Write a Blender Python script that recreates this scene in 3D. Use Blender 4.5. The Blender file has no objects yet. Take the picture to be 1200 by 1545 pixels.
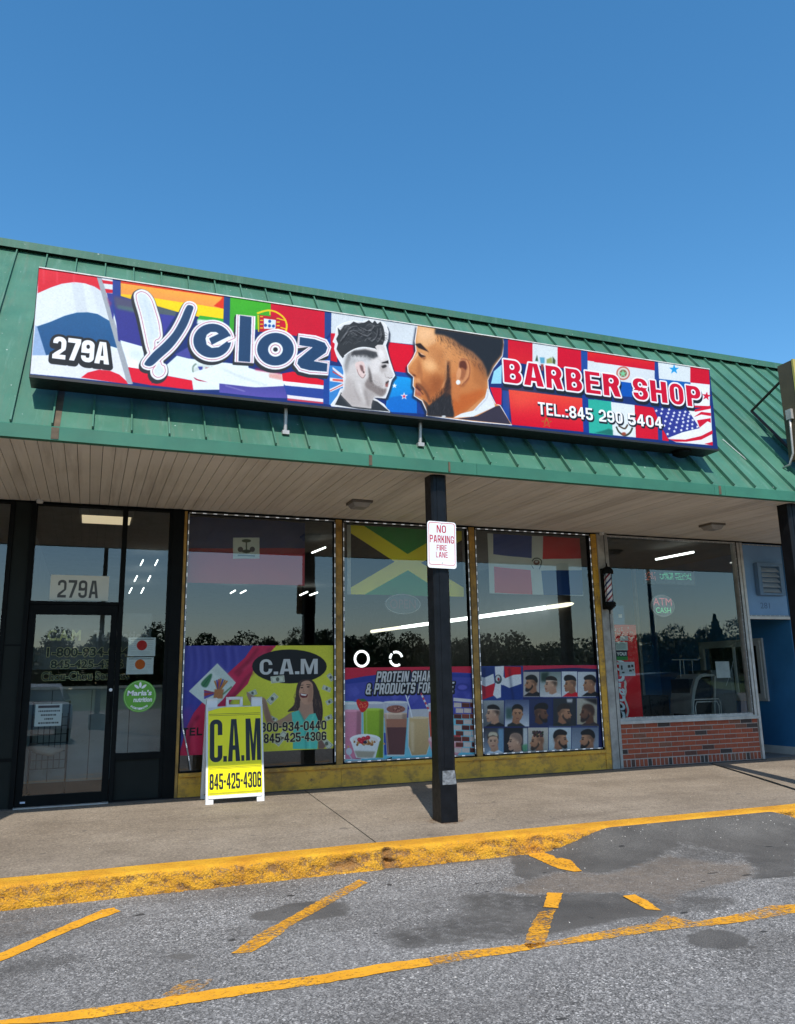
import bpy, bmesh, math, random
import numpy as np
from mathutils import Vector, Matrix
random.seed(7)
RNG = np.random.RandomState(3)
S = bpy.context.scene
COL = S.collection

# ------------------------------------------------------------------ camera
CF = 1199.9
_yaw, _pit, _rol = 0.3682, 0.2111, -0.0188
CAM = np.array([0.0, -8.94, 1.1282])
def _basis():
    cy, sy, cp, sp = math.cos(_yaw), math.sin(_yaw), math.cos(_pit), math.sin(_pit)
    fw = np.array([sy*cp, cy*cp, sp]); rt = np.array([cy, -sy, 0.0]); up = np.cross(rt, fw)
    r = math.cos(_rol)*rt + math.sin(_rol)*up
    u = -math.sin(_rol)*rt + math.cos(_rol)*up
    return r, u, fw
CR, CU, CW = _basis()
cam_d = bpy.data.cameras.new('camera'); cam = bpy.data.objects.new('camera', cam_d); COL.objects.link(cam)
cam_d.sensor_fit = 'HORIZONTAL'; cam_d.sensor_width = 36.0; cam_d.lens = 36.0*CF/1200.0
cam_d.clip_start = 0.05; cam_d.clip_end = 3000
cam.matrix_world = Matrix(((CR[0], CU[0], -CW[0], CAM[0]), (CR[1], CU[1], -CW[1], CAM[1]), (CR[2], CU[2], -CW[2], CAM[2]), (0, 0, 0, 1)))
S.camera = cam
# ------------------------------------------------------------------ light
SUN = Vector((-0.64, -2.24, 3.0)).normalized()
W = bpy.data.worlds.new('World'); S.world = W; W.use_nodes = True
wn = W.node_tree.nodes; wn.clear()
sky = wn.new('ShaderNodeTexSky'); sky.sky_type = 'NISHITA'; sky.sun_disc = False
sky.sun_elevation = math.asin(SUN.z); sky.sun_rotation = math.atan2(SUN.x, SUN.y)
sky.air_density = 1.0; sky.dust_density = 0.5; sky.ozone_density = 1.8; sky.altitude = 60
bg = wn.new('ShaderNodeBackground'); bg.inputs['Strength'].default_value = 0.15
wo = wn.new('ShaderNodeOutputWorld')
hs = wn.new('ShaderNodeHueSaturation'); hs.inputs['Hue'].default_value = 0.493; hs.inputs['Saturation'].default_value = 1.30; hs.inputs['Value'].default_value = 1.28
W.node_tree.links.new(sky.outputs[0], hs.inputs['Color']); W.node_tree.links.new(hs.outputs[0], bg.inputs[0]); W.node_tree.links.new(bg.outputs[0], wo.inputs[0])
sl = bpy.data.lights.new('sun', 'SUN'); sl.energy = 4.7; sl.angle = math.radians(0.53); sl.color = (1.0, 0.95, 0.87)
so = bpy.data.objects.new('sun', sl); COL.objects.link(so)
so.rotation_euler = (-SUN).to_track_quat('-Z', 'Y').to_euler(); so.location = (-5, -12, 20)
S.view_settings.view_transform = 'Standard'; S.view_settings.look = 'None'
S.view_settings.exposure = 0.12; S.view_settings.gamma = 1.0; S.view_settings.use_curve_mapping = False
S.render.engine = 'CYCLES'
S.cycles.max_bounces = 7; S.cycles.diffuse_bounces = 4; S.cycles.glossy_bounces = 4
S.cycles.transparent_max_bounces = 16; S.cycles.caustics_reflective = False; S.cycles.caustics_refractive = False

# ------------------------------------------------------------------ measuring helpers (photo survey -> metres)
def ray(u, v):
    u = np.asarray(u, float); v = np.asarray(v, float)
    a = (u-600.0)/CF; b = -(v-772.5)/CF
    return a[..., None]*CR + b[..., None]*CU + CW
def on(u, v, n, d):
    D = ray(u, v); n = np.asarray(n, float)
    t = (d - n@CAM)/(D@n)
    return CAM + t[..., None]*D
def FY(u, v, y=0.0):
    p = on(u, v, (0, 1, 0), y); return float(p[0]), float(p[2])
def GZ(u, v, z=0.0):
    p = on(u, v, (0, 0, 1), z); return float(p[0]), float(p[1])
SW_S = 0.018
def SWK(u, v):
    p = on(u, v, (0, -SW_S, 1), 0.0); return float(p[0]), float(p[1])

# ------------------------------------------------------------------ node helpers
def newmat(name):
    m = bpy.data.materials.new(name); m.use_nodes = True
    nt = m.node_tree; b = nt.nodes.get('Principled BSDF')
    return m, nt, b
def N(nt, t, **k):
    n = nt.nodes.new(t)
    for a, v in k.items(): setattr(n, a, v)
    return n
def L(nt, a, b): nt.links.new(a, b)
def coords(nt, kind='Object', scale=(1, 1, 1), rot=(0, 0, 0)):
    tc = N(nt, 'ShaderNodeTexCoord'); mp = N(nt, 'ShaderNodeMapping')
    mp.inputs['Scale'].default_value = scale; mp.inputs['Rotation'].default_value = rot
    if kind == 'World':
        g = N(nt, 'ShaderNodeNewGeometry'); L(nt, g.outputs['Position'], mp.inputs[0])
    else:
        L(nt, tc.outputs[kind], mp.inputs[0])
    return mp.outputs[0]
def noise(nt, co, scale, detail=4, rough=0.55, dist=0.0):
    n = N(nt, 'ShaderNodeTexNoise'); n.inputs['Scale'].default_value = scale
    n.inputs['Detail'].default_value = detail; n.inputs['Roughness'].default_value = rough
    n.inputs['Distortion'].default_value = dist
    L(nt, co, n.inputs['Vector']); return n.outputs['Fac']
def ramp(nt, fac, stops, interp='LINEAR'):
    r = N(nt, 'ShaderNodeValToRGB'); r.color_ramp.interpolation = interp
    e = r.color_ramp.elements
    while len(e) < len(stops): e.new(0.5)
    for i, (p, c) in enumerate(stops):
        e[i].position = p
        if not hasattr(c, '__len__'): c = (c, c, c)
        e[i].color = (*c[:3], 1)
    L(nt, fac, r.inputs[0]); return r.outputs[0]
def mix(nt, fac, a, b, mode='MIX'):
    m = N(nt, 'ShaderNodeMix', data_type='RGBA', blend_type=mode)
    if hasattr(fac, 'is_output'): L(nt, fac, m.inputs[0])
    else: m.inputs[0].default_value = fac
    for v, i in ((a, 6), (b, 7)):
        if hasattr(v, 'is_output'): L(nt, v, m.inputs[i])
        else:
            if not hasattr(v, '__len__'): v = (v, v, v)
            m.inputs[i].default_value = (*v[:3], 1)
    return m.outputs[2]
def mth(nt, op, a, b=0.0, clamp=False):
    m = N(nt, 'ShaderNodeMath', operation=op); m.use_clamp = clamp
    for v, i in ((a, 0), (b, 1)):
        if hasattr(v, 'is_output'): L(nt, v, m.inputs[i])
        else: m.inputs[i].default_value = v
    return m.outputs[0]
def bump(nt, b, h, strength=0.3, dist=0.01):
    n = N(nt, 'ShaderNodeBump'); n.inputs['Strength'].default_value = strength; n.inputs['Distance'].default_value = dist
    L(nt, h, n.inputs['Height']); L(nt, n.outputs[0], b.inputs['Normal'])
def plain(name, col, rough=0.5, metal=0.0, var=0.15, vs=6.0, bmp=0.0, bs=60.0, kind='World', spec=None, rnd=0.0):
    """painted or moulded surface with slight procedural unevenness"""
    m, nt, b = newmat(name)
    co = coords(nt, kind)
    f = noise(nt, co, vs, 5, 0.6)
    c = ramp(nt, f, [(0.3, tuple(x*(1-var) for x in col)), (0.7, tuple(min(1, x*(1+var)) for x in col))])
    if rnd:
        oi = N(nt, 'ShaderNodeObjectInfo')
        v = ramp(nt, oi.outputs['Random'], [(0, 1-rnd), (1, 1.0)])
        c = mix(nt, 1.0, c, v, 'MULTIPLY')
    L(nt, c, b.inputs['Base Color'])
    b.inputs['Metallic'].default_value = metal
    rr = ramp(nt, noise(nt, co, vs*3, 4), [(0.3, max(0.03, rough-0.08)), (0.7, min(1, rough+0.1))])
    L(nt, rr, b.inputs['Roughness'])
    if spec is not None: b.inputs['Specular IOR Level'].default_value = spec
    if bmp: bump(nt, b, noise(nt, co, bs, 4), bmp, 0.004)
    return m
def emit(name, col, s):
    m, nt, b = newmat(name)
    b.inputs['Base Color'].default_value = (*col, 1); b.inputs['Emission Color'].default_value = (*col, 1)
    b.inputs['Emission Strength'].default_value = s
    return m

# ------------------------------------------------------------------ mesh helpers
def new_obj(name, me, parent=None, m=None):
    o = bpy.data.objects.new(name, me); COL.objects.link(o)
    if m is not None:
        me.materials.clear()
        for x in (m if isinstance(m, (list, tuple)) else [m]): me.materials.append(x)
    if parent is not None: o.parent = parent
    return o
def obj(name, bm, m=None, parent=None, smooth=False):
    me = bpy.data.meshes.new(name); bm.to_mesh(me); bm.free()
    if smooth:
        for p in me.polygons: p.use_smooth = True
    return new_obj(name, me, parent, m)
def tag(o, label=None, cat=None, group=None, kind=None):
    if label: o['label'] = label
    if cat: o['category'] = cat
    if group: o['group'] = group
    if kind: o['kind'] = kind
    return o
def thing(name, label, cat, loc=(0, 0, 0), group=None, rz=0.0):
    o = bpy.data.objects.new(name, None); COL.objects.link(o); o.empty_display_size = 0.1
    o.location = loc; o.rotation_euler = (0, 0, rz)
    return tag(o, label, cat, group)
def box(bm, x0, x1, y0, y1, z0, z1, mi=0, bev=0.0):
    vs = [bm.verts.new(p) for p in ((x0,y0,z0),(x1,y0,z0),(x1,y1,z0),(x0,y1,z0),(x0,y0,z1),(x1,y0,z1),(x1,y1,z1),(x0,y1,z1))]
    fs = [bm.faces.new([vs[i] for i in q]) for q in ((0,3,2,1),(4,5,6,7),(0,1,5,4),(1,2,6,5),(2,3,7,6),(3,0,4,7))]
    for f in fs: f.material_index = mi
    if bev:
        es = list({e for f in fs for e in f.edges})
        bmesh.ops.bevel(bm, geom=es, offset=bev, segments=2, affect='EDGES', profile=0.7)
    return vs
def BX(name, x0, x1, y0, y1, z0, z1, m, parent=None, bev=0.0):
    bm = bmesh.new(); box(bm, min(x0,x1), max(x0,x1), min(y0,y1), max(y0,y1), min(z0,z1), max(z0,z1), 0, bev)
    return obj(name, bm, m, parent)
def quad(bm, pts, mi=0):
    f = bm.faces.new([bm.verts.new(p) for p in pts]); f.material_index = mi; return f
def tube(bm, pts, r, n=8, cap=True):
    pts = [Vector(p) for p in pts]; rings = []
    for i, p in enumerate(pts):
        d = (pts[min(i+1, len(pts)-1)] - pts[max(i-1, 0)]).normalized()
        a = d.orthogonal().normalized() if i == 0 else (rings_a - rings_a.dot(d)*d).normalized()
        rings_a = a; b2 = d.cross(a)
        rr = r[i] if hasattr(r, '__len__') else r
        rings.append([bm.verts.new(p + rr*(math.cos(t)*a + math.sin(t)*b2)) for t in [2*math.pi*k/n for k in range(n)]])
    for i in range(len(rings)-1):
        for k in range(n):
            bm.faces.new((rings[i][k], rings[i][(k+1) % n], rings[i+1][(k+1) % n], rings[i+1][k]))
    if cap:
        bm.faces.new(rings[0][::-1]); bm.faces.new(rings[-1])
def lathe(bm, prof, cx, cy, n=20):
    rings = [[bm.verts.new((cx+r*math.cos(2*math.pi*k/n), cy+r*math.sin(2*math.pi*k/n), z)) for k in range(n)] for r, z in prof]
    for i in range(len(rings)-1):
        for k in range(n):
            bm.faces.new((rings[i][k], rings[i][(k+1) % n], rings[i+1][(k+1) % n], rings[i+1][k]))
    bm.faces.new(rings[0][::-1]); bm.faces.new(rings[-1])
def prism(bm, pts, axis, a, b, mi=0):
    """extrude 2-D outline along axis; pts are (x,z) for axis y, (y,z) for axis x, (x,y) for axis z"""
    def P(p, t): return {'x': (t, p[0], p[1]), 'y': (p[0], t, p[1]), 'z': (p[0], p[1], t)}[axis]
    A = [bm.verts.new(P(p, a)) for p in pts]; B = [bm.verts.new(P(p, b)) for p in pts]
    n = len(pts); fs = []
    for i in range(n): fs.append(bm.faces.new((A[i], A[(i+1) % n], B[(i+1) % n], B[i])))
    fs.append(bm.faces.new(A[::-1])); fs.append(bm.faces.new(B))
    for f in fs: f.material_index = mi
    bmesh.ops.recalc_face_normals(bm, faces=fs)
def frame_bm(x0, x1, z0, z1, w, y0, y1):
    """four-sided frame: outer opening x0..x1,z0..z1, bar width w, butt jointed"""
    bm = bmesh.new(); wl, wr, wb, wt = (w if hasattr(w, '__len__') else (w,)*4)
    box(bm, x0, x0+wl, y0, y1, z0, z1); box(bm, x1-wr, x1, y0, y1, z0, z1)
    box(bm, x0+wl, x1-wr, y0, y1, z0, z0+wb); box(bm, x0+wl, x1-wr, y0, y1, z1-wt, z1)
    return bm

# ------------------------------------------------------------------ lettering
def text_mesh(s, bold=0.0, shear=0.0):
    cu = bpy.data.curves.new('lettering', 'FONT'); cu.body = s; cu.size = 1.0; cu.offset = bold; cu.shear = shear
    cu.resolution_u = 4; cu.space_line = 1.0; cu.fill_mode = 'FRONT'
    o = bpy.data.objects.new('tmp', cu); COL.objects.link(o)
    dg = bpy.context.evaluated_depsgraph_get(); dg.update()
    me = bpy.data.meshes.new_from_object(o.evaluated_get(dg))
    bpy.data.objects.remove(o); bpy.data.curves.remove(cu)
    return me
def row(boxes, z0, z1, y, m, **k):
    """each letter fitted to its own width, as sign writers cut them"""
    out = []
    for ch, a, b_ in boxes:
        if ch == '.': out += text(ch, a, b_, z0, z0+(b_-a)*1.0, y, m, None, **k)
        elif ch == '-': out += text(ch, a, b_, (z0+z1)/2-(z1-z0)*0.07, (z0+z1)/2+(z1-z0)*0.07, y, m, None, **k)
        else: out += text(ch, a, b_, z0, z1, y, m, None, **k)
    return out
def text(s, x0, x1, z0, z1, y, m, parent, bold=0.02, shear=0.0, outline=None, om=None, dy=0.001, name='lettering', xf=None, tilt=0.0, shadow=None):
    """lettering fitted to a box on a wall facing -y; outline = extra boldness drawn behind in om"""
    base = text_mesh(s, bold, shear)
    v = np.array([p.co[:] for p in base.vertices])
    mn = v.min(0); mx = v.max(0)
    sx = (x1-x0)/(mx[0]-mn[0]); sz = (z1-z0)/(mx[1]-mn[1])
    def place(me, yy, ox=0.0, oz=0.0):
        for p in me.vertices:
            X = x0 + (p.co.x-mn[0])*sx + ox; Z = z0 + (p.co.y-mn[1])*sz + oz + tilt*(X-x0)
            q = (X, yy, Z)
            if xf: q = xf(q)
            p.co = q
        me.update()
    out = []
    place(base, y-dy); out.append(new_obj(name, base, parent, m))
    if outline:
        o2 = text_mesh(s, bold+outline, shear); place(o2, y-dy*0.55); out.append(new_obj(name+'_outline', o2, parent, om))
    if shadow:
        o3 = text_mesh(s, bold+(outline or 0)+shadow[2], shear); place(o3, y-dy*0.3, shadow[0], shadow[1]); out.append(new_obj(name+'_shadow', o3, parent, shadow[3]))
    return out

# ------------------------------------------------------------------ print painting (flat printed pictures)
class Canvas:
    def __init__(s, x0, x1, z0, z1, ppm, bgc=(255, 255, 255), y=0.0):
        s.x0, s.x1, s.z0, s.z1, s.y, s.ppm = x0, x1, z0, z1, y, ppm
        s.w = int(round((x1-x0)*ppm)); s.h = int(round((z1-z0)*ppm))
        s.a = np.zeros((s.h, s.w, 3), np.float32); s.a[:] = bgc
        s.mode(0, 0, 1)
    def mode(s, ox, oy, sc): s.o = (ox, oy, sc); s.loc = None; return s
    def local(s, cx, cy, sc, flip=1, ): s.loc = (cx, cy, sc, flip); return s
    def T(s, pts):
        p = np.asarray(pts, float).reshape(-1, 2)
        if s.loc:
            cx, cy, sc, fl = s.loc; p = np.stack([cx + fl*sc*p[:, 0], cy + sc*p[:, 1]], 1)
        u = s.o[0] + p[:, 0]/s.o[2]; v = s.o[1] + p[:, 1]/s.o[2]
        q = on(u, v, (0, 1, 0), s.y)
        return np.stack([(q[:, 0]-s.x0)*s.ppm, (s.z1-q[:, 2])*s.ppm], 1)
    def ksz(s):
        a = s.T([(0, 0), (1, 0)]) if s.loc is None else s.T([(0, 0), (1, 0)])
        return max(0.01, float(np.hypot(*(a[1]-a[0]))))
    def _mask(s, P, blur):
        m = int(3*blur)+2; SS = 3
        bx0 = max(0, int(P[:, 0].min())-m); bx1 = min(s.w, int(P[:, 0].max())+m+2)
        by0 = max(0, int(P[:, 1].min())-m); by1 = min(s.h, int(P[:, 1].max())+m+2)
        if bx1 <= bx0 or by1 <= by0: return None
        Wd = (bx1-bx0)*SS; Hd = (by1-by0)*SS
        tg = np.zeros((Hd, Wd+1), np.int32)
        Q = (P-[bx0, by0])*SS
        n = len(Q)
        for i in range(n):
            xa, ya = Q[i]; xb, yb = Q[(i+1) % n]
            if ya == yb: continue
            if ya > yb: xa, ya, xb, yb = xb, yb, xa, ya
            r0 = max(0, int(math.ceil(ya-0.5))); r1 = min(Hd-1, int(math.ceil(yb-0.5))-1)
            if r1 < r0: continue
            rows = np.arange(r0, r1+1); xc = xa + (rows+0.5-ya)*(xb-xa)/(yb-ya)
            ci = np.clip(np.ceil(xc-0.5).astype(int), 0, Wd)
            np.add.at(tg, (rows, ci), 1)
        M = (np.cumsum(tg, 1)[:, :Wd] & 1).astype(np.float32)
        M = M.reshape(by1-by0, SS, bx1-bx0, SS).mean((1, 3))
        if blur > 0.3:
            r = int(math.ceil(2.5*blur)); k = np.exp(-0.5*(np.arange(-r, r+1)/blur)**2); k /= k.sum()
            for ax in (0, 1):
                pad = [(0, 0), (0, 0)]; pad[ax] = (r, r); Z = np.pad(M, pad); O = np.zeros_like(M)
                for j, kk in enumerate(k):
                    O += kk*(Z[j:j+M.shape[0], :] if ax == 0 else Z[:, j:j+M.shape[1]])
                M = O
        return M, bx0, bx1, by0, by1
    def poly(s, pts, col, a=1.0, blur=0.0, sm=False, col2=None, raw=False, tex=0.0):
        """blur is in drawing units; col2 makes a top-to-bottom gradient of the printed ink"""
        p = np.asarray(pts, float)
        if sm: p = smooth(p)
        P = p if raw else s.T(p)
        r = s._mask(P, blur*s.ksz() if not raw else blur)
        if r is None: return s
        M, x0, x1, y0, y1 = r; M = (M*a)[..., None]
        c = np.array(col, np.float32)
        if col2 is not None:
            t = np.clip((np.arange(y0, y1)-P[:, 1].min())/max(1, np.ptp(P[:, 1])), 0, 1)[:, None, None]
            c = c*(1-t)+np.array(col2, np.float32)*t
        if tex:
            c = c*(1+tex*RNG.randn(y1-y0, x1-x0, 1).astype(np.float32))
        s.a[y0:y1, x0:x1] = s.a[y0:y1, x0:x1]*(1-M) + c*M
        return s
    def ell(s, cx, cy, rx, ry, col, a=1.0, blur=0.0, rot=0.0, col2=None):
        t = np.linspace(0, 2*math.pi, 32, endpoint=False); c, d = math.cos(rot), math.sin(rot)
        X = rx*np.cos(t); Y = ry*np.sin(t)
        return s.poly(np.stack([cx+X*c-Y*d, cy+X*d+Y*c], 1), col, a, blur, col2=col2)
    def line(s, pts, w, col, a=1.0, blur=0.0, sm=False, closed=False):
        p = np.asarray(pts, float)
        if sm: p = smooth(p, closed)
        if closed: p = np.vstack([p, p[:1]])
        P = s.T(p); hw = w*0.5*s.ksz()
        d = np.gradient(P, axis=0); d /= (np.hypot(d[:, 0], d[:, 1])[:, None]+1e-9); n = np.stack([-d[:, 1], d[:, 0]], 1)*hw
        k = 6
        for i in range(0, len(P)-1, k):
            j = min(len(P), i+k+1); s.poly(np.vstack([P[i:j]+n[i:j], (P[i:j]-n[i:j])[::-1]]), col, a, blur*s.ksz(), raw=True)
        return s
    def rect(s, x0, y0, x1, y1, col, **k): return s.poly([(x0, y0), (x1, y0), (x1, y1), (x0, y1)], col, **k)
    def star(s, cx, cy, r, col, rot=0.0, inner=0.4, n=5, **k):
        P = []
        for i in range(2*n):
            q = r if i % 2 == 0 else r*inner; t = rot - math.pi/2 + math.pi*i/n
            P.append((cx+q*math.cos(t), cy+q*math.sin(t)))
        return s.poly(P, col, **k)
    def sheet(s, name, parent, rough=0.35, y=None, thick=0.003, coat=0.0, wave=None, xf=None, spec=0.35, bmp=0.0, tint=1.0):
        im = bpy.data.images.new(name, s.w, s.h)
        px = np.ones((s.h, s.w, 4), np.float32); px[..., :3] = np.clip(s.a[::-1]/255.0, 0, 1)
        im.pixels.foreach_set(px.ravel()); im.pack()
        m, nt, b = newmat(name+'_print')
        t = N(nt, 'ShaderNodeTexImage'); t.image = im; t.extension = 'EXTEND'
        uv = N(nt, 'ShaderNodeUVMap'); uv.uv_map = 'UVMap'; L(nt, uv.outputs[0], t.inputs[0])
        co = coords(nt, 'World')
        g = ramp(nt, noise(nt, co, 3.0, 5), [(0.3, tint*0.92), (0.7, tint)])
        c = mix(nt, 1.0, t.outputs[0], g, 'MULTIPLY')
        L(nt, c, b.inputs['Base Color']); b.inputs['Roughness'].default_value = rough; b.inputs['Specular IOR Level'].default_value = spec
        if bmp: bump(nt, b, noise(nt, coords(nt, 'World', (1, 1, 0.35)), 4.5, 3), bmp, 0.03)
        if coat: b.inputs['Coat Weight'].default_value = coat
        y = s.y if y is None else y
        bm = bmesh.new(); uvl = bm.loops.layers.uv.new('UVMap')
        nx, nz = (1, 1) if wave is None else (48, 24)
        grid = [[None]*(nx+1) for _ in range(nz+1)]
        for side in (0, 1):
            for j in range(nz+1):
                for i in range(nx+1):
                    X = s.x0+(s.x1-s.x0)*i/nx; Z = s.z0+(s.z1-s.z0)*j/nz
                    Y = y + side*thick + (wave(X, Z) if wave else 0)
                    grid[j][i] = bm.verts.new((X, Y, Z))
            for j in range(nz):
                for i in range(nx):
                    q = [grid[j][i], grid[j][i+1], grid[j+1][i+1], grid[j+1][i]]
                    if side: q = q[::-1]
                    f = bm.faces.new(q)
                    for l in f.loops:
                        l[uvl].uv = ((l.vert.co.x-s.x0)/(s.x1-s.x0), (l.vert.co.z-s.z0)/(s.z1-s.z0))
        if xf:
            for v in bm.verts: v.co = xf(v.co)
        return obj(name, bm, m, parent, smooth=wave is not None)
def smooth(p, closed=True, k=5):
    p = np.asarray(p, float); n = len(p); out = []
    rng = range(n) if closed else range(n-1)
    for i in rng:
        if closed: a, b, c, d = p[i-1], p[i], p[(i+1) % n], p[(i+2) % n]
        else: a, b, c, d = p[max(i-1, 0)], p[i], p[i+1], p[min(i+2, n-1)]
        for t in np.arange(k)/k:
            out.append(0.5*((2*b)+(c-a)*t+(2*a-5*b+4*c-d)*t*t+(3*b-a-3*c+d)*t**3))
    if not closed: out.append(p[-1])
    return np.array(out)
# ------------------------------------------------------------------ heavy condensed sign-writer's alphabet
def rrc(x0, y0, x1, y1, r, ar=1.0, n=7):
    rx = min(r, (x1-x0)/2); ry = min(r*ar, (y1-y0)/2); P = []
    for cx, cy, a0 in ((x1-rx, y0+ry, -90), (x1-rx, y1-ry, 0), (x0+rx, y1-ry, 90), (x0+rx, y0+ry, 180)):
        for i in range(n+1):
            a = math.radians(a0+90*i/n); P.append((cx+rx*math.cos(a), cy+ry*math.sin(a)))
    return P
def rc(x0, y0, x1, y1): return [(x0, y0), (x1, y0), (x1, y1), (x0, y1)]
def glyph(ch, s, t, ar):
    """additive / cutting shapes of one character in a unit box, y down; s stem width, t bar height"""
    h = t/2; R = 0.46; e = 0.02
    def hole(x0, y0, x1, y1): return ('-', rrc(x0, y0, x1, y1, max(0.05, (x1-x0)*0.42), ar))
    A = []
    if ch in 'O0': A = [('+', rrc(0,0,1,1,R,ar)), hole(s,t,1-s,1-t)]
    elif ch in 'CG':
        A = [('+', rrc(0,0,1,1,R,ar)), hole(s,t,1-s,1-t), ('-', rc(1-s-e,0.37,1+e,0.62 if ch == 'C' else 0.5))]
        if ch == 'G': A += [('+', rc(0.52,0.5,1,0.5+t)), ('+', rc(1-s,0.5,1,0.95))]
    elif ch == 'A': A = [('+', [(0,1),(0.28,0),(0.72,0),(1,1)]), ('-', [(s*0.98,1+e),(0.5,0.12),(1-s*0.98,1+e)]), ('+', [(0.20,0.63),(0.80,0.63),(0.84,0.63+t),(0.16,0.63+t)])]
    elif ch == 'B': A = [('+', rc(0,0,0.55,1)), ('+', rrc(0.1,0,0.95,0.5+h*0.6,0.34,ar)), ('+', rrc(0.1,0.5-h*0.6,1,1,0.36,ar)), ('-', rrc(s,t,0.95-s,0.5-h,0.14,ar)), ('-', rrc(s,0.5+h,1-s,1-t,0.15,ar))]
    elif ch == 'D': A = [('+', rc(0,0,0.55,1)), ('+', rrc(0.1,0,1,1,R,ar)), hole(s,t,1-s,1-t), ('+', rc(0,0,s,1))]
    elif ch == 'E': A = [('+', rc(0,0,s,1)), ('+', rc(0,0,1,t)), ('+', rc(0,0.49-h,0.9,0.49+h)), ('+', rc(0,1-t,1,1))]
    elif ch == 'F': A = [('+', rc(0,0,s,1)), ('+', rc(0,0,1,t)), ('+', rc(0,0.49-h,0.88,0.49+h))]
    elif ch == 'H': A = [('+', rc(0,0,s,1)), ('+', rc(1-s,0,1,1)), ('+', rc(0,0.49-h,1,0.49+h))]
    elif ch == 'I': A = [('+', rc(0.0,0,1,1))]
    elif ch == 'K': A = [('+', rc(0,0,s,1)), ('+', [(1-s*1.15,0),(1,0),(s+0.16,0.60),(s-e,0.62),(s-e,0.46)]), ('+', [(0.38,0.42),(0.66,0.30),(1,1),(1-s*1.15,1)])]
    elif ch == 'L': A = [('+', rc(0,0,s,1)), ('+', rc(0,1-t,1,1))]
    elif ch == 'M': q = s*0.72; A = [('+', rc(0,0,q,1)), ('+', rc(1-q,0,1,1)), ('+', [(0,0),(q*1.25,0),(0.5,0.62),(1-q*1.25,0),(1,0),(0.60,1),(0.40,1)]), ('-', [(q,0.28),(q,1+e),(0.40,1+e)]), ('-', [(1-q,0.28),(1-q,1+e),(0.60,1+e)])]
    elif ch == 'N': A = [('+', rc(0,0,s*0.9,1)), ('+', rc(1-s*0.9,0,1,1)), ('+', [(0,0),(s*1.1,0),(1,1),(1-s*1.1,1)])]
    elif ch == 'P': A = [('+', rc(0,0,s,1)), ('+', rc(0,0,0.5,0.6)), ('+', rrc(0.1,0,1,0.60,0.38,ar)), ('-', rrc(s,t,1-s,0.60-t,0.16,ar)), ('-', rc(s,0.60,1+e,1+e))]
    elif ch == 'R': A = [('+', rc(0,0,s,1)), ('+', rc(0,0,0.5,0.58)), ('+', rrc(0.1,0,0.98,0.58,0.38,ar)), ('-', rrc(s,t,0.98-s,0.58-t,0.16,ar)), ('-', rc(s,0.58,1+e,1+e)), ('+', [(0.40,0.52),(0.84,0.48),(1.02,1),(1.02-s*1.08,1)])]
    elif ch == 'S': A = [('+', rrc(0,0,1,0.5+h,0.42,ar)), ('-', rrc(s,t,1-s,0.5-h,0.2,ar)), ('-', rc(1-s-e,0.31,1+e,0.5-h)), ('+', rrc(0,0.5-h,1,1,0.42,ar)), ('-', rrc(s,0.5+h,1-s,1-t,0.2,ar)), ('-', rc(-e,0.5+h,s+e,0.69))]
    elif ch == 'T': A = [('+', rc(0,0,1,t)), ('+', rc(0.5-s/2,0,0.5+s/2,1))]
    elif ch == 'U': A = [('+', rrc(0,0,1,1,R,ar)), ('+', rc(0,0,1,0.5)), ('-', rc(s,-e,1-s,0.6)), hole(s,0.3,1-s,1-t)]
    elif ch == 'V': A = [('+', [(0,0),(s,0),(0.5,0.72),(1-s,0),(1,0),(0.70,1),(0.30,1)])]
    elif ch == 'Y': A = [('+', [(0,0),(s,0),(0.5,0.42),(1-s,0),(1,0),(0.5+s/2,0.62),(0.5+s/2,1),(0.5-s/2,1),(0.5-s/2,0.62)])]
    elif ch == '1': A = [('+', rc(0.38,0,1,1)), ('+', [(0,0.16),(0.5,0),(0.5,0.24),(0,0.30)])]
    elif ch == '2': A = [('+', rrc(0,0,1,0.66,R,ar)), ('-', rrc(s,t,1-s,0.9,0.2,ar)), ('-', rc(-e,0.31,s+e,0.7)), ('-', rc(-e,0.44,1+e,1)), ('+', [(1-s,0.43),(1,0.43),(0.97,0.56),(s*1.1,0.86),(s*1.1,1),(0,1),(0,0.84),(0.14,0.74),(1-s,0.52)]), ('+', rc(0,1-t,1,1))]
    elif ch == '3': A = [('+', rrc(0,0,1,0.54,0.42,ar)), ('+', rrc(0,0.46,1,1,0.42,ar)), ('-', rrc(s,t,1-s,0.5-h,0.2,ar)), ('-', rrc(s,0.5+h,1-s,1-t,0.2,ar)), ('-', rc(-e,0.30,s+e,0.69)), ('+', rc(0.34,0.5-h,0.8,0.5+h))]
    elif ch == '4': A = [('+', rc(0.50,0,0.50+s,1)), ('+', [(0,0.62+t),(0,0.60),(0.50,0),(0.60,0),(0.55,0.24),(0.27,0.62),(0.27,0.62+t)]), ('+', rc(0,0.62,1,0.62+t))]
    elif ch == '5': A = [('+', rrc(0,0.37,1,1,0.42,ar)), ('-', rrc(s,0.37+t,1-s,1-t,0.2,ar)), ('-', rc(-e,0.53,s+e,0.70)), ('+', rc(0,0,s,0.53)), ('+', rc(0,0,0.95,t)), ('-', rc(s,t,1,0.37))]
    elif ch in '69':
        A = [('+', rrc(0,0,1,1,R,ar)), hole(s,t,1-s,1-t), ('-', rc(1-s-e,0.29,1+e,0.41)), ('+', rrc(s*0.6,0.41,1,0.80,0.3,ar)), ('-', rrc(s,0.41+t,1-s,1-t,0.2,ar))]
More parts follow.
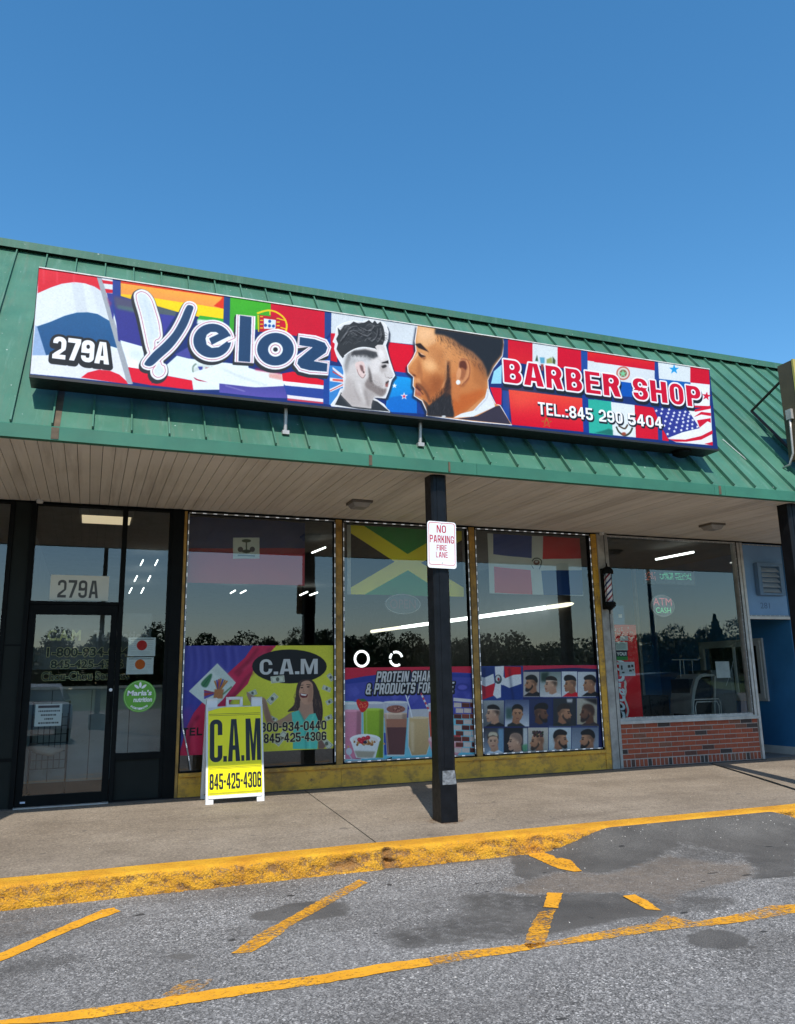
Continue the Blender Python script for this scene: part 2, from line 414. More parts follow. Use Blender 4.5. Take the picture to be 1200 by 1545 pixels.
        if ch == '9': A = [(o_, [(1-x, 1-y) for x, y in P]) for o_, P in A]
    elif ch == '7': A = [('+', rc(0,0,1,t)), ('+', [(1-s*1.1,t*0.8),(1,t*0.5),(1,0.20),(0.20+s,1),(0.16,1)])]
    elif ch == '8': A = [('+', rrc(0.03,0,0.97,0.54,0.42,ar)), ('+', rrc(0,0.46,1,1,0.42,ar)), ('-', rrc(0.02+s,t,0.98-s,0.5-h,0.2,ar)), ('-', rrc(s,0.5+h,1-s,1-t,0.2,ar))]
    elif ch == '&': A = [('+', rrc(0.08,0,0.80,0.54,0.36,ar)), ('+', rrc(0,0.42,0.88,1,0.4,ar)), ('-', rrc(0.08+s*0.8,t,0.80-s*0.8,0.46-h,0.14,ar)), ('-', rrc(s*0.8,0.52+h,0.88-s*0.8,1-t,0.16,ar)), ('+', [(0.5,0.6),(0.7,0.5),(1,1),(0.72,1)]), ('+', [(0.78,0.60),(1,0.52),(1,0.66),(0.84,0.74)])]
    elif ch == '.': A = [('+', rc(0,1-max(t*1.15, 0.13),1,1))]
    elif ch == ':': A = [('+', rc(0,1-0.15,1,1)), ('+', rc(0,0.33,1,0.48))]
    elif ch == '-': A = [('+', rc(0,0.44,1,0.44+max(t,0.10)))]
    elif ch == '!': A = [('+', rc(0,0,1,0.7)), ('+', rc(0,0.82,1,1))]
    return A
GW = {'I': 0.42, '1': 0.68, 'M': 1.38, 'W': 1.4, '.': 0.36, ':': 0.36, '-': 0.52, ' ': 0.42, '!': 0.4, '&': 1.12, 'L': 0.86, 'E': 0.88, 'F': 0.86, 'A': 1.12, 'T': 0.96}
def gmask(c, s, x0, x1, z0, z1, st=0.34, bt=0.17, gap=0.13, shear=0.0, boxes=None, tiltz=0.0):
    M_ = np.zeros((c.h, c.w), np.float32)
    if boxes is None:
        ws = [GW.get(ch, 1.0) for ch in s]; tot = sum(ws)+gap*(len(s)-1); u = (x1-x0)/tot; x = x0; boxes = []
        for ch, w in zip(s, ws): boxes.append((ch, x, x+w*u)); x += (w+gap)*u
    for ch, a, b_ in boxes:
        if ch == ' ': continue
        nar = ch in 'I.:-!1'; ss = min(0.6, st*((x1-x0 or 1) and 1)) if not nar else 0.5
        ar = (b_-a)/(z1-z0)
        if not nar and len(boxes) > 1: pass
        for op, P in glyph(ch, ss, bt, ar):
            P = np.asarray(P, float); Z = z1-(z1-z0)*P[:, 1] + tiltz*(a-x0); X = a+(b_-a)*P[:, 0] + shear*(Z-z0)
            r = c._mask(np.stack([(X-c.x0)*c.ppm, (c.z1-Z)*c.ppm], 1), 0)
            if r is None: continue
            m, px0, px1, py0, py1 = r; V = M_[py0:py1, px0:px1]
            V[:] = np.maximum(V, m) if op == '+' else np.minimum(V, 1-m)
    return M_
def dilate(M_, r):
    if r < 0.5: return M_
    ys, xs = np.where(M_ > 0.02)
    if len(ys) == 0: return M_
    m = int(r)+3; y0, y1, x0, x1 = max(0, ys.min()-m), min(M_.shape[0], ys.max()+m+1), max(0, xs.min()-m), min(M_.shape[1], xs.max()+m+1)
    A = np.pad(M_[y0:y1, x0:x1], m); O = A.copy(); k = int(math.ceil(r))
    for dy in range(-k, k+1):
        for dx in range(-k, k+1):
            d = math.hypot(dx, dy); w = min(1.0, max(0.0, r+0.5-d))
            if w > 0: O = np.maximum(O, np.roll(np.roll(A, dy, 0), dx, 1)*w)
    R_ = M_.copy(); R_[y0:y1, x0:x1] = O[m:-m, m:-m]; return R_
def ink(c, M_, layers):
    """layers, lowest first: (spread m, colour, dx m, dz m)"""
    for sp, col, dx, dz in layers:
        D = dilate(M_, sp*c.ppm); D = np.roll(np.roll(D, int(round(-dz*c.ppm)), 0), int(round(dx*c.ppm)), 1)[..., None]
        c.a = c.a*(1-D) + np.array(col, np.float32)*D
def gtext(c, s, x0, x1, z0, z1, layers, **k): ink(c, gmask(c, s, x0, x1, z0, z1, **k), layers)
def soften(c, r=1.0, grain=0.0, seed=0):
    """print softness and grain of an enlarged photo"""
    if r > 0:
        n = int(math.ceil(2.5*r)); kk = np.exp(-0.5*(np.arange(-n, n+1)/r)**2); kk /= kk.sum()
        for ax in (0, 1):
            A = np.pad(c.a, [(n, n) if ax == i else (0, 0) for i in range(3)], mode='edge'); O = np.zeros_like(c.a)
            for j, w in enumerate(kk): O += w*(A[j:j+c.h] if ax == 0 else A[:, j:j+c.w])
            c.a = O
    if grain:
        rr = np.random.RandomState(seed); g1 = rr.randn(c.h, c.w, 1); g2 = np.kron(rr.randn(c.h//4+1, c.w//4+1), np.ones((4, 4)))[:c.h, :c.w, None]
        c.a = c.a*(1+grain*(0.6*g1+0.6*g2)).astype(np.float32)
# ================================================================== materials
def mat_roof():
    m, nt, b = newmat('green_standing_seam_metal')
    co = coords(nt, 'World'); oi = N(nt, 'ShaderNodeObjectInfo')
    c = ramp(nt, noise(nt, co, 1.3, 6, 0.6), [(0.3, (0.036, 0.128, 0.080)), (0.55, (0.047, 0.160, 0.102)), (0.75, (0.066, 0.192, 0.126))])
    v = ramp(nt, oi.outputs['Random'], [(0, 0.90), (1, 1.0)])
    c = mix(nt, 1.0, c, v, 'MULTIPLY')
    st = noise(nt, coords(nt, 'World', (9, 0.6, 0.6)), 2.2, 6, 0.7)
    c = mix(nt, ramp(nt, st, [(0.52, 0.0), (0.74, 0.42)]), c, (0.115, 0.125, 0.085))
    st2 = noise(nt, coords(nt, 'World', (5, 0.5, 0.5), (0, 0, 0.3)), 3.1, 6, 0.7)
    c = mix(nt, ramp(nt, st2, [(0.55, 0.0), (0.75, 0.38)]), c, (0.16, 0.30, 0.24))
    sp = noise(nt, co, 38, 2, 0.5)
    c = mix(nt, ramp(nt, sp, [(0.745, 0.0), (0.775, 0.7)]), c, (0.55, 0.6, 0.55))
    L(nt, c, b.inputs['Base Color'])
    L(nt, ramp(nt, noise(nt, co, 5, 4), [(0.3, 0.42), (0.7, 0.6)]), b.inputs['Roughness'])
    bump(nt, b, noise(nt, coords(nt, 'World', (3, 1, 1)), 1.6, 3), 0.35, 0.03)
    return m
def mat_soffit():
    m, nt, b = newmat('dirty_beige_soffit_vinyl')
    co = coords(nt, 'World', (5.5, 0.30, 1)); oi = N(nt, 'ShaderNodeObjectInfo')
    v = ramp(nt, oi.outputs['Random'], [(0, 0.90), (1, 1.0)])
    c = ramp(nt, noise(nt, coords(nt, 'World'), 1.2, 5), [(0.3, (0.68, 0.64, 0.565)), (0.7, (0.78, 0.74, 0.665))])
    c = mix(nt, 1.0, c, v, 'MULTIPLY')
    d = ramp(nt, noise(nt, co, 0.9, 7, 0.72), [(0.50, 0.0), (0.74, 0.60)])
    c = mix(nt, d, c, (0.30, 0.26, 0.21))
    L(nt, c, b.inputs['Base Color']); b.inputs['Roughness'].default_value = 0.62
    return m
def mat_walk():
    m, nt, b = newmat('exposed_aggregate_concrete')
    co = coords(nt, 'World')
    c = ramp(nt, noise(nt, co, 1.1, 6, 0.6), [(0.3, (0.180, 0.142, 0.102)), (0.52, (0.238, 0.192, 0.142)), (0.72, (0.290, 0.238, 0.180))])
    c = mix(nt, ramp(nt, noise(nt, coords(nt, 'World', (0.6, 3.2, 1)), 1.0, 6, 0.7), [(0.48, 0.0), (0.70, 0.48)]), c, (0.13, 0.10, 0.075))
    vo = N(nt, 'ShaderNodeTexVoronoi'); vo.inputs['Scale'].default_value = 85; L(nt, co, vo.inputs['Vector'])
    sp = ramp(nt, vo.outputs['Color'], [(0.0, 0.55), (0.5, 0.95), (0.85, 1.25), (1.0, 1.7)])
    c = mix(nt, 0.85, c, sp, 'MULTIPLY')
    c = mix(nt, ramp(nt, noise(nt, co, 170, 2), [(0.68, 0.0), (0.75, 0.6)]), c, (0.55, 0.50, 0.42))
    c = mix(nt, ramp(nt, noise(nt, co, 150, 2), [(0.24, 0.6), (0.31, 0.0)]), c, (0.05, 0.04, 0.03))
    c = mix(nt, ramp(nt, noise(nt, coords(nt, 'World', (1, 1, 1)), 2.4, 5, 0.75), [(0.56, 0.0), (0.66, 0.28)]), c, (0.11, 0.085, 0.065))
    gum = ramp(nt, noise(nt, co, 11, 1, 0.3), [(0.22, 0.7), (0.25, 0.0)])
    c = mix(nt, gum, c, (0.10, 0.085, 0.07))
    L(nt, c, b.inputs['Base Color']); b.inputs['Roughness'].default_value = 0.9
    bump(nt, b, vo.outputs['Distance'], 0.35, 0.006)
    return m
def mat_asphalt(name='asphalt', masks=True, dark=1.0):
    m, nt, b = newmat(name)
    co = coords(nt, 'World')
    big = noise(nt, co, 0.55, 6, 0.62)
    c = ramp(nt, big, [(0.3, (0.122, 0.114, 0.105)), (0.5, (0.170, 0.161, 0.151)), (0.7, (0.215, 0.206, 0.196))])
    vo = N(nt, 'ShaderNodeTexVoronoi'); vo.inputs['Scale'].default_value = 115; L(nt, co, vo.inputs['Vector'])
    vo2 = N(nt, 'ShaderNodeTexVoronoi'); vo2.inputs['Scale'].default_value = 58; vo2.inputs['Randomness'].default_value = 1.0; L(nt, co, vo2.inputs['Vector'])
    sp = ramp(nt, vo.outputs['Color'], [(0.0, 0.12), (0.35, 0.5), (0.6, 1.0), (0.8, 2.0), (1.0, 4.6)])
    sp = mix(nt, ramp(nt, noise(nt, co, 1.7, 4), [(0.4, 0.15), (0.6, 0.5)]), sp, ramp(nt, vo2.outputs['Color'], [(0.0, 0.4), (0.5, 0.9), (0.8, 1.5), (1.0, 2.4)]))
    c1 = mix(nt, 1.0, c, sp, 'MULTIPLY')
    c1 = mix(nt, ramp(nt, noise(nt, co, 130, 3, 0.7), [(0.565, 0.0), (0.68, 0.8)]), c1, (0.56, 0.54, 0.52))
    c1 = mix(nt, ramp(nt, noise(nt, co, 110, 3, 0.7), [(0.30, 0.8), (0.42, 0.0)]), c1, (0.025, 0.024, 0.023))
    if masks:
        at = N(nt, 'ShaderNodeAttribute', attribute_name='wear'); sx = N(nt, 'ShaderNodeSeparateColor'); L(nt, at.outputs['Color'], sx.inputs[0])
        # smoother, younger repair asphalt: fine and dark
        pc = ramp(nt, noise(nt, co, 2.6, 6, 0.6), [(0.3, (0.056, 0.052, 0.047)), (0.7, (0.112, 0.104, 0.094))])
        pc = mix(nt, 0.7, pc, ramp(nt, noise(nt, co, 120, 3, 0.7), [(0.25, 0.35), (0.5, 1.0), (0.75, 2.2)]), 'MULTIPLY')
        jit = noise(nt, co, 14, 5, 0.7)
        def soft(s, lo=0.28, hi=0.80):
            return ramp(nt, mth(nt, 'ADD', s, mth(nt, 'MULTIPLY', mth(nt, 'SUBTRACT', jit, 0.5), 1.1)), [(lo, 0.0), (hi, 1.0)])
        c1 = mix(nt, soft(sx.outputs[0]), c1, pc)
        bc = ramp(nt, noise(nt, co, 9, 5, 0.65), [(0.3, (0.105, 0.078, 0.055)), (0.7, (0.175, 0.135, 0.098))])
        c1 = mix(nt, mth(nt, 'MULTIPLY', soft(sx.outputs[1], 0.3, 0.8), 0.72), c1, bc)
        c1 = mix(nt, mth(nt, 'MULTIPLY', soft(sx.outputs[2], 0.3, 0.9), 0.62), c1, (0.052, 0.048, 0.043))
    oil = noise(nt, coords(nt, 'World', (0.8, 2.0, 1)), 0.9, 5, 0.6)
    c1 = mix(nt, ramp(nt, oil, [(0.50, 0.0), (0.72, 0.55)]), c1, (0.058, 0.051, 0.044))
    c1 = mix(nt, ramp(nt, noise(nt, coords(nt, 'World', (0.25, 3.0, 1), (0, 0, 0.05)), 1.3, 6, 0.7), [(0.55, 0.0), (0.75, 0.35)]), c1, (0.07, 0.062, 0.055))
    hole = noise(nt, coords(nt, 'World', (1, 1.6, 1)), 7.0, 1, 0.3)
    c1 = mix(nt, ramp(nt, hole, [(0.205, 0.85), (0.235, 0.0)]), c1, (0.015, 0.014, 0.013))
    ck = N(nt, 'ShaderNodeTexVoronoi'); ck.feature = 'DISTANCE_TO_EDGE'; ck.inputs['Scale'].default_value = 0.75
    cw = N(nt, 'ShaderNodeMix', data_type='VECTOR'); cw.inputs[0].default_value = 0.12
    nn = N(nt, 'ShaderNodeTexNoise'); nn.inputs['Scale'].default_value = 3.5; nn.inputs['Detail'].default_value = 6; L(nt, co, nn.inputs['Vector'])
    L(nt, co, cw.inputs[4]); L(nt, nn.outputs['Color'], cw.inputs[5]); L(nt, cw.outputs[1], ck.inputs['Vector'])
    gate = ramp(nt, noise(nt, co, 0.5, 2), [(0.57, 0.0), (0.62, 1.0)])
    ckf = mth(nt, 'MULTIPLY', ramp(nt, ck.outputs['Distance'], [(0.0, 0.8), (0.004, 0.0)]), gate)
    c1 = mix(nt, ckf, c1, (0.02, 0.019, 0.018))
    L(nt, c1, b.inputs['Base Color']); b.inputs['Roughness'].default_value = 0.85
    h = mth(nt, 'ADD', vo.outputs['Distance'], mth(nt, 'MULTIPLY', ckf, -3.0))
    bump(nt, b, h, 0.5, 0.008)
    return m
def mat_paint(name, alpha_lo, alpha_hi, sc=26):
    """worn road paint: yellow where it survives, clear where it has flaked off"""
    m, nt, b = newmat(name); co = coords(nt, 'World')
    c = ramp(nt, noise(nt, co, 5, 5), [(0.3, (0.62, 0.262, 0.008)), (0.7, (0.80, 0.375, 0.014))])
    c = mix(nt, ramp(nt, noise(nt, co, 70, 4, 0.7), [(0.52, 0.0), (0.7, 0.55)]), c, (0.30, 0.17, 0.05))
    L(nt, c, b.inputs['Base Color']); b.inputs['Roughness'].default_value = 0.7
    n1 = noise(nt, co, sc, 6, 0.75); n2 = noise(nt, co, 3.0, 3)
    f = mth(nt, 'ADD', mth(nt, 'MULTIPLY', n1, 0.62), mth(nt, 'MULTIPLY', n2, 0.38))
    a = ramp(nt, f, [(alpha_lo, 0.0), (alpha_hi, 1.0)])
    tr = N(nt, 'ShaderNodeBsdfTransparent'); mx = N(nt, 'ShaderNodeMixShader')
    out = [n for n in nt.nodes if n.type == 'OUTPUT_MATERIAL'][0]
    L(nt, a, mx.inputs[0]); L(nt, tr.outputs[0], mx.inputs[1]); L(nt, b.outputs[0], mx.inputs[2]); L(nt, mx.outputs[0], out.inputs['Surface'])
    return m
def mat_curb():
    m, nt, b = newmat('chipped_yellow_curb_paint'); co = coords(nt, 'World')
    y = ramp(nt, noise(nt, co, 4, 6, 0.65), [(0.28, (0.56, 0.225, 0.010)), (0.5, (0.74, 0.345, 0.010)), (0.7, (0.86, 0.45, 0.02))])
    at = N(nt, 'ShaderNodeAttribute', attribute_name='wear'); sx = N(nt, 'ShaderNodeSeparateColor'); L(nt, at.outputs['Color'], sx.inputs[0])
    n = noise(nt, co, 30, 7, 0.78)
    f = mth(nt, 'ADD', mth(nt, 'MULTIPLY', n, 0.9), mth(nt, 'MULTIPLY', sx.outputs[0], 0.30))
    n3 = noise(nt, coords(nt, 'World', (1, 1, 1.8)), 62, 6, 0.8)
    f = mth(nt, 'ADD', mth(nt, 'MULTIPLY', f, 0.5), mth(nt, 'MULTIPLY', n3, 0.5))
    chip = ramp(nt, f, [(0.535, 0.0), (0.60, 0.85)])
    con = ramp(nt, noise(nt, co, 45, 5), [(0.3, (0.10, 0.075, 0.05)), (0.7, (0.24, 0.19, 0.14))])
    c = mix(nt, chip, y, con)
    vk = N(nt, 'ShaderNodeTexVoronoi'); vk.feature = 'DISTANCE_TO_EDGE'; vk.inputs['Scale'].default_value = 38; wv_ = N(nt, 'ShaderNodeMix', data_type='VECTOR'); wv_.inputs[0].default_value = 0.035
    nv = N(nt, 'ShaderNodeTexNoise'); nv.inputs['Scale'].default_value = 30; L(nt, co, nv.inputs['Vector']); L(nt, co, wv_.inputs[4]); L(nt, nv.outputs['Color'], wv_.inputs[5]); L(nt, wv_.outputs[1], vk.inputs['Vector'])
    crk = mth(nt, 'MULTIPLY', ramp(nt, vk.outputs['Distance'], [(0.0, 1.0), (0.10, 0.0)]), ramp(nt, mth(nt, 'ADD', mth(nt, 'MULTIPLY', sx.outputs[0], 0.55), mth(nt, 'MULTIPLY', noise(nt, co, 9, 5, 0.7), 0.6)), [(0.38, 0.0), (0.55, 0.85)]))
    c = mix(nt, crk, c, (0.060, 0.032, 0.012))
    c = mix(nt, mth(nt, 'MULTIPLY', sx.outputs[0], 0.35), c, (0.50, 0.20, 0.02))
    c = mix(nt, ramp(nt, noise(nt, co, 90, 4, 0.7), [(0.3, 0.55), (0.42, 0.0)]), c, (0.08, 0.05, 0.02))
    L(nt, c, b.inputs['Base Color']); b.inputs['Roughness'].default_value = 0.75
    bump(nt, b, mth(nt, 'ADD', n, noise(nt, co, 80, 4)), 0.9, 0.02)
    return m
def mat_yellowframe():
    m, nt, b = newmat('worn_yellow_frame_paint'); co = coords(nt, 'World')
    c = ramp(nt, noise(nt, co, 2.5, 5), [(0.3, (0.60, 0.315, 0.026)), (0.7, (0.76, 0.415, 0.038))])
    d = noise(nt, coords(nt, 'World', (1, 1, 1.6)), 4.2, 7, 0.72)
    c = mix(nt, ramp(nt, d, [(0.47, 0.0), (0.62, 0.72)]), c, (0.22, 0.12, 0.04))
    c = mix(nt, ramp(nt, noise(nt, co, 18, 6, 0.7), [(0.58, 0.0), (0.70, 0.75)]), c, (0.10, 0.065, 0.03))
    L(nt, c, b.inputs['Base Color']); b.inputs['Roughness'].default_value = 0.55
    bump(nt, b, d, 0.2, 0.01)
    return m
def mat_glass(name='window_glass', tint=(0.93, 0.96, 0.95), k=2.3):
    m, nt, b = newmat(name)
    out = [n for n in nt.nodes if n.type == 'OUTPUT_MATERIAL'][0]; nt.nodes.remove(b)
    fr = N(nt, 'ShaderNodeFresnel'); fr.inputs['IOR'].default_value = 1.5
    ge = N(nt, 'ShaderNodeNewGeometry')
    f = mth(nt, 'MULTIPLY', mth(nt, 'MULTIPLY', fr.outputs[0], k), mth(nt, 'SUBTRACT', 1.0, ge.outputs['Backfacing']), True)
    tr = N(nt, 'ShaderNodeBsdfTransparent'); tr.inputs[0].default_value = (*tint, 1)
    gl = N(nt, 'ShaderNodeBsdfGlossy'); gl.inputs['Roughness'].default_value = 0.0; gl.inputs['Color'].default_value = (0.97, 0.97, 0.95, 1)
    co = coords(nt, 'World'); bp = N(nt, 'ShaderNodeBump'); bp.inputs['Strength'].default_value = 0.004; bp.inputs['Distance'].default_value = 0.01
    L(nt, noise(nt, co, 1.5, 1), bp.inputs['Height']); L(nt, bp.outputs[0], gl.inputs['Normal'])
    mx = N(nt, 'ShaderNodeMixShader'); L(nt, f, mx.inputs[0]); L(nt, tr.outputs[0], mx.inputs[1]); L(nt, gl.outputs[0], mx.inputs[2])
    L(nt, mx.outputs[0], out.inputs['Surface'])
    return m
def mat_brick():
    m, nt, b = newmat('red_brick'); oi = N(nt, 'ShaderNodeObjectInfo'); co = coords(nt, 'World')
    c = ramp(nt, oi.outputs['Random'], [(0.0, (0.050, 0.036, 0.032)), (0.06, (0.065, 0.045, 0.036)), (0.09, (0.27, 0.062, 0.030)), (0.5, (0.36, 0.082, 0.036)), (0.75, (0.30, 0.068, 0.034)), (0.93, (0.25, 0.078, 0.040)), (1.0, (0.15, 0.085, 0.055))])
    c = mix(nt, 0.5, c, ramp(nt, noise(nt, co, 40, 5, 0.7), [(0.3, 0.6), (0.7, 1.4)]), 'MULTIPLY')
    L(nt, c, b.inputs['Base Color']); b.inputs['Roughness'].default_value = 0.9
    bump(nt, b, noise(nt, co, 120, 4), 0.3, 0.003)
    return m
M = {}
M['roof'] = mat_roof(); M['soffit'] = mat_soffit(); M['walk'] = mat_walk(); M['asphalt'] = mat_asphalt(); M['curb'] = mat_curb()
M['lot'] = mat_asphalt('far_asphalt', False)
M['fascia'] = plain('green_fascia_metal', (0.034, 0.160, 0.098), 0.5, var=0.16, vs=2.0, rnd=0.12)
M['stain'] = plain('rust_streak', (0.09, 0.062, 0.035), 0.7, var=0.4, vs=9)
M['yframe'] = mat_yellowframe(); M['brick'] = mat_brick()
M['brownframe'] = plain('worn_ochre_paint', (0.34, 0.19, 0.035), 0.55, var=0.45, vs=7)
M['mortar'] = plain('mortar', (0.44, 0.37, 0.32), 0.9, var=0.15, vs=25, bmp=0.3)
M['glass'] = mat_glass()
M['black'] = plain('black_anodised_frame', (0.006, 0.007, 0.007), 0.6, var=0.3, vs=3, spec=0.08)
M['panel'] = plain('charcoal_panel', (0.015, 0.018, 0.016), 0.6, var=0.15, vs=2, spec=0.1)
M['post'] = plain('black_post_paint', (0.006, 0.007, 0.009), 0.38, var=0.35, vs=8, bmp=0.25, bs=30, spec=0.18)
M['scuff'] = plain('scuffed_bare_paint', (0.14, 0.15, 0.16), 0.55, var=0.8, vs=26)
M['alu'] = plain('weathered_aluminium', (0.44, 0.42, 0.39), 0.45, 0.35, var=0.25, vs=7)
M['post_grey'] = plain('grey_painted_column', (0.33, 0.32, 0.29), 0.7, var=0.35, vs=6, bmp=0.2)
M['white'] = plain('white_paint', (0.78, 0.78, 0.76), 0.5, var=0.06)
M['offwhite'] = plain('dull_white', (0.55, 0.55, 0.53), 0.6, var=0.12)
M['blackp'] = plain('black_print', (0.012, 0.012, 0.012), 0.5)
M['whitep'] = plain('white_print', (0.84, 0.84, 0.84), 0.45, var=0.03)
M['redp'] = plain('red_print', (0.66, 0.012, 0.03), 0.45, var=0.05)
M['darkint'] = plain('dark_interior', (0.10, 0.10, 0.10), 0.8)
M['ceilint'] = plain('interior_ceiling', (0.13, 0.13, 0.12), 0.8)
M['blue'] = plain('blue_wall_paint', (0.030, 0.17, 0.38), 0.6, var=0.14, vs=2)
M['blueup'] = plain('pale_blue_bulkhead_paint', (0.16, 0.30, 0.50), 0.6, var=0.1, vs=2)
M['led_off'] = plain('led_strip_casing', (0.30, 0.31, 0.31), 0.4, 0.3)
M['led'] = emit('led_diode', (0.90, 0.93, 0.97), 0.4)
M['void'] = plain('dark_gap', (0.01, 0.01, 0.01), 0.9)

# ================================================================== ground
ROAD_Z = -0.20; KY = -3.10            # kerb face
xr0, xr1 = GZ(850, 1262, -0.1)[0], 6.55
def road_h(x, y):
    """asphalt repair that ramps up to the kerb on the right, plus slight settling"""
    t = np.clip((x-3.35)/0.75, 0, 1)*np.clip((6.25-x)/0.5, 0, 1); t = t*t*(3-2*t)
    d = np.clip(1-(KY-y)/0.62, 0, 1); d = d*d*(3-2*d)
    return ROAD_Z + 0.135*t*d - 0.012*np.exp(-((x-3.7)**2/0.5+(y+4.2)**2/0.1))
def sheetgrid(name, x0, x1, y0, y1, st, zf, m, wear=None, xg=None):
    xs = np.arange(x0, x1+st*0.5, st); ys = np.arange(y0, y1+st*0.5, st); ys[-1] = y1
    X, Y = np.meshgrid(xs, ys); Z = zf(X, Y); nx, ny = len(xs), len(ys)
    co = np.stack([X, Y, Z], -1).reshape(-1, 3).astype(np.float32)
    idx = np.arange(nx*ny).reshape(ny, nx)
    F = np.stack([idx[:-1, :-1], idx[:-1, 1:], idx[1:, 1:], idx[1:, :-1]], -1).reshape(-1, 4)
    me = bpy.data.meshes.new(name); me.vertices.add(len(co)); me.vertices.foreach_set('co', co.ravel())
    me.loops.add(F.size); me.loops.foreach_set('vertex_index', F.ravel()); me.polygons.add(len(F))
    me.polygons.foreach_set('loop_start', np.arange(0, F.size, 4)); me.polygons.foreach_set('loop_total', np.full(len(F), 4))
    me.update(); me.validate()
    me.polygons.foreach_set('use_smooth', np.ones(len(F), bool))
    if wear is not None:
        c = np.ones((ny*nx, 4), np.float32); c[:, :3] = wear(X, Y).reshape(-1, 3)
        a = me.color_attributes.new('wear', 'FLOAT_COLOR', 'POINT'); a.data.foreach_set('color', c.ravel())
    return new_obj(name, me, None, m)
class Top(Canvas):
    """same painter, seen from above, used for wear masks"""
    def T(s, pts):
        p = np.asarray(pts, float).reshape(-1, 2); q = on(s.o[0]+p[:, 0]/s.o[2], s.o[1]+p[:, 1]/s.o[2], (0, 0, 1), ROAD_Z)
        return np.stack([(q[:, 0]-s.x0)*s.ppm, (s.z1-q[:, 1])*s.ppm], 1)
wm = Top(-3, 12, -9.2, -3.0, 50, (0, 0, 0))
# red channel: smooth repair patch; green: brown silt; blue: damp darkening
R_, G_, B_ = (255, 0, 0), (0, 255, 0), (0, 0, 255)
wm.mode(800, 1180, 3)
wm.poly([(-60,330),(20,285),(120,250),(240,200),(360,175),(700,130),(1050,110),(1250,100),(1300,330),(1080,350),(960,392),(700,440),(640,480),(420,500),(240,520),(60,470),(-80,420)], R_, blur=4)
wm.poly([(-120,540),(60,500),(260,470),(420,500),(600,560),(640,600),(420,620),(340,640),(60,690),(-60,640)], R_, blur=5)
wm.poly([(960,395),(1000,440),(1200,425),(1200,320),(1050,350)], R_, blur=2)
wm.poly([(705,710),(760,672),(860,668),(990,712),(960,745),(850,758),(750,742)], R_, blur=1, sm=True)
wm.poly([(965,745),(1000,738),(1040,752),(1000,760)], R_, blur=1)
wm.poly([(400,500),(900,520),(960,540),(860,580),(600,600)], (160, 0, 0), blur=8)
wm.poly([(-200,520),(0,440),(150,400),(350,410),(560,350),(660,330),(900,340),(1010,380),(980,440),(700,500),(640,560),(500,500),(320,500),(150,500)], G_, a=0.8, blur=14, sm=True)
wm.poly([(600,330),(700,300),(1000,330),(900,370)], B_, a=0.8, blur=18)
wm.mode(400, 1180, 3)
wm.poly([(-20,600),(120,550),(300,540),(400,560),(380,600),(250,620),(100,640)], R_, blur=5, sm=True)
wm.poly([(560,560),(700,540),(980,500),(1200,520),(1300,640),(1180,700),(980,725),(640,760),(520,700),(560,620)], (190, 0, 0), blur=12, sm=True)
wm.poly([(340,560),(620,520),(900,540),(760,640),(500,660)], (0, 60, 170), a=0.6, blur=16, sm=True)
wm.poly([(1110,330),(1200,300),(1330,330),(1300,380),(1150,390)], R_, blur=4, sm=True)
wm.mode(0, 1180, 3)
wm.poly([(1120,610),(1200,580),(1300,590),(1280,620),(1180,630)], R_, blur=4, sm=True)
wm.poly([(740,790),(820,770),(880,785),(840,810)], R_, blur=4, sm=True)
wm.poly([(-50,850),(150,790),(350,780),(420,800),(250,850),(60,880),(-40,900)], B_, a=0.9, blur=14, sm=True)
wm.poly([(-50,600),(200,600),(420,580),(200,680),(-40,700)], (0, 130, 60), a=0.8, blur=14, sm=True)
wm.line([(-60,584),(0,570),(300,546),(520,518),(800,484),(1200,440)], 34, (0, 60, 255), a=0.9, blur=5)
wm.mode(400, 1180, 3); wm.line([(0,446),(300,418),(560,394),(900,360),(1110,338)], 28, (0, 60, 255), a=0.9, blur=5)
WA = wm.a/255.0
def wearf(X, Y):
    i = np.clip(((X-wm.x0)*wm.ppm).astype(int), 0, wm.w-1); j = np.clip(((wm.z1-Y)*wm.ppm).astype(int), 0, wm.h-1)
    return WA[j, i]
road = sheetgrid('parking_lot', -3, 12, -9.2, KY+0.02, 0.025, road_h, M['asphalt'], wearf); tag(road, kind='structure')
bm = bmesh.new()
def ring_ground(bm, x0, x1, y0, y1, X0, X1, Y0, Y1, z):
    for a in ((X0, x0, Y0, Y1), (x1, X1, Y0, Y1), (x0, x1, Y0, y0), (x0, x1, y1, Y1)):
        quad(bm, [(a[0], a[2], z), (a[1], a[2], z), (a[1], a[3], z), (a[0], a[3], z)])
ring_ground(bm, -3, 12, -9.2, KY+0.02, -60, 90, -44, KY+0.02, ROAD_Z-0.003)
tag(obj('road', bm, M['lot']), kind='structure')
M['grass'] = plain('grass', (0.045, 0.085, 0.018), 0.95, var=0.35, vs=1.5, bmp=0.3, bs=30)
def hill(X, Y):
    t = np.clip((-44-Y)/22, 0, 1); return ROAD_Z-0.05 + 1.3*t*t*(3-2*t) + 0.25*np.sin(X*0.11)*t
tag(sheetgrid('grass_bank', -140, 220, -230, -43.5, 3.0, hill, M['grass']), kind='structure')
bm = bmesh.new()
for a in ((-900, 900, -900, -230, 2.2), (-900, -140, -230, 900, -0.6), (220, 900, -230, 900, -0.6), (-140, 220, 40, 900, -0.6)):
    quad(bm, [(a[0], a[2], a[4]), (a[1], a[2], a[4]), (a[1], a[3], a[4]), (a[0], a[3], a[4])])
tag(obj('terrain', bm, M['grass']), kind='structure')

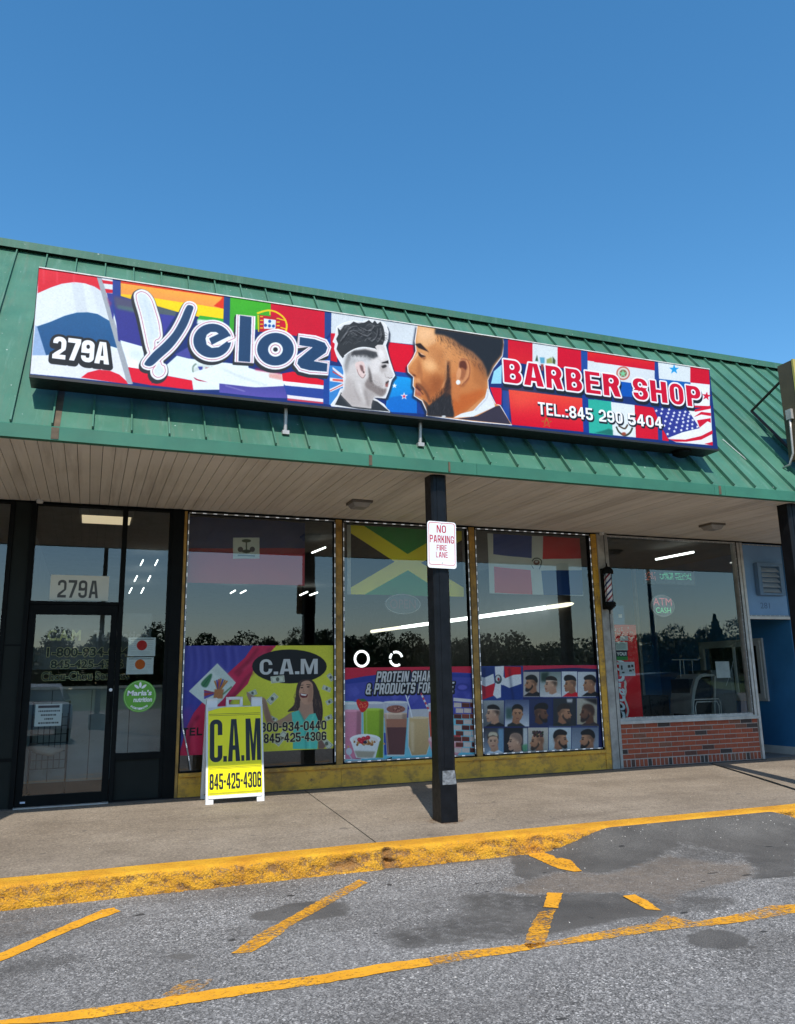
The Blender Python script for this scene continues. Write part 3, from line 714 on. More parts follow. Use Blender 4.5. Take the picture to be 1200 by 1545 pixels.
# ---- sidewalk: three slabs cut along the skewed joints the photo shows
def slab(name, xa0, xa1, xb0, xb1):
    """xa*: left edge x at wall / at kerb; xb*: right edge"""
    nx, ny = 40, 24; bm = bmesh.new(); g = []
    y0, y1 = -2.905, 0.02
    for j in range(ny+1):
        t = j/ny; y = y1+(y0-y1)*t
        row = []
        for i in range(nx+1):
            s = i/nx; xl = xa0+(xa1-xa0)*t; xr = xb0+(xb1-xb0)*t; x = xl+(xr-xl)*s
            row.append(bm.verts.new((x, y, SW_S*y + 0.002*math.sin(x*2.1+y*1.3))))
        g.append(row)
    for j in range(ny):
        for i in range(nx): bm.faces.new((g[j+1][i], g[j+1][i+1], g[j][i+1], g[j][i]))
    # skirts
    edge = [g[0][i] for i in range(nx+1)] + [g[j][nx] for j in range(1, ny+1)] + [g[ny][i] for i in range(nx-1, -1, -1)] + [g[j][0] for j in range(ny-1, 0, -1)]
    low = [bm.verts.new((v.co.x, v.co.y, v.co.z-0.12)) for v in edge]
    for i in range(len(edge)):
        k = (i+1) % len(edge); bm.faces.new((edge[i], edge[k], low[k], low[i]))
    bmesh.ops.recalc_face_normals(bm, faces=bm.faces[:])
    return obj(name, bm, M['walk'], walk, smooth=False)
bm = bmesh.new(); box(bm, -6, 20, -2.90, 0.03, -0.30, -0.075)
walk = obj('sidewalk', bm, M['void']); tag(walk, kind='structure')
j1a, j1b = 2.285, 2.105; j2a, j2b = 7.86, 6.72
slab('concrete_slab', -6, -6, j1a-0.006, j1b-0.006)
slab('concrete_slab', j1a+0.006, j1b+0.006, j2a-0.035, j2b-0.035)
slab('concrete_slab', j2a+0.035, j2b+0.035, 20, 20)
# ---- kerb with broken, painted face
def kerb():
    xs = np.arange(-6, 14, 0.022); prof = []
    # (y,z) from back of painted top band to road
    for t in np.linspace(0, 1, 5): prof.append((-2.905-0.165*t, SW_S*(-2.905)-0.003*t))
    prof += [(-3.088, -0.062), (-3.100, -0.078)]
    for t in np.linspace(0.12, 1, 9): prof.append((-3.100-0.028*t, -0.078-0.15*t))
    P = np.array(prof); n = len(P)
    X = np.repeat(xs[:, None], n, 1); Y = np.repeat(P[None, :, 0], len(xs), 0).copy(); Z = np.repeat(P[None, :, 1], len(xs), 0).copy()
    def ns(sx, sz, seed):
        r = np.random.RandomState(seed); a = r.rand(int(20/sx)+4, int(2/sz)+4)
        u = (X+6)/sx; v = (np.arange(n)[None, :]*0.02)/sz + 0*X; i = u.astype(int); j = v.astype(int); fu = u-i; fv = v-j
        fu = fu*fu*(3-2*fu); fv = fv*fv*(3-2*fv)
        return (a[i, j]*(1-fu)+a[i+1, j]*fu)*(1-fv)+(a[i, j+1]*(1-fu)+a[i+1, j+1]*fu)*fv
    rough = 0.42*ns(0.05, 0.03, 1)+0.28*ns(0.11, 0.05, 2)+0.30*ns(0.026, 0.02, 5)
    face = np.clip((-0.062-Z)/0.03, 0, 1)
    bulge = ns(0.7, 0.5, 3)
    Y += face*((rough-0.5)*0.034 + (bulge-0.5)*0.035 + np.maximum(rough-0.58, 0)*0.06); Z += (1-face)*(ns(0.5, 0.3, 9)-0.5)*0.006
    # broken notch beside the slab joint
    d = np.exp(-((X-2.13)/0.035)**2)*np.clip((Z*-1-0.05)/0.02, 0, 1); Y += 0.07*d*(0.4+rough)
    d2 = np.exp(-((X-1.78)/0.10)**2-((Z+0.15)/0.03)**2); Y += 0.03*d2
    wear = (0.22+np.clip((rough-0.45)*2.0, 0, 1))*face + d*1.3 + d2*1.2 + 0.25*np.exp(-((Z+0.085)/0.012)**2)*ns(0.6, 0.4, 11)*(X < 1.6) + np.clip((-0.2-Z)/0.02, 0, 1)
    co = np.stack([X, Y, Z], -1).reshape(-1, 3).astype(np.float32); idx = np.arange(X.size).reshape(X.shape)
    F = np.stack([idx[:-1, :-1], idx[:-1, 1:], idx[1:, 1:], idx[1:, :-1]], -1).reshape(-1, 4)
    me = bpy.data.meshes.new('curb'); me.from_pydata(co.tolist(), [], F.tolist()); me.update()
    me.polygons.foreach_set('use_smooth', np.ones(len(F), bool))
    a = me.color_attributes.new('wear', 'FLOAT_COLOR', 'POINT'); c = np.ones((len(co), 4), np.float32); c[:, :3] = wear.reshape(-1, 1); a.data.foreach_set('color', c.ravel())
    return new_obj('curb', me, None, M['curb'])
tag(kerb(), kind='structure')
# ---- painted lines
M['pl'] = mat_paint('line_paint', 0.37, 0.47, 40); M['pl_worn'] = mat_paint('worn_line_paint', 0.43, 0.57, 40); M['pl_faint'] = mat_paint('faint_line_paint', 0.50, 0.66)
def stripe(pts, m, o=(0, 0, 1), n=1):
    bm = bmesh.new(); vs = []
    P = [GZ(o[0]+p[0]/o[2], o[1]+p[1]/o[2], ROAD_Z+0.004) for p in pts]
    Q = []
    for i in range(len(P)):
        a = Vector(P[i]); b_ = Vector(P[(i+1) % len(P)]); k_ = max(1, int((b_-a).length/0.035)); nn = Vector((-(b_-a).y, (b_-a).x)).normalized() if (b_-a).length > 0 else Vector((0, 0))
        for q in range(k_): Q.append(tuple(a.lerp(b_, q/k_)+nn*random.uniform(-0.0055, 0.0055)))
    P = Q
    f = bm.faces.new([bm.verts.new((x, y, ROAD_Z+0.0035)) for x, y in P])
    bmesh.ops.triangulate(bm, faces=[f]); bmesh.ops.recalc_face_normals(bm, faces=bm.faces[:])
    for f in bm.faces:
        if f.normal.z < 0: f.normal_flip()
    return tag(obj('painted_line', bm, m), kind='structure')
T1 = (0, 1180, 3); T2 = (400, 1180, 3); T3 = (800, 1180, 3)
def full(o, pts): return [(o[0]+x/o[2], o[1]+y/o[2]) for x, y in pts]
top = full(T1, [(-200,1105),(0,1078),(250,1045),(690,985),(850,955),(1200,905)])+full(T2, [(250,872),(530,822),(740,795)])
bot = full(T1, [(-200,1125),(0,1098),(280,1085),(640,1035),(900,995),(1200,948)])+full(T2, [(300,905),(560,858),(760,828)])
stripe(top+bot[::-1], M['pl'])
top = full(T2, [(740,795),(900,765),(1200,728)])+full(T3, [(60,725),(380,665),(560,635)])
bot = full(T2, [(760,828),(900,805),(1200,758)])+full(T3, [(60,748),(400,700),(640,665),(610,600)])
stripe(top+bot[::-1], M['pl_worn'])
stripe(full(T3, [(610,600),(745,632),(900,606),(1090,560),(1200,553),(1300,535),(1300,572),(1200,592),(900,642),(740,655),(640,665)]), M['pl_worn'])
stripe(full(T1, [(-120,820),(0,775),(240,672),(460,578),(515,568),(545,585),(430,625),(240,705),(80,780),(-120,860)]), M['pl'])
stripe(full(T2, [(-40,690),(60,640),(280,515),(425,440),(468,455),(400,490),(120,650),(20,725),(-60,770),(-150,775)]), M['pl_worn'])
stripe(full(T1, [(720,975),(800,915),(860,895),(975,890),(900,945),(860,962)]), M['pl_faint'])
stripe(full(T3, [(0,298),(60,298),(120,345),(170,340),(235,402),(200,405),(125,390),(0,335),(-20,318)]), M['pl'])
stripe(full(T3, [(80,500),(150,502),(128,570),(60,565)]), M['pl'])
stripe(full(T3, [(40,585),(115,575),(65,735),(0,755),(-30,735),(-10,680)]), M['pl_worn'])
stripe(full(T3, [(420,515),(475,508),(530,535),(595,582),(530,575)]), M['pl'])

# ================================================================== the strip building
bld = thing('shop_building', 'long low shop building with green standing seam metal roof, beige soffit and dark shop windows', 'building', (0, 0, 0))
RS = 1.2115; EY, EZ = -2.52, 3.11           # eave
nrm = Vector((0, -RS, 1)).normalized()
def roof_pt(x, y, h=0.0): return Vector((x, y, EZ+(y-EY)*RS)) + nrm*h
RY = -0.385; XS0 = -0.661
bm = bmesh.new()                                        # one pan with its raised seam, shared by all
for q in ((0.0, 0.2913),):
    a, b_ = q
    p = [roof_pt(a, EY), roof_pt(b_, EY), roof_pt(b_, RY), roof_pt(a, RY)]
    quad(bm, p)
    w = 0.006
    A = [roof_pt(-w, EY), roof_pt(w, EY), roof_pt(w, EY, 0.034), roof_pt(-w, EY, 0.034)]
    B = [roof_pt(-w, RY), roof_pt(w, RY), roof_pt(w, RY, 0.034), roof_pt(-w, RY, 0.034)]
    VA = [bm.verts.new(v) for v in A]; VB = [bm.verts.new(v) for v in B]
    for i in range(4): bm.faces.new((VA[i], VA[(i+1) % 4], VB[(i+1) % 4], VB[i]))
    bm.faces.new(VA[::-1])
pan = obj('roof_panel', bm, M['roof'], bld); pan.location.x = XS0-0.2913*12
for i in range(1, 62):
    o = pan.copy(); COL.objects.link(o); o.parent = bld; o.location.x = XS0-0.2913*12+0.2913*i
    o.location.z = random.uniform(-0.002, 0.002)
x0, x1 = -4.6, 14.0
bm = bmesh.new()
rz = EZ+(RY-EY)*RS
prism(bm, [(RY-0.10, rz-0.045), (RY-0.105, rz+0.04), (RY+0.03, rz+0.075), (RY+0.9, rz+0.03), (RY+0.9, rz-0.3), (RY+0.02, rz-0.3), (RY+0.02, rz+0.02), (RY-0.085, rz+0.01)], 'x', x0, x1)
obj('ridge_cap', bm, M['roof'], bld)
sec = [-4.6, -2.1, 2.215, 2.98, 3.27, 6.06, 6.20, 9.3, 14.0]
for a, b_ in zip(sec[:-1], sec[1:]):
    bm = bmesh.new(); prism(bm, [(EY-0.012, 3.0), (EY-0.014, EZ-0.004), (EY-0.002, EZ+0.004), (EY+0.05, EZ+0.012), (EY+0.05, 3.0)], 'x', a+0.0015, b_-0.0015)
    obj('fascia_panel', bm, M['fascia'], bld)
# rust streaks on the eave below leaking seams
for (x, w, z0, z1) in ((-0.345, 0.055, 3.008, 3.10), (2.225, 0.03, 3.008, 3.10), (2.99, 0.018, 3.008, 3.10), (6.13, 0.03, 3.008, 3.10)):
    BX('rust_stain', x-w/2, x+w/2, EY-0.0165, EY-0.0145, z0, z1, M['stain'], bld)
bm = bmesh.new(); p = [roof_pt(-0.375, EY+0.002, 0.003), roof_pt(-0.315, EY+0.002, 0.003), roof_pt(-0.31, EY+0.42, 0.003), roof_pt(-0.355, EY+0.42, 0.003)]
quad(bm, p); obj('rust_stain', bm, M['stain'], bld)
# soffit planks
PW = 0.096
def soff_z(y): return 3.055 + 0.020*y
bm = bmesh.new(); g = 0.0022
for s in (0,):
    pts = [(g, 0.0), (PW-g, 0.0), (PW-g, 0.012), (PW-0.010, 0.016), (g, 0.016)]
    A = [bm.verts.new((x, EY+0.05, soff_z(EY)+z)) for x, z in pts]; B = [bm.verts.new((x, 0.0, soff_z(0)+z)) for x, z in pts]
    n = len(pts)
    for i in range(n): bm.faces.new((A[i], A[(i+1) % n], B[(i+1) % n], B[i]))
bmesh.ops.recalc_face_normals(bm, faces=bm.faces[:])
pl = obj('soffit_plank', bm, M['soffit'], bld); pl.location.x = -4.6
for i in range(1, int((14+4.6)/PW)):
    o = pl.copy(); COL.objects.link(o); o.parent = bld; o.location.x = -4.6+PW*i; o.location.z = random.uniform(-0.0015, 0.0015)
BX('soffit_backing', x0, x1, EY+0.06, -0.01, 3.085, 3.10, M['void'], bld)
BX('soffit_trim', x0, x1, -0.024, 0.0, 3.030, 3.052, M['black'], bld)
# walls hidden behind: roof deck, back, party walls
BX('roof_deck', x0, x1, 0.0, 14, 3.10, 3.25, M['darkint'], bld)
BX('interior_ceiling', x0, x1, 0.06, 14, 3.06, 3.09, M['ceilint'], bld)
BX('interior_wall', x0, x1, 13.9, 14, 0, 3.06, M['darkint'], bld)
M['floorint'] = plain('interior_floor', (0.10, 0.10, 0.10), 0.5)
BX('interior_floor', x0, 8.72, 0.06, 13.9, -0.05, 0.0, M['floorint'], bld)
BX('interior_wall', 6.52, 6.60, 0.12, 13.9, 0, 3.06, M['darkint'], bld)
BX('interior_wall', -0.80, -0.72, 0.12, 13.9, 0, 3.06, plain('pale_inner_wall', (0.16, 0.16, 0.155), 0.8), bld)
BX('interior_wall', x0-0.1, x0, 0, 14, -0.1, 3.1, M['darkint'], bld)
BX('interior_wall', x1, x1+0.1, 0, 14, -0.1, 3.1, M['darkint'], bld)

def window(x0, x1, z0, z1, w, m, y0=-0.03, y1=0.06, glass_y=0.012, name='shop_window'):
    fr = obj(name, frame_bm(x0, x1, z0, z1, w, y0, y1), m, bld)
    wl, wr, wb, wt = (w if hasattr(w, '__len__') else (w,)*4)
    gp = BX('glass_pane', x0+wl-0.003, x1-wr+0.003, glass_y, glass_y+0.006, z0+wb-0.003, z1-wt+0.003, M['glass'], fr)
    return fr
# yellow framed bays: posts, sill and kick board
ZT = 3.03
BX('yellow_jamb', 0.902, 0.932, -0.05, 0.06, 0, ZT, M['brownframe'], bld)
for a in (2.655, 4.400): BX('yellow_mullion', a-0.010, a+0.062, -0.055, 0.06, 0.245, ZT, M['brownframe'], bld)
BX('yellow_jamb', 6.205, 6.285, -0.055, 0.06, 0.0, ZT, M['yframe'], bld)
BX('window_sill', 0.936, 6.204, -0.075, 0.06, 0.205, 0.244, M['yframe'], bld, 0.004)
for a, b_ in ((0.936, 2.70), (2.703, 4.43), (4.433, 6.204)): BX('kick_board', a, b_, -0.045, 0.06, 0.0, 0.204, M['yframe'], bld)
BX('wall_footing', -4.6, 8.80, -0.085, -0.02, -0.06, -0.0015+0.006, plain('dark_footing', (0.06, 0.055, 0.05), 0.9, var=0.3, vs=12), bld)
def bay(x0, x1):
    fr = obj('shop_window', frame_bm(x0, x1, 0.245, ZT, 0.012, -0.035, 0.05), M['black'], bld)
    BX('glass_pane', x0+0.010, x1-0.010, 0.0, 0.006, 0.255, ZT-0.010, M['glass'], fr)
    return fr
W1 = bay(0.936, 2.642); W2 = bay(2.726, 4.387); W3 = bay(4.471, 6.204)
# grey column with the barber pole
BX('grey_column', 6.287, 6.448, -0.07, 0.05, 0.0, ZT+0.01, M['post_grey'], bld, 0.004)
BX('column_trim', 6.395, 6.402, -0.073, -0.0702, 0.0, ZT, M['void'], bld)
# right hand window with aluminium frame above brick
RW = obj('shop_window', frame_bm(6.449, 8.755, 0.55, ZT, (0.022, 0.075, 0.065, 0.012), -0.045, 0.05), M['alu'], bld)
BX('glass_pane', 6.47, 8.685, 0.0, 0.006, 0.612, ZT-0.01, M['glass'], RW)
BX('window_sill', 6.449, 8.755, -0.07, -0.046, 0.545, 0.585, M['alu'], RW)
BX('corner_post', 8.757, 8.80, -0.055, 0.05, 0.0, ZT, M['alu'], bld)
BX('corner_bead', 8.682, 8.700, -0.052, -0.046, 0.60, ZT, plain('dark_bead', (0.03, 0.025, 0.02), 0.6), bld)
SG = obj('side_window', (lambda b_: (box(b_, 8.74, 8.79, 0.05, 0.10, 0.55, ZT), box(b_, 8.74, 8.79, 2.4, 2.46, 0.0, ZT), box(b_, 8.74, 8.79, 0.10, 2.4, 0.50, 0.56), b_)[3])(bmesh.new()), M['alu'], bld)
BX('glass_pane', 8.765, 8.771, 0.10, 2.4, 0.56, ZT, M['glass'], SG)
BX('side_wall', 8.74, 8.79, 0.05, 2.4, 0.0, 0.499, M['darkint'], bld)
# brick stall riser, brick by brick
bw = BX('brick_wall', 6.449, 8.756, -0.030, 0.05, 0.0, 0.544, M['mortar'], bld)
bm = bmesh.new(); box(bm, 0, 0.189, -0.006, 0.0, 0, 0.0525, 0, 0.0015); bk = bpy.data.meshes.new('brick'); bm.to_mesh(bk); bm.free()
bm = bmesh.new(); box(bm, 0, 0.050, -0.005, 0.0, 0, 0.088, 0, 0.0015); bs_ = bpy.data.meshes.new('brick_end'); bm.to_mesh(bs_); bm.free()
bm = bmesh.new(); box(bm, 0, 0.088, -0.006, 0.0, 0, 0.0525, 0, 0.0015); bh = bpy.data.meshes.new('brick_half'); bm.to_mesh(bh); bm.free()
def setb(me, x, z):
    if not me.materials: me.materials.append(M['brick'])
    o = bpy.data.objects.new('brick', me); COL.objects.link(o); o.parent = bw
    o.location = (x, -0.030+random.uniform(-0.0015, 0.0015), z)
x = 6.470
while x < 8.70: setb(bs_, x, 0.010); x += 0.0655
for r in range(7):
    z = 0.112+r*0.0635; x = 6.462
    if r % 2: setb(bh, x, z); x += 0.100
    while x < 8.56: setb(bk, x, z); x += 0.1995
    if x < 8.66: setb(bh, x, z)
# ---- blue recess on the right
BX('bulkhead', 8.802, 9.585, -0.01, 0.12, 1.965, ZT+0.02, M['blueup'], bld)
BX('bulkhead_trim', 8.802, 9.61, -0.045, 0.0, 1.925, 1.963, M['offwhite'], bld)
WX = 9.61
bm = bmesh.new()
wy0, wy1, wz0, wz1 = 0.60, 1.86, 0.80, 1.66
for a in ((0.0, wy0, 0, 3.05), (wy1, 3.2, 0, 3.05), (wy0, wy1, 0, wz0), (wy0, wy1, wz1, 3.05)):
    box(bm, WX, WX+0.12, a[0], a[1], a[2], a[3])
obj('blue_wall', bm, M['blue'], bld)
bm = bmesh.new()
def yframe(bm, y0, y1, z0, z1, w, xa, xb):
    box(bm, xa, xb, y0, y0+w, z0, z1); box(bm, xa, xb, y1-w, y1, z0, z1); box(bm, xa, xb, y0+w, y1-w, z0, z0+w); box(bm, xa, xb, y0+w, y1-w, z1-w, z1)
yframe(bm, wy0-0.05, wy1+0.06, wz0-0.05, wz1+0.03, 0.10, WX-0.035, WX-0.002); yframe(bm, wy0-0.01, wy1+0.02, wz0-0.01, wz1-0.01, 0.07, WX-0.05, WX-0.0355)
swn = obj('side_window', bm, plain('dull_white_casing', (0.42, 0.43, 0.41), 0.6, var=0.12), bld)
BX('sash_bar', WX+0.0, WX+0.03, 1.17, 1.21, wz0+0.05, wz1-0.07, M['offwhite'], swn)
BX('glass_pane', WX+0.035, WX+0.041, wy0, wy1, wz0, wz1, M['glass'], swn)
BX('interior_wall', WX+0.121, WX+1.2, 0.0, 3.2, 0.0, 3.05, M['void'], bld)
BX('baseboard', WX-0.016, WX-0.001, 0.01, 2.4, 0.0, 0.11, M['offwhite'], bld)
BX('recess_floor', 8.80, WX, 0.02, 3.2, -0.06, -0.002, plain('recess_floor_tile', (0.16, 0.17, 0.17), 0.6), bld)
BX('recess_back_wall', 8.80, WX, 3.0, 3.12, 0, 3.05, M['blue'], bld)
BX('right_wall', WX+0.001, 14.0, -0.001, 0.15, 0, 3.05, M['blue'], bld)
# louvre on the bulkhead
vt = thing('wall_vent', 'blue louvred vent box on the pale blue wall above the recess', 'vent', (9.25, -0.02, 2.5))
bm = bmesh.new(); 
for a in ((-0.24, -0.175, -0.23, 0.24), (0.175, 0.24, -0.23, 0.24), (-0.175, 0.175, 0.19, 0.24), (-0.175, 0.175, -0.23, -0.20)): box(bm, a[0], a[1], -0.07, 0.0, a[2], a[3])
M['ventc'] = plain('vent_blue', (0.11, 0.20, 0.32), 0.6); obj('vent_frame', bm, M['ventc'], vt)
for i in range(5):
    bm = bmesh.new(); z = -0.19+i*0.076
    prism(bm, [(-0.062, z), (-0.058, z-0.004), (-0.004, z+0.060), (-0.008, z+0.066)], 'x', -0.174, 0.174); obj('slat', bm, plain('slat_grey', (0.30, 0.36, 0.42), 0.5) if i == 0 else bpy.data.materials['slat_grey'], vt)
tn = thing('house_number', 'faded number lettering on the pale blue bulkhead under the vent', 'number', (9.16, -0.012, 2.12))
for o in text('281', 9.065, 9.24, 2.08, 2.165, -0.012, plain('faded_number', (0.07, 0.13, 0.24), 0.6), None, 0.0):
    o.parent = tn; o.matrix_parent_inverse = Matrix.Translation((-9.16, 0.012, -2.12))
# ---- entrance 279A
BX('pilaster', -0.80, -0.645, -0.04, 0.06, 0.0, ZT, M['panel'], bld)
BX('pilaster_edge', -0.838, -0.802, -0.055, 0.06, 0.0, ZT, M['black'], bld)
BX('pilaster_band', -0.80, -0.645, -0.045, -0.0405, 0.44, 0.475, M['black'], bld); BX('pilaster_band', -0.80, -0.645, -0.045, -0.0405, 1.555, 1.57, M['black'], bld)
BX('door_post', -0.643, -0.600, -0.06, 0.06, 0.0, ZT, M['black'], bld)
BX('door_post', 0.262, 0.302, -0.06, 0.06, 0.0, ZT, M['black'], bld)
TR = obj('transom_window', frame_bm(-0.599, 0.261, 1.98, ZT, (0.008, 0.004, 0.03, 0.01), -0.045, 0.05), M['black'], bld)
BX('glass_pane', -0.592, 0.258, 0.0, 0.006, 2.008, ZT-0.008, M['glass'], TR)
SLW = obj('side_light', frame_bm(0.303, 0.778, 0.0, ZT, (0.006, 0.03, 0.02, 0.01), -0.045, 0.05), M['black'], bld)
BX('side_light_rail', 0.309, 0.748, -0.045, 0.05, 0.405, 0.47, M['black'], SLW)
BX('glass_pane', 0.306, 0.750, 0.0, 0.006, 0.468, ZT-0.008, M['glass'], SLW)
BX('lower_panel', 0.310, 0.747, -0.02, 0.02, 0.02, 0.404, M['panel'], SLW)
BX('door_jamb_block', 0.779, 0.899, -0.055, 0.06, 0.0, ZT, M['black'], bld)
DR = obj('door', frame_bm(-0.595, 0.257, 0.012, 1.975, (0.065, 0.065, 0.10, 0.10), -0.038, 0.012), M['black'], bld)
BX('glass_pane', -0.533, 0.195, -0.016, -0.010, 0.108, 1.878, M['glass'], DR)
bm = bmesh.new(); box(bm, 0.196, 0.226, -0.085, -0.040, 0.78, 1.04, 0, 0.006); box(bm, 0.20, 0.222, -0.0395, -0.0385, 0.80, 1.02); obj('door_handle', bm, M['black'], DR)
bm = bmesh.new(); lathe(bm, [(0.017, 0), (0.017, 0.008), (0.010, 0.012)], 0, 0, 14)
bmesh.ops.rotate(bm, verts=bm.verts[:], cent=(0, 0, 0), matrix=Matrix.Rotation(math.radians(90), 3, 'X')); bmesh.ops.translate(bm, verts=bm.verts[:], vec=(0.228, -0.038, 1.107))
obj('lock_cylinder', bm, M['whitep'], DR)
BX('door_threshold', -0.60, 0.262, -0.10, 0.02, -0.0005, 0.011, M['alu'], bld)
BX('closer_label', -0.545, -0.50, -0.0405, -0.0385, 0.045, 0.062, plain('pale_label', (0.5, 0.55, 0.65), 0.5), DR)
# far left shop window
FW = obj('shop_window', frame_bm(-4.5, -0.839, 0.0, ZT, (0.05, 0.008, 0.42, 0.01), -0.045, 0.05), M['black'], bld)
BX('glass_pane', -4.45, -0.845, 0.0, 0.006, 0.418, ZT-0.008, M['glass'], FW)
# ================================================================== posts with the no-parking sign
def post(x0, x1, label, full_=True):
    t = thing('steel_post', label, 'post', ((x0+x1)/2, -2.33, -0.04), 'steel posts holding up the canopy')
    cx = (x0+x1)/2; ox, oy, oz = t.location
    def sec(w, d, ch=0.018):
        return [(-w+ch, -d), (w-ch, -d), (w, -d+ch), (w, d-ch), (w-ch, d), (-w+ch, d), (-w, d-ch), (-w, -d+ch)]
    def loft(levels):
        bm = bmesh.new(); R = []
        for z, w, d, dx, dy, ch in levels: R.append([bm.verts.new((x+dx, y+dy, z)) for x, y in sec(w, d, ch)])
        for a, b_ in zip(R[:-1], R[1:]):
            for i in range(8): bm.faces.new((a[i], a[(i+1) % 8], b_[(i+1) % 8], b_[i]))
        bm.faces.new(R[0][::-1]); bm.faces.new(R[-1]); return bm
    obj('post_base', loft([(0, 0.078, 0.095, 0, 0, 0.004), (0.305, 0.078, 0.095, 0, 0, 0.004)]), M['post'], t)
    obj('post_collar', loft([(0.305, 0.078, 0.095, 0, 0, 0.006), (0.42, 0.078, 0.09, -0.003, 0, 0.022)]), M['post'], t)
    obj('post_shaft', loft([(0.42, 0.078, 0.088, -0.003, 0.0, 0.020), (3.075, 0.078, 0.088, -0.003, 0, 0.020)]), M['post'], t)
    bm = bmesh.new(); quad(bm, [(-0.060, -0.0965, 0.306), (0.072, -0.0965, 0.306), (0.060, -0.0925, 0.42), (-0.055, -0.0925, 0.42)]); obj('scuffed_patch', bm, M['scuff'], t)
    BX('front_web', -0.030, 0.030, -0.0925, -0.0882, 0.44, 3.05, M['post'], t)
    BX('cap_plate', -0.10, 0.10, -0.12, 0.12, 3.052, 3.066, M['alu'], t)
    return t
p1 = post(2.855, 3.020, 'black steel post carrying the small no parking sign before the middle window')
p2 = post(7.185, 7.35, 'black steel post at the right edge in front of the blue recess')
post(-1.33, -1.165, 'black steel post outside the left edge of the view beside the dark entrance')
bm = bmesh.new()
for i in range(26):
    a = i/26*2*math.pi; bm.verts.new((2.935+0.17*math.cos(a)*(0.8+0.3*random.random()), -2.33+0.16*math.sin(a)*(0.8+0.3*random.random()), 0))
for v in bm.verts: v.co.z = SW_S*v.co.y+0.0045
bm.faces.new(bm.verts[:])
rm, nt, b = newmat('rust_bleed'); co = coords(nt, 'World'); b.inputs['Base Color'].default_value = (0.20, 0.10, 0.04, 1); b.inputs['Roughness'].default_value = 0.9
mx = N(nt, 'ShaderNodeMixShader'); tr = N(nt, 'ShaderNodeBsdfTransparent'); L(nt, ramp(nt, noise(nt, co, 16, 6, 0.7), [(0.45, 0.0), (0.65, 0.75)]), mx.inputs[0]); L(nt, tr.outputs[0], mx.inputs[1]); L(nt, b.outputs[0], mx.inputs[2]); L(nt, mx.outputs[0], [n for n in nt.nodes if n.type == 'OUTPUT_MATERIAL'][0].inputs[0])
tag(obj('rust_stain', bm, rm), kind='structure')

np_ = thing('no_parking_sign', 'small white NO PARKING FIRE LANE sign with red lettering fixed to the black post', 'sign', (2.93, -2.445, 2.34))
SGY = -2.445
def rrect(x0, x1, z0, z1, r, n=6):
    P = []
    for cx, cz, a0 in ((x1-r, z1-r, 0), (x0+r, z1-r, 90), (x0+r, z0+r, 180), (x1-r, z0+r, 270)):
        for i in range(n+1):
            a = math.radians(a0+90*i/n); P.append((cx+r*math.cos(a), cz+r*math.sin(a)))
    return P
rot = Matrix.Rotation(math.radians(-0.9), 4, 'Y')
def npadd(o):
    o.parent = np_; o.matrix_parent_inverse = Matrix.Identity(4)
bm = bmesh.new(); prism(bm, rrect(-0.142, 0.142, -0.214, 0.214, 0.026), 'y', -0.0035, 0.0); npadd(obj('sign_plate', bm, M['whitep']))
bm = bmesh.new(); A = rrect(-0.131, 0.131, -0.185, 0.204, 0.022); B = rrect(-0.126, 0.126, -0.180, 0.199, 0.018)
va = [bm.verts.new((x, -0.0045, z)) for x, z in A]; vb = [bm.verts.new((x, -0.0045, z)) for x, z in B]
for i in range(len(A)): bm.faces.new((va[i], va[(i+1) % len(A)], vb[(i+1) % len(A)], vb[i]))
npadd(obj('sign_border', bm, plain('sign_red', (0.55, 0.02, 0.04), 0.4)))
cn = Canvas(-0.124, 0.124, -0.150, 0.192, 1500, (226, 228, 230), -0.0042)
for s_, x0_, x1_, z0_, z1_, st_ in (('NO', -0.050, 0.042, 0.110, 0.180, 0.24), ('PARKING', -0.119, 0.119, 0.017, 0.086, 0.25), ('FIRE', -0.052, 0.047, -0.054, -0.002, 0.24), ('LANE', -0.060, 0.056, -0.118, -0.066, 0.24)): gtext(cn, s_, x0_, x1_, z0_, z1_, [(0.0004, (176, 24, 48), 0, 0)], st=st_, bt=0.14, gap=0.24)
npadd(cn.sheet('lettering_panel', None, 0.4, -0.0042, 0.0005))
for z in (0.196, -0.165):
    bm = bmesh.new(); lathe(bm, [(0.006, -0.002), (0.006, 0.001), (0.003, 0.003)], 0, 0, 10)
    bmesh.ops.rotate(bm, verts=bm.verts[:], cent=(0, 0, 0), matrix=Matrix.Rotation(math.radians(90), 3, 'X')); bmesh.ops.translate(bm, verts=bm.verts[:], vec=(0, -0.0045, z)); npadd(obj('bolt', bm, M['alu']))
np_.rotation_euler = (0, math.radians(1.0), 0)

# ================================================================== big fascia sign
SY = -2.52; SX0, SX1, SZ0, SZ1 = -0.553, 6.175, 3.512, 4.418
sg = thing('shop_sign', 'long sign with flags, two haircut portraits and BARBER SHOP lettering on the green roof', 'sign', (2.8, SY, 3.5))
def kid(o, t):
    o.parent = t; o.matrix_parent_inverse = Matrix.Translation(-Vector(t.location)); return o
kid(BX('sign_cabinet', SX0+0.01, SX1-0.01, SY+0.006, SY+0.235, SZ0+0.004, SZ1-0.004, plain('black_cabinet', (0.014, 0.013, 0.012), 0.5, var=0.3)), sg)
kid(BX('top_trim', SX0, SX1, SY-0.006, SY+0.02, SZ1, SZ1+0.009, plain('white_trim', (0.60, 0.59, 0.56), 0.5, var=0.25, vs=14)), sg)
bm = bmesh.new(); box(bm, SX0-0.006, SX1+0.006, SY-0.006, SY+0.24, SZ0-0.022, SZ0-0.0005); box(bm, SX0-0.006, SX0-0.0005, SY-0.003, SY+0.24, SZ0, SZ1); kid(obj('cabinet_lip', bm, bpy.data.materials['black_cabinet']), sg)
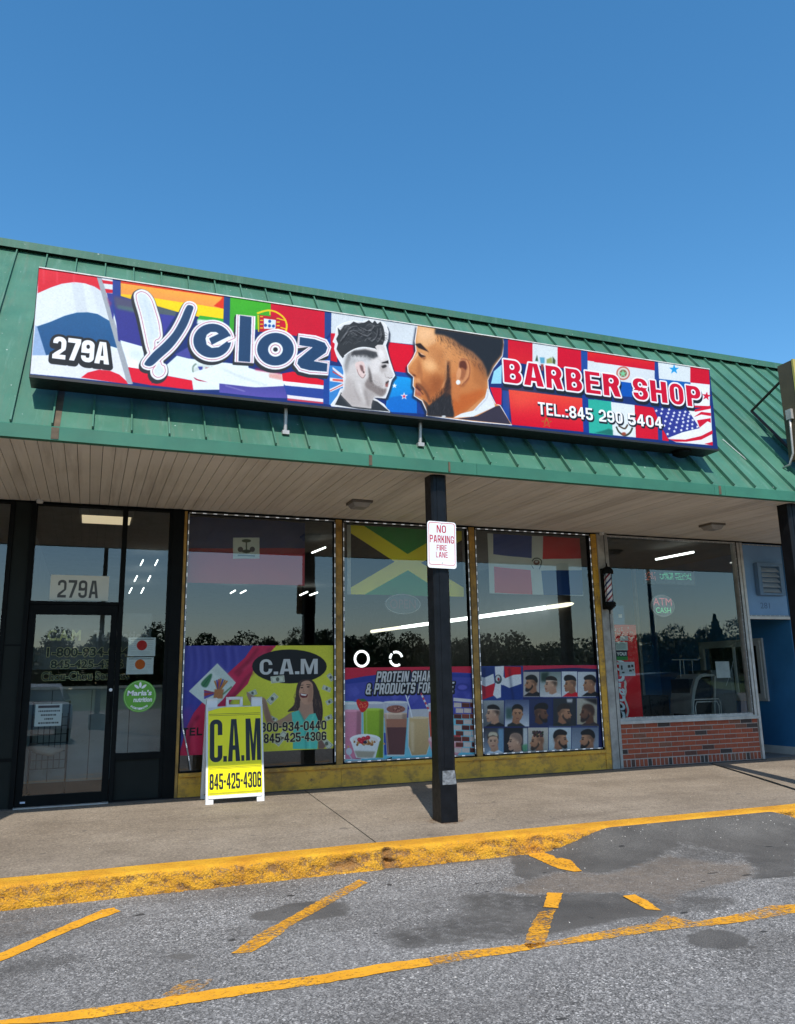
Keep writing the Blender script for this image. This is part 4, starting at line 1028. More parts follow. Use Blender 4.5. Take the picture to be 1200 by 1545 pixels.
c = Canvas(SX0, SX1, SZ0, SZ1, 330, (20, 45, 110), SY)
NAVY = (24, 50, 112); RED = (208, 8, 38); WHT = (232, 236, 238); LW = (222, 228, 228)
# --- left tricolour panel
c.mode(0, 360, 4.829)
c.poly([(270,190),(760,260),(960,1060),(220,980)], (226, 232, 236))
c.poly([(280,195),(720,262),(735,380),(690,350),(620,325),(540,316),(450,328),(370,355),(275,397)], (226, 30, 50), col2=(214, 20, 44))
for x in (310, 408, 530): c.poly([(x,205),(x+14,210),(x+16,330),(x+2,330)], (245, 90, 100), a=0.35, blur=3)
c.poly([(520,320),(600,325),(640,540),(560,540)], (205, 212, 218), a=0.6, blur=5); c.poly([(660,335),(730,372),(790,590),(720,560)], (208, 215, 220), a=0.6, blur=6)
c.poly([(268,640),(370,605),(470,562),(560,538),(640,536),(710,548),(800,600),(862,800),(830,790),(760,770),(335,850)], (32, 92, 142), col2=(24, 78, 128))
c.poly([(258,630),(270,640),(335,850),(235,850)], (148, 175, 212))
c.poly([(230,850),(335,850),(760,860),(870,805),(940,1050),(220,985)], (228, 230, 234), blur=1)
c.poly([(590,1012),(640,975),(720,955),(800,962),(870,990),(930,1045),(930,1060)], (222, 20, 48))
c.poly([(700,260),(738,270),(970,1060),(925,1050)], (160, 165, 172))
# --- flag mosaic 1
c.poly([(738,262),(830,280),(830,380),(800,470)], (222, 228, 232))
c.poly([(742,300),(822,312),(822,334),(752,326)], RED); c.poly([(765,365),(822,372),(822,395),(775,395)], RED)
c.poly([(778,395),(830,400),(830,560),(822,590)], (52, 60, 140)); c.poly([(775,420),(815,470),(800,500)], (150, 60, 110), a=0.6, blur=4)
c.poly([(822,288),(876,295),(880,420),(860,460),(900,740),(880,740),(820,500)], (30, 60, 140))
c.mode(180, 400, 6.667)
c.poly([(15,130),(1055,290),(1050,590),(15,300)], (250, 200, 10))
c.poly([(15,130),(1055,290),(1055,330),(15,185)], (224, 60, 30)); c.poly([(15,180),(1055,325),(1050,440),(600,370),(400,345),(15,292)], (246, 170, 60), col2=(244, 150, 70))
c.poly([(1055,300),(1055,440),(950,410),(1020,350)], (226, 50, 20), blur=3); c.poly([(15,290),(150,300),(130,345),(15,310)], (250, 200, 20))
c.poly([(350,330),(600,370),(820,400),(1050,440),(1050,560),(820,500),(580,470),(370,410)], (252, 214, 4))
c.poly([(810,505),(1048,540),(1048,610),(780,560)], (50, 170, 50)); c.poly([(790,545),(960,560),(900,600),(780,590)], (235, 238, 235), blur=6)
c.poly([(-60,300),(130,345),(250,880),(-10,760)], (50, 52, 135), blur=2); c.poly([(-60,310),(140,350),(180,480),(-40,420)], (84, 84, 100), a=0.8, blur=14)
c.poly([(370,410),(580,470),(560,520),(400,500)], (78, 92, 100), blur=6); c.poly([(400,490),(560,510),(480,640),(430,740)], (58, 60, 150), blur=4)
c.poly([(-20,400),(200,440),(200,480),(-20,440)], (80, 130, 110), a=0.5, blur=10)
c.poly([(1055,300),(1120,312),(1115,640),(1045,600)], (28, 62, 120))
c.poly([(1118,312),(1300,340),(1300,520),(1110,640)], (60, 168, 40))
c.poly([(10,755),(240,820),(260,1060),(90,1030)], (228, 238, 238), col2=(240, 244, 244)); c.poly([(100,850),(230,870),(240,960),(120,930)], (200, 215, 215), a=0.6, blur=16)
c.poly([(90,1025),(310,1060),(330,1210),(130,1175)], (220, 10, 45)); c.poly([(470,1110),(735,1160),(745,1255),(300,1205)], (222, 10, 45))
c.poly([(560,900),(700,820),(720,945)], (70, 72, 150), blur=3); c.poly([(480,1000),(580,910),(740,950),(760,1165),(470,1110)], (226, 238, 236), blur=2)
c.poly([(700,940),(1300,1010),(1300,1250),(745,1255)], (228, 238, 236), blur=2)
c.line([(760,1000),(1000,1060),(1300,1140)], 14, (200, 214, 212), a=0.7, blur=8); c.line([(1000,1040),(1300,1080)], 12, (196, 208, 208), a=0.7, blur=8)
# coat of arms on the white
c.ell(850, 1075, 105, 72, (206, 216, 212), blur=6); c.line([(775,990),(745,1020),(742,1070),(765,1110)], 16, (96, 120, 104), a=0.8, blur=3, sm=True); c.line([(930,1020),(955,1060),(945,1110)], 16, (96, 120, 104), a=0.8, blur=3, sm=True)
c.poly([(790,1020),(840,1020),(835,1060),(815,1070)], (60, 70, 150), blur=2); c.poly([(865,1030),(910,1030),(905,1080),(880,1090)], (170, 60, 60), blur=2)
c.poly([(930,1040),(965,1060),(960,1120),(920,1140)], (80, 110, 80), blur=4); c.ell(825, 1105, 22, 16, (200, 20, 50), blur=3); c.ell(890, 1120, 20, 12, (210, 60, 80), blur=3)
c.line([(745,1115),(780,1150),(850,1165),(930,1175),(975,1160)], 15, (170, 30, 60), sm=True)
c.mode(340, 430, 6.667)
c.poly([(50,105),(460,172),(460,430),(45,480)], (62, 172, 34), col2=(52, 160, 40)); c.poly([(458,172),(1000,258),(1000,560),(458,470)], (206, 8, 44)); c.poly([(1000,255),(1068,268),(1060,470),(1000,560)], (32, 66, 130))
c.line([(320,285),(390,262),(450,255),(520,275),(590,330),(618,400),(610,470)], 20, (236, 206, 20), sm=True); c.line([(330,300),(335,470)], 12, (226, 196, 20))
c.poly([(345,300),(570,330),(560,470),(345,470)], (190, 24, 40)); 
for i in range(4):
    c.rect(350, 312+i*38, 380, 322+i*38, (236, 200, 30)); c.rect(515, 330+i*36, 548, 342+i*36, (230, 196, 30))
c.line([(540,340),(600,355)], 12, (236, 206, 20)); c.line([(450,255),(450,300)], 12, (236, 206, 20)); c.line([(555,425),(620,445)], 12, (236, 206, 20))
c.poly([(388,335),(510,352),(505,440),(388,440)], (225, 235, 240)); 
for x, y in ((447, 365), (405, 405), (445, 410), (485, 412)): c.ell(x, y, 15, 16, (30, 80, 160), blur=1)
c.poly([(0,780),(120,800),(300,850),(600,900),(590,1020),(420,1032),(-60,1020),(-400,900)], (232, 240, 238), blur=3)
c.poly([(-60,990),(300,1030),(590,1015),(620,1020),(620,1140),(400,1130),(-60,1080)], (70, 70, 150), col2=(90, 80, 165)); c.poly([(440,890),(570,900),(580,960),(440,930)], (224, 150, 140), a=0.8, blur=6)
c.line([(-20,850),(200,940),(420,1010)], 20, (205, 216, 218), a=0.8, blur=9); c.line([(0,1010),(200,1070)], 10, (150, 140, 200), a=0.8, blur=5)
c.poly([(300,830),(560,880),(560,900),(300,860)], (200, 20, 60), a=0.5, blur=6); c.poly([(570,890),(680,870),(1000,960),(1000,1010),(580,968)], (222, 10, 40)); c.poly([(580,965),(1000,1010),(1000,1048),(600,1010)], (238, 238, 240))
c.poly([(590,1010),(1000,1048),(1000,1145),(620,1105)], (40, 68, 150)); c.poly([(622,1104),(990,1146),(990,1180),(625,1140)], (236, 228, 234)); c.poly([(625,1140),(990,1180),(990,1195),(625,1160)], (200, 60, 80))
c.poly([(1000,560),(1060,520),(1055,1205),(985,1195)], (28, 68, 148))
# --- pole flag / NZ flag behind the portraits
c.mode(495, 460, 8.571)
c.poly([(45,75),(1170,250),(1170,520),(790,480),(40,370)], (212, 218, 222))
for x in range(60, 1150, 26): c.line([(x, 90+x*0.15),(x, 360+x*0.1)], 5, (196, 203, 208), a=0.5)
c.poly([(35,365),(120,370),(120,760),(35,730)], (205, 10, 40)); c.poly([(780,480),(1120,522),(1130,890),(790,850)], (214, 2, 38)); c.poly([(35,720),(190,760),(190,830),(35,800)], NAVY); c.poly([(780,848),(1150,895),(1180,960),(780,930)], (30, 70, 150))
c.poly([(20,780),(210,800),(210,1300),(15,1290)], (56, 130, 200)); c.poly([(60,800),(200,910),(200,960),(60,830)], (232, 226, 230)); c.poly([(60,850),(200,940),(200,950),(60,870)], (200, 60, 60)); c.poly([(25,940),(210,960),(210,1010),(25,985)], (236, 230, 232)); c.poly([(60,955),(205,965),(205,995),(60,980)], (222, 90, 80)); c.poly([(20,1090),(200,1005),(200,1050),(30,1130)], (232, 230, 234)); c.poly([(25,1108),(200,1022),(200,1034),(28,1118)], (200, 60, 60))
c.poly([(40,1280),(130,1130),(190,1090),(190,1300)], (50, 130, 205))
c.poly([(800,910),(1130,950),(1160,1400),(740,1380)], (20, 150, 220), col2=(16, 120, 205)); c.poly([(790,1200),(1160,1130),(1160,1400),(740,1380)], (12, 98, 190), a=0.7, blur=6)
c.star(860, 1045, 36, (232, 238, 240)); c.star(985, 1180, 52, (236, 230, 236)); c.star(985, 1182, 26, (200, 20, 70))
c.poly([(1150,1150),(1300,1200),(1300,1420),(1150,1400)], (20, 56, 132))
# white keyline and drop shade of portrait 1
SIL = [(40,1300),(130,1180),(170,1090),(205,1080),(210,860),(190,780),(120,660),(90,570),(100,500),(70,480),(100,400),(120,290),(200,240),(330,205),(450,225),(540,190),(620,200),(690,215),(745,260),(775,340),(770,440),(740,520),(770,640),(800,740),(830,830),(860,910),(820,960),(805,1000),(790,1060),(770,1120),(740,1200),(640,1190),(585,1200),(640,1240),(720,1290),(805,1380),(50,1300)]
c.poly([(x+34, y+34) for x, y in SIL], (36, 42, 56), a=0.85, blur=6)
c.line(SIL, 22, (240, 240, 240), closed=True)
c.poly(SIL, (225, 225, 225))
c.poly([(90,1290),(170,1130),(300,1260),(560,1340),(560,1220),(640,1250),(800,1380),(400,1345)], (46, 50, 54))
c.poly([(640,515),(720,520),(750,600),(785,700),(795,760),(790,800),(850,900),(830,950),(795,960),(790,990),(775,1020),(780,1060),(760,1080),(745,1150),(700,1190),(600,1180),(575,1240),(550,1340),(310,1310),(165,1160),(215,1090),(232,960),(215,800),(230,700),(300,600),(500,560)], (214, 208, 205), col2=(198, 190, 186))
c.poly([(170,1160),(215,1090),(230,960),(300,930),(330,1060),(420,1180),(460,1330),(300,1300)], (176, 166, 162), a=0.7, blur=24)
c.poly([(480,1000),(600,1100),(740,1170),(600,1190),(560,1300),(480,1320),(440,1180)], (150, 140, 136), a=0.55, blur=22)
c.poly([(250,620),(340,600),(520,600),(640,650),(560,700),(500,760),(380,700),(270,780),(230,900),(210,780)], (120, 120, 120), a=0.85, blur=20)
c.poly([(300,640),(500,680),(560,740),(480,800),(420,720),(330,720),(260,820)], (214, 212, 212), a=0.8, blur=16)
c.poly([(330,590),(480,572),(620,610),(650,660),(590,700),(480,640),(300,650)], (66, 66, 68), a=0.9, blur=8)
for i in range(40):
    x = 300+i*8.5; c.line([(x, 590+abs(i-20)*0.8),(x+6, 660+20*math.sin(i))], 4, (40, 40, 42), a=0.6)
c.poly([(480,1010),(530,920),(520,800),(560,900),(580,1000),(700,1080),(760,1080),(740,1150),(680,1180),(580,1120),(500,1070)], (120, 108, 104), a=0.8, blur=10, sm=True)
c.poly([(520,780),(560,880),(575,1000),(540,1000)], (76, 70, 68), a=0.6, blur=8)
c.poly([(360,750),(450,730),(480,800),(480,900),(450,950),(400,900),(365,830)], (222, 196, 190), sm=True); c.line([(375,830),(400,900),(450,945),(485,900)], 7, (130, 100, 96), sm=True, blur=2); c.poly([(410,780),(450,790),(460,860),(430,850)], (120, 90, 88), blur=6, sm=True); c.ell(462, 870, 10, 14, (70, 50, 50), blur=3)
for k in range(200):
    t_ = random.random(); x = 520+t_*200+random.gauss(0, 22); y = 930+t_*180+random.gauss(0, 34); c.line([(x, y),(x+4, y+12)], 3, (70, 60, 58), a=0.38)
for k in range(130):
    x = 260+random.random()*360; y = 600+random.random()*120*(0.4+0.6*random.random()); c.line([(x, y),(x+4, y+14)], 3, (60, 60, 62), a=0.4)
c.line([(330,980),(350,1100),(420,1250)], 16, (150, 142, 138), a=0.6, blur=12, sm=True); c.line([(480,1100),(500,1200),(530,1320)], 18, (134, 126, 122), a=0.65, blur=12, sm=True); c.line([(400,1000),(430,1120),(480,1280)], 20, (236, 230, 226), a=0.6, blur=14, sm=True)
c.poly([(655,560),(720,600),(740,690),(690,720),(650,640)], (240, 236, 234), a=0.7, blur=14); c.poly([(690,760),(760,770),(760,830),(700,840),(670,800)], (140, 132, 130), a=0.55, blur=12)
c.poly([(690,745),(780,715),(785,760),(745,755),(700,755)], (40, 38, 38), blur=2); c.poly([(690,790),(740,770),(765,790),(740,810),(705,820)], (52, 48, 48), blur=4); c.poly([(640,760),(700,820),(760,850),(690,880)], (170, 160, 156), a=0.7, blur=10)
c.line([(770,930),(800,950),(835,935)], 7, (110, 96, 92), blur=2); c.poly([(740,1020),(785,1000),(775,1060),(745,1060)], (150, 90, 84), blur=4); c.poly([(745,1000),(785,975),(790,995),(750,1030)], (66, 56, 54), blur=3)
HAIR = [(110,570),(130,500),(105,440),(135,380),(125,290),(160,330),(210,260),(280,255),(330,215),(400,240),(480,225),(530,195),(575,235),(605,200),(640,245),(680,215),(715,280),(735,370),(735,450),(710,515),(640,515),(610,540),(630,575),(480,550),(380,560),(290,600),(215,660),(190,690),(150,640)]
c.poly(HAIR, (50, 52, 54))
for k in range(34):
    x = 150+random.random()*520; y = 280+random.random()*190; L_ = 50+random.random()*110; g_ = random.choice((24, 30, 90, 120, 150, 84))
    c.line([(x, y),(x+L_*0.4, y-28-random.random()*18),(x+L_, y-10+random.random()*34)], 6+random.random()*8, (g_, g_, g_+2), a=0.6, blur=4, sm=True)
for k in range(70):
    t_ = random.random(); x = 130+t_*560; y = 250+random.random()*250; g_ = random.choice((20, 26, 34, 100, 130)); ln = 40+random.random()*90
    c.line([(x, y+20),(x+ln*0.5, y-14),(x+ln, y+10-random.random()*40)], 3+random.random()*4, (g_, g_, g_+2), a=0.55, blur=2, sm=True)
for q in ([(160,470),(240,360),(340,330),(420,370),(500,400),(560,360)], [(200,430),(280,300),(380,270)], [(420,290),(500,330),(560,320),(600,260)], [(640,480),(690,400),(680,300)], [(560,470),(630,400),(640,300)]): c.line(q, 9, (168, 168, 170), a=0.55, blur=4, sm=True); c.line([(x+12, y+16) for x, y in q], 10, (18, 18, 20), a=0.7, blur=4, sm=True)
c.line([(210,660),(290,600),(380,560),(480,548),(620,572)], 12, (236, 236, 236), sm=True)
c.poly([(570,700),(640,690),(690,740),(640,900),(560,900)], (226, 220, 217), a=0.6, blur=16); c.poly([(560,880),(640,900),(700,980),(720,1060),(620,1020)], (176, 166, 162), a=0.5, blur=16); c.line([(735,880),(745,925),(770,945)], 6, (150, 138, 134), a=0.8, blur=3, sm=True)
# portrait 2
c.mode(600, 480, 6.667)
SIL = [(205,70),(180,230),(190,330),(160,400),(105,480),(110,540),(165,590),(160,680),(180,710),(170,780),(250,830),(300,940),(290,975),(560,1010),(760,1035),(1150,1070),(1060,930),(1030,880),(980,860),(930,760),(910,700),(905,620),(960,500),(1050,380),(1070,270),(1060,190)]
c.poly([(x-26, y+22) for x, y in SIL], (26, 34, 56), a=0.85, blur=7)
c.line(SIL, 17, (240, 240, 240), closed=True)
c.poly(SIL, (206, 140, 88))
SK = [(210,70),(185,240),(200,330),(165,405),(112,485),(118,535),(175,590),(190,640),(180,690),(215,720),(200,770),(260,810),(320,870),(330,960),(560,1000),(700,930),(890,760),(900,600),(840,420),(600,250),(380,100)]
c.poly(SK, (214, 150, 92), col2=(186, 104, 50))
c.poly([(210,75),(375,100),(390,240),(300,300),(190,240)], (226, 170, 118), blur=10); c.poly([(195,250),(320,310),(470,300),(520,420),(400,520),(280,420)], (222, 158, 100), a=0.7, blur=26)
c.poly([(250,620),(400,570),(480,600),(440,720),(340,820),(270,720)], (160, 86, 42), a=0.55, blur=34); c.poly([(260,420),(340,400),(400,450),(380,520),(280,500)], (232, 172, 118), a=0.55, blur=20); c.poly([(225,440),(250,560),(240,640),(222,560)], (160, 96, 58), a=0.6, blur=8); c.poly([(400,300),(470,300),(490,500),(450,620),(390,500)], (198, 130, 74), a=0.6, blur=20)
c.poly([(550,780),(700,760),(880,700),(880,780),(600,980),(540,950)], (186, 92, 36), a=0.85, blur=18); c.poly([(740,400),(860,480),(895,600),(880,720),(760,640)], (176, 106, 56), a=0.8, blur=18)
c.poly([(550,560),(600,560),(640,700),(620,850),(545,800)], (196, 116, 62), a=0.8, blur=12)
c.poly([(560,300),(880,520),(890,640),(840,560),(700,400),(560,330)], (120, 74, 46), a=0.45, blur=22)
c.poly([(330,260),(470,330),(480,420),(430,520),(360,440),(300,330)], (172, 104, 56), a=0.5, blur=26)
c.poly([(215,90),(350,110),(350,190),(260,220),(205,190)], (240, 190, 142), a=0.65, blur=20)
c.poly([(250,430),(350,430),(400,490),(350,550),(270,520)], (242, 186, 128), a=0.7, blur=24)
c.poly([(360,560),(470,600),(470,680),(400,770),(340,800),(330,680)], (136, 70, 30), a=0.55, blur=30)
c.poly([(200,340),(215,360),(160,430),(118,490),(112,500),(110,485),(165,400)], (244, 196, 146), a=0.8, blur=6)
c.poly([(205,400),(235,470),(232,560),(200,600),(190,520),(200,450)], (166, 98, 54), a=0.6, blur=10)
c.poly([(120,530),(170,560),(205,600),(170,596),(128,556)], (150, 84, 46), a=0.6, blur=6); c.poly([(150,560),(185,572),(178,586),(158,580)], (74, 36, 22), a=0.7, blur=4)
c.poly([(215,640),(250,620),(330,720),(330,840),(300,830),(250,730)], (146, 80, 42), a=0.55, blur=12); c.poly([(185,600),(225,610),(240,660),(200,650)], (226, 160, 108), a=0.6, blur=7)
for k in range(420):
    x = random.gauss(400, 120); y = random.gauss(450, 210)
    if 120 < x < 880 and 100 < y < 900: c.ell(x, y, 3.5, 3.5, random.choice([(232, 176, 124), (150, 88, 50), (120, 66, 36)]), a=0.22, blur=1)
c.poly([(175,260),(230,250),(320,345),(290,330),(210,300)], (40, 26, 22), blur=4); c.poly([(205,340),(240,350),(285,385),(240,400),(215,375)], (44, 26, 22), blur=4); c.poly([(218,342),(245,350),(280,378),(240,366)], (224, 170, 130), blur=2); c.poly([(230,390),(290,395),(270,420)], (150, 90, 54), blur=6)
c.poly([(185,650),(250,720),(215,735),(178,700)], (112, 56, 38), blur=5); c.poly([(178,705),(238,755),(236,790),(180,772)], (168, 94, 72), blur=6); c.poly([(182,712),(215,735),(205,748),(182,735)], (206, 136, 110), a=0.6, blur=5); c.line([(200,655),(250,700),(300,770),(325,850)], 20, (58, 34, 26), a=0.6, blur=8, sm=True); c.line([(185,690),(215,715),(260,770)], 7, (60, 28, 24), blur=3)
BEARD = [(495,440),(525,440),(530,600),(545,700),(530,800),(560,900),(560,1000),(310,980),(300,890),(270,830),(330,880),(350,840),(430,760),(470,680),(490,580)]
c.poly([(490,430),(530,430),(540,700),(480,760),(380,830),(330,880),(470,700)], (96, 56, 34), a=0.7, blur=10)
c.poly([(350,850),(440,780),(480,740),(540,770),(545,850),(570,960),(565,1000),(300,985),(290,900)], (40, 38, 40), blur=6); c.poly([(500,600),(528,600),(540,760),(480,800),(470,720)], (64, 44, 36), a=0.85, blur=8)
c.poly([(250,810),(300,850),(330,900),(300,920),(270,860)], (44, 34, 34), a=0.8, blur=5)
for k in range(260):
    t_ = random.random(); x = 512-18*t_-150*max(0, t_-0.6)/0.4+random.gauss(0, 7+16*t_); y = 460+t_*380+random.gauss(0, 14); c.line([(x, y),(x-7, y+20)], 2.6, (44, 30, 24), a=0.55)
for k in range(160):
    x = 330+random.random()*230; y = 780+random.random()*190; g_ = random.choice((22, 30, 62, 74)); c.line([(x, y),(x-5, y+24)], 3, (g_, g_, g_+3), a=0.5)
c.poly([(480,420),(500,440),(490,620),(460,700),(440,700),(480,600)], (226, 164, 112), a=0.5, blur=5)
c.poly([(620,420),(680,400),(720,440),(735,540),(700,640),(650,670),(600,640),(590,560),(610,500)], (206, 138, 90), sm=True); c.line([(640,410),(700,420),(728,500),(715,600),(650,672)], 10, (150, 84, 50), sm=True, blur=3)
c.poly([(625,440),(680,430),(700,500),(670,540),(650,500),(625,520)], (96, 48, 30), blur=6, sm=True); c.poly([(640,500),(690,530),(660,620),(620,600),(625,540)], (160, 96, 60), blur=6, sm=True); c.poly([(612,500),(640,520),(630,600),(600,590)], (216, 148, 100), blur=4, sm=True)
c.ell(610, 645, 22, 25, (236, 236, 232), blur=2)
c.line([(615,670),(660,680),(720,600)], 14, (120, 60, 34), a=0.6, blur=8, sm=True)
HB = [(378,98),(1062,195),(1066,270),(1048,370),(960,480),(905,600),(895,520),(850,430),(760,340),(640,270),(560,210),(460,170),(375,160)]
c.poly([(375,140),(480,200),(600,290),(700,370),(800,430),(890,560),(905,640),(960,480),(700,250)], (110, 74, 54), a=0.75, blur=26)
c.poly(HB, (34, 38, 44), blur=9)
for k in range(120):
    x = 400+random.random()*640; y = 110+random.random()*330; g_ = random.choice((20, 24, 56, 64)); c.line([(x, y),(x+14, y+12)], 3, (g_, g_+3, g_+8), a=0.45, blur=1)
for k in range(150):
    t_ = random.random(); x = 380+t_*500+random.gauss(0, 16); y = 180+t_*t_*330+random.gauss(0, 26)+20; c.line([(x, y),(x+8, y+24)], 3.2, (40, 32, 30), a=0.5)
c.poly([(560,1003),(640,960),(760,930),(880,800),(905,700),(930,760),(975,860),(980,890),(760,990)], (224, 228, 232), sm=False); c.line([(900,720),(900,800),(780,930)], 8, (180, 184, 190), blur=4, sm=True)
c.poly([(600,1012),(800,985),(990,885),(1030,880),(1060,930),(1140,1068)], (54, 48, 62))
c.ell(465, 988, 22, 9, (210, 214, 216), blur=3)
# right hand flags
c.mode(750, 500, 6.667)
c.poly([(-30,400),(50,330),(45,525),(-60,525)], (150, 212, 232)); c.poly([(-80,525),(60,540),(60,575),(-80,560)], NAVY); c.poly([(-70,560),(50,570),(45,740),(-10,730)], (216, 10, 44))
c.poly([(75,70),(115,78),(115,280),(60,260)], (34, 60, 118))
c.poly([(112,78),(362,110),(362,340),(112,300)], (205, 10, 40), col2=(212, 30, 40)); c.poly([(358,108),(612,146),(612,380),(358,330)], (214, 222, 224)); c.poly([(610,146),(845,182),(850,400),(610,360)], (206, 4, 40)); c.poly([(845,182),(912,192),(912,420),(850,400)], (30, 72, 150))
for pts, col in ((((385,295),(405,235),(415,300)), (50, 80, 56)), (((430,260),(480,262),(480,320),(440,320)), (90, 160, 190)), (((500,280),(550,260),(560,320),(500,320)), (150, 160, 90)), (((560,250),(590,290),(585,330),(560,320)), (70, 84, 50)), (((440,330),(470,330),(465,400),(445,390)), (150, 60, 60))): c.poly(pts, col, blur=3)
c.poly([(912,190),(1300,255),(1300,350),(912,292)], (224, 40, 30), col2=(208, 10, 40)); c.poly([(912,292),(1300,350),(1300,440),(912,400)], (214, 220, 224))
c.poly([(55,520),(120,585),(125,900),(60,780)], (20, 66, 150)); c.poly([(45,540),(880,650),(920,680),(920,700),(45,590)], (26, 44, 84))
c.poly([(118,585),(858,672),(870,1010),(150,938)], (232, 70, 50), col2=(208, 2, 36)); c.poly([(118,585),(500,640),(300,760),(130,800)], (238, 100, 70), a=0.5, blur=60)
c.poly([(858,640),(918,650),(930,1025),(872,1010)], (22, 56, 138)); c.poly([(918,680),(1155,706),(1165,1045),(928,1022)], (44, 170, 150)); c.poly([(1040,1020),(1100,990),(1168,985),(1168,1046)], (30, 110, 100), a=0.8, blur=6)
for rr in (52,):
    P = [(500+rr*math.cos(-math.pi/2+i*4*math.pi/5), 918+rr*math.sin(-math.pi/2+i*4*math.pi/5)) for i in range(5)]; c.line(P, 9, (150, 150, 30), closed=True)
c.mode(900, 520, 6.316)
c.poly([(-20,60),(558,155),(556,245),(-20,165)], (222, 34, 34), col2=(206, 8, 40)); c.poly([(-20,165),(556,245),(560,400),(-20,340)], (216, 222, 226)); c.poly([(230,350),(340,365),(345,500),(235,490)], (8, 82, 176)); c.poly([(556,155),(590,160),(600,345),(556,330)], (32, 66, 140)); c.poly([(200,490),(520,540),(560,600),(200,540)], NAVY)
c.ell(256, 272, 66, 66, (196, 110, 96)); c.ell(256, 272, 52, 52, (214, 206, 196)); c.ell(256, 272, 36, 36, (130, 110, 80)); c.star(254, 276, 36, (120, 200, 150))
c.poly([(588,160),(898,200),(896,360),(598,325)], (216, 224, 226)); c.poly([(896,200),(1072,222),(1082,380),(896,360)], (206, 2, 36)); c.poly([(598,325),(896,360),(890,420),(660,400)], (20, 90, 170)); c.star(742, 235, 50, (32, 150, 214))
c.poly([(896,360),(1082,380),(1082,600),(930,580)], (232, 234, 236)); c.star(1050, 490, 44, (206, 20, 50), rot=0.15)
c.poly([(140,545),(365,575),(378,885),(158,862)], (222, 228, 230)); c.poly([(-20,520),(140,545),(158,862),(-20,840)], (44, 170, 150)); c.poly([(-20,840),(60,820),(120,800),(158,815),(158,864)], (30, 110, 100), blur=4)
c.poly([(365,575),(545,600),(630,780),(590,905),(378,885)], (208, 8, 40)); c.poly([(585,760),(630,760),(630,915),(590,905)], (24, 60, 140)); c.poly([(628,800),(690,900),(690,920),(630,912)], (206, 8, 44))
c.line([(190,780),(215,830),(270,865),(320,840),(345,790)], 16, (60, 66, 50), sm=True); c.line([(210,770),(270,800),(300,760)], 14, (80, 66, 50), sm=True); c.ell(262, 850, 22, 16, (150, 70, 50), blur=3)
c.poly([(545,600),(640,610),(880,630),(985,795),(820,830),(680,890),(600,740)], (48, 56, 140))
c.poly([(880,630),(930,620),(1090,590),(1110,960),(760,930),(680,890),(820,835),(985,795)], (234, 234, 234))
for pts in ([(930,620),(1090,580),(1090,610),(940,640)], [(930,690),(1000,665),(1092,680),(1092,650),(1000,640)], [(985,790),(1060,730),(1092,745),(1090,700),(960,720)], [(690,900),(850,905),(1000,870),(1108,815),(1108,850),(1000,905),(860,925),(760,925)], [(1030,945),(1110,925),(1110,962)], [(930,580),(1080,585),(1082,600),(930,600)]): c.poly(pts, (206, 14, 44))
for i, (x, y) in enumerate([(572,630),(628,615),(695,618),(620,655),(670,685),(685,652),(742,650),(658,728),(720,715),(733,680),(790,672),(797,645),(848,640),(838,672),(648,770),(705,752),(768,740),(780,708),(825,705),(880,690),(890,662),(695,800),(760,788),(820,775),(830,738),(875,728),(920,718),(745,825),(810,815),(865,800),(870,768),(915,758),(915,797),(965,782),(680,852)]): c.star(x, y, 17, (238, 240, 244), rot=0.2)
# --- the lettering "Veloz", drawn as the photo has it
BL = (33, 66, 102); KEY = (170, 60, 90)
c.mode(180, 400, 6.667)
def ring(cx, cy, rx, ry): return [(cx+rx*math.cos(t), cy+ry*math.sin(t)) for t in np.linspace(0, 2*math.pi, 40, endpoint=False)]
RZ = smooth([(232,250),(290,275),(340,340),(375,440),(410,560),(425,650),(428,720),(400,760),(375,770),(372,830),(330,900),(300,900),(270,820),(240,680),(200,500),(160,360),(155,290),(190,258)])
RT = [(430,960),(440,990),(470,1010),(478,1080),(440,1130),(380,1145),(330,1110),(320,1050),(350,1000),(380,950)]
ARM = [(330,1010),(420,930),(520,840),(600,740),(680,610),(730,480),(745,420),(700,400),(668,430),(610,560),(540,680),(440,790),(340,880),(258,980),(270,1010)]
letters = []
def offs(P, d):
    P = np.asarray(P, float); cxy = P.mean(0); T_ = np.roll(P, -1, 0)-np.roll(P, 1, 0); T_ /= np.hypot(T_[:, 0], T_[:, 1])[:, None]+1e-9
    A = 0.5*np.sum(P[:, 0]*np.roll(P[:, 1], -1)-np.roll(P[:, 0], -1)*P[:, 1]); s_ = 1 if A > 0 else -1
    return P+np.stack([T_[:, 1], -T_[:, 0]], 1)*d*s_
E_C = ring(935, 760, 190, 172)
EI = [(905,735),(1000,690),(960,672),(900,682),(868,720),(865,770),(900,810),(950,830),(1010,818),(1050,785),(1075,770),(1150,808),(1200,700),(1125,705),(930,800)]
c2 = (340-180)*6.667; c3 = (430-400)*6.667
def t2(P): return [(x+c2, y+c3) for x, y in P]
LL = t2([(148,305),(265,322),(250,775),(132,765)]); OO = t2(ring(505, 645, 185, 165)); 
ZZ = t2([(750,522),(900,545),(1000,580),(1028,630),(1010,680),(890,765),(1028,790),(1022,872),(850,858),(760,835),(725,790),(735,745),(880,625),(745,605)])
glyphs = [RZ, smooth(RT), smooth(ARM), E_C, LL, OO, ZZ]
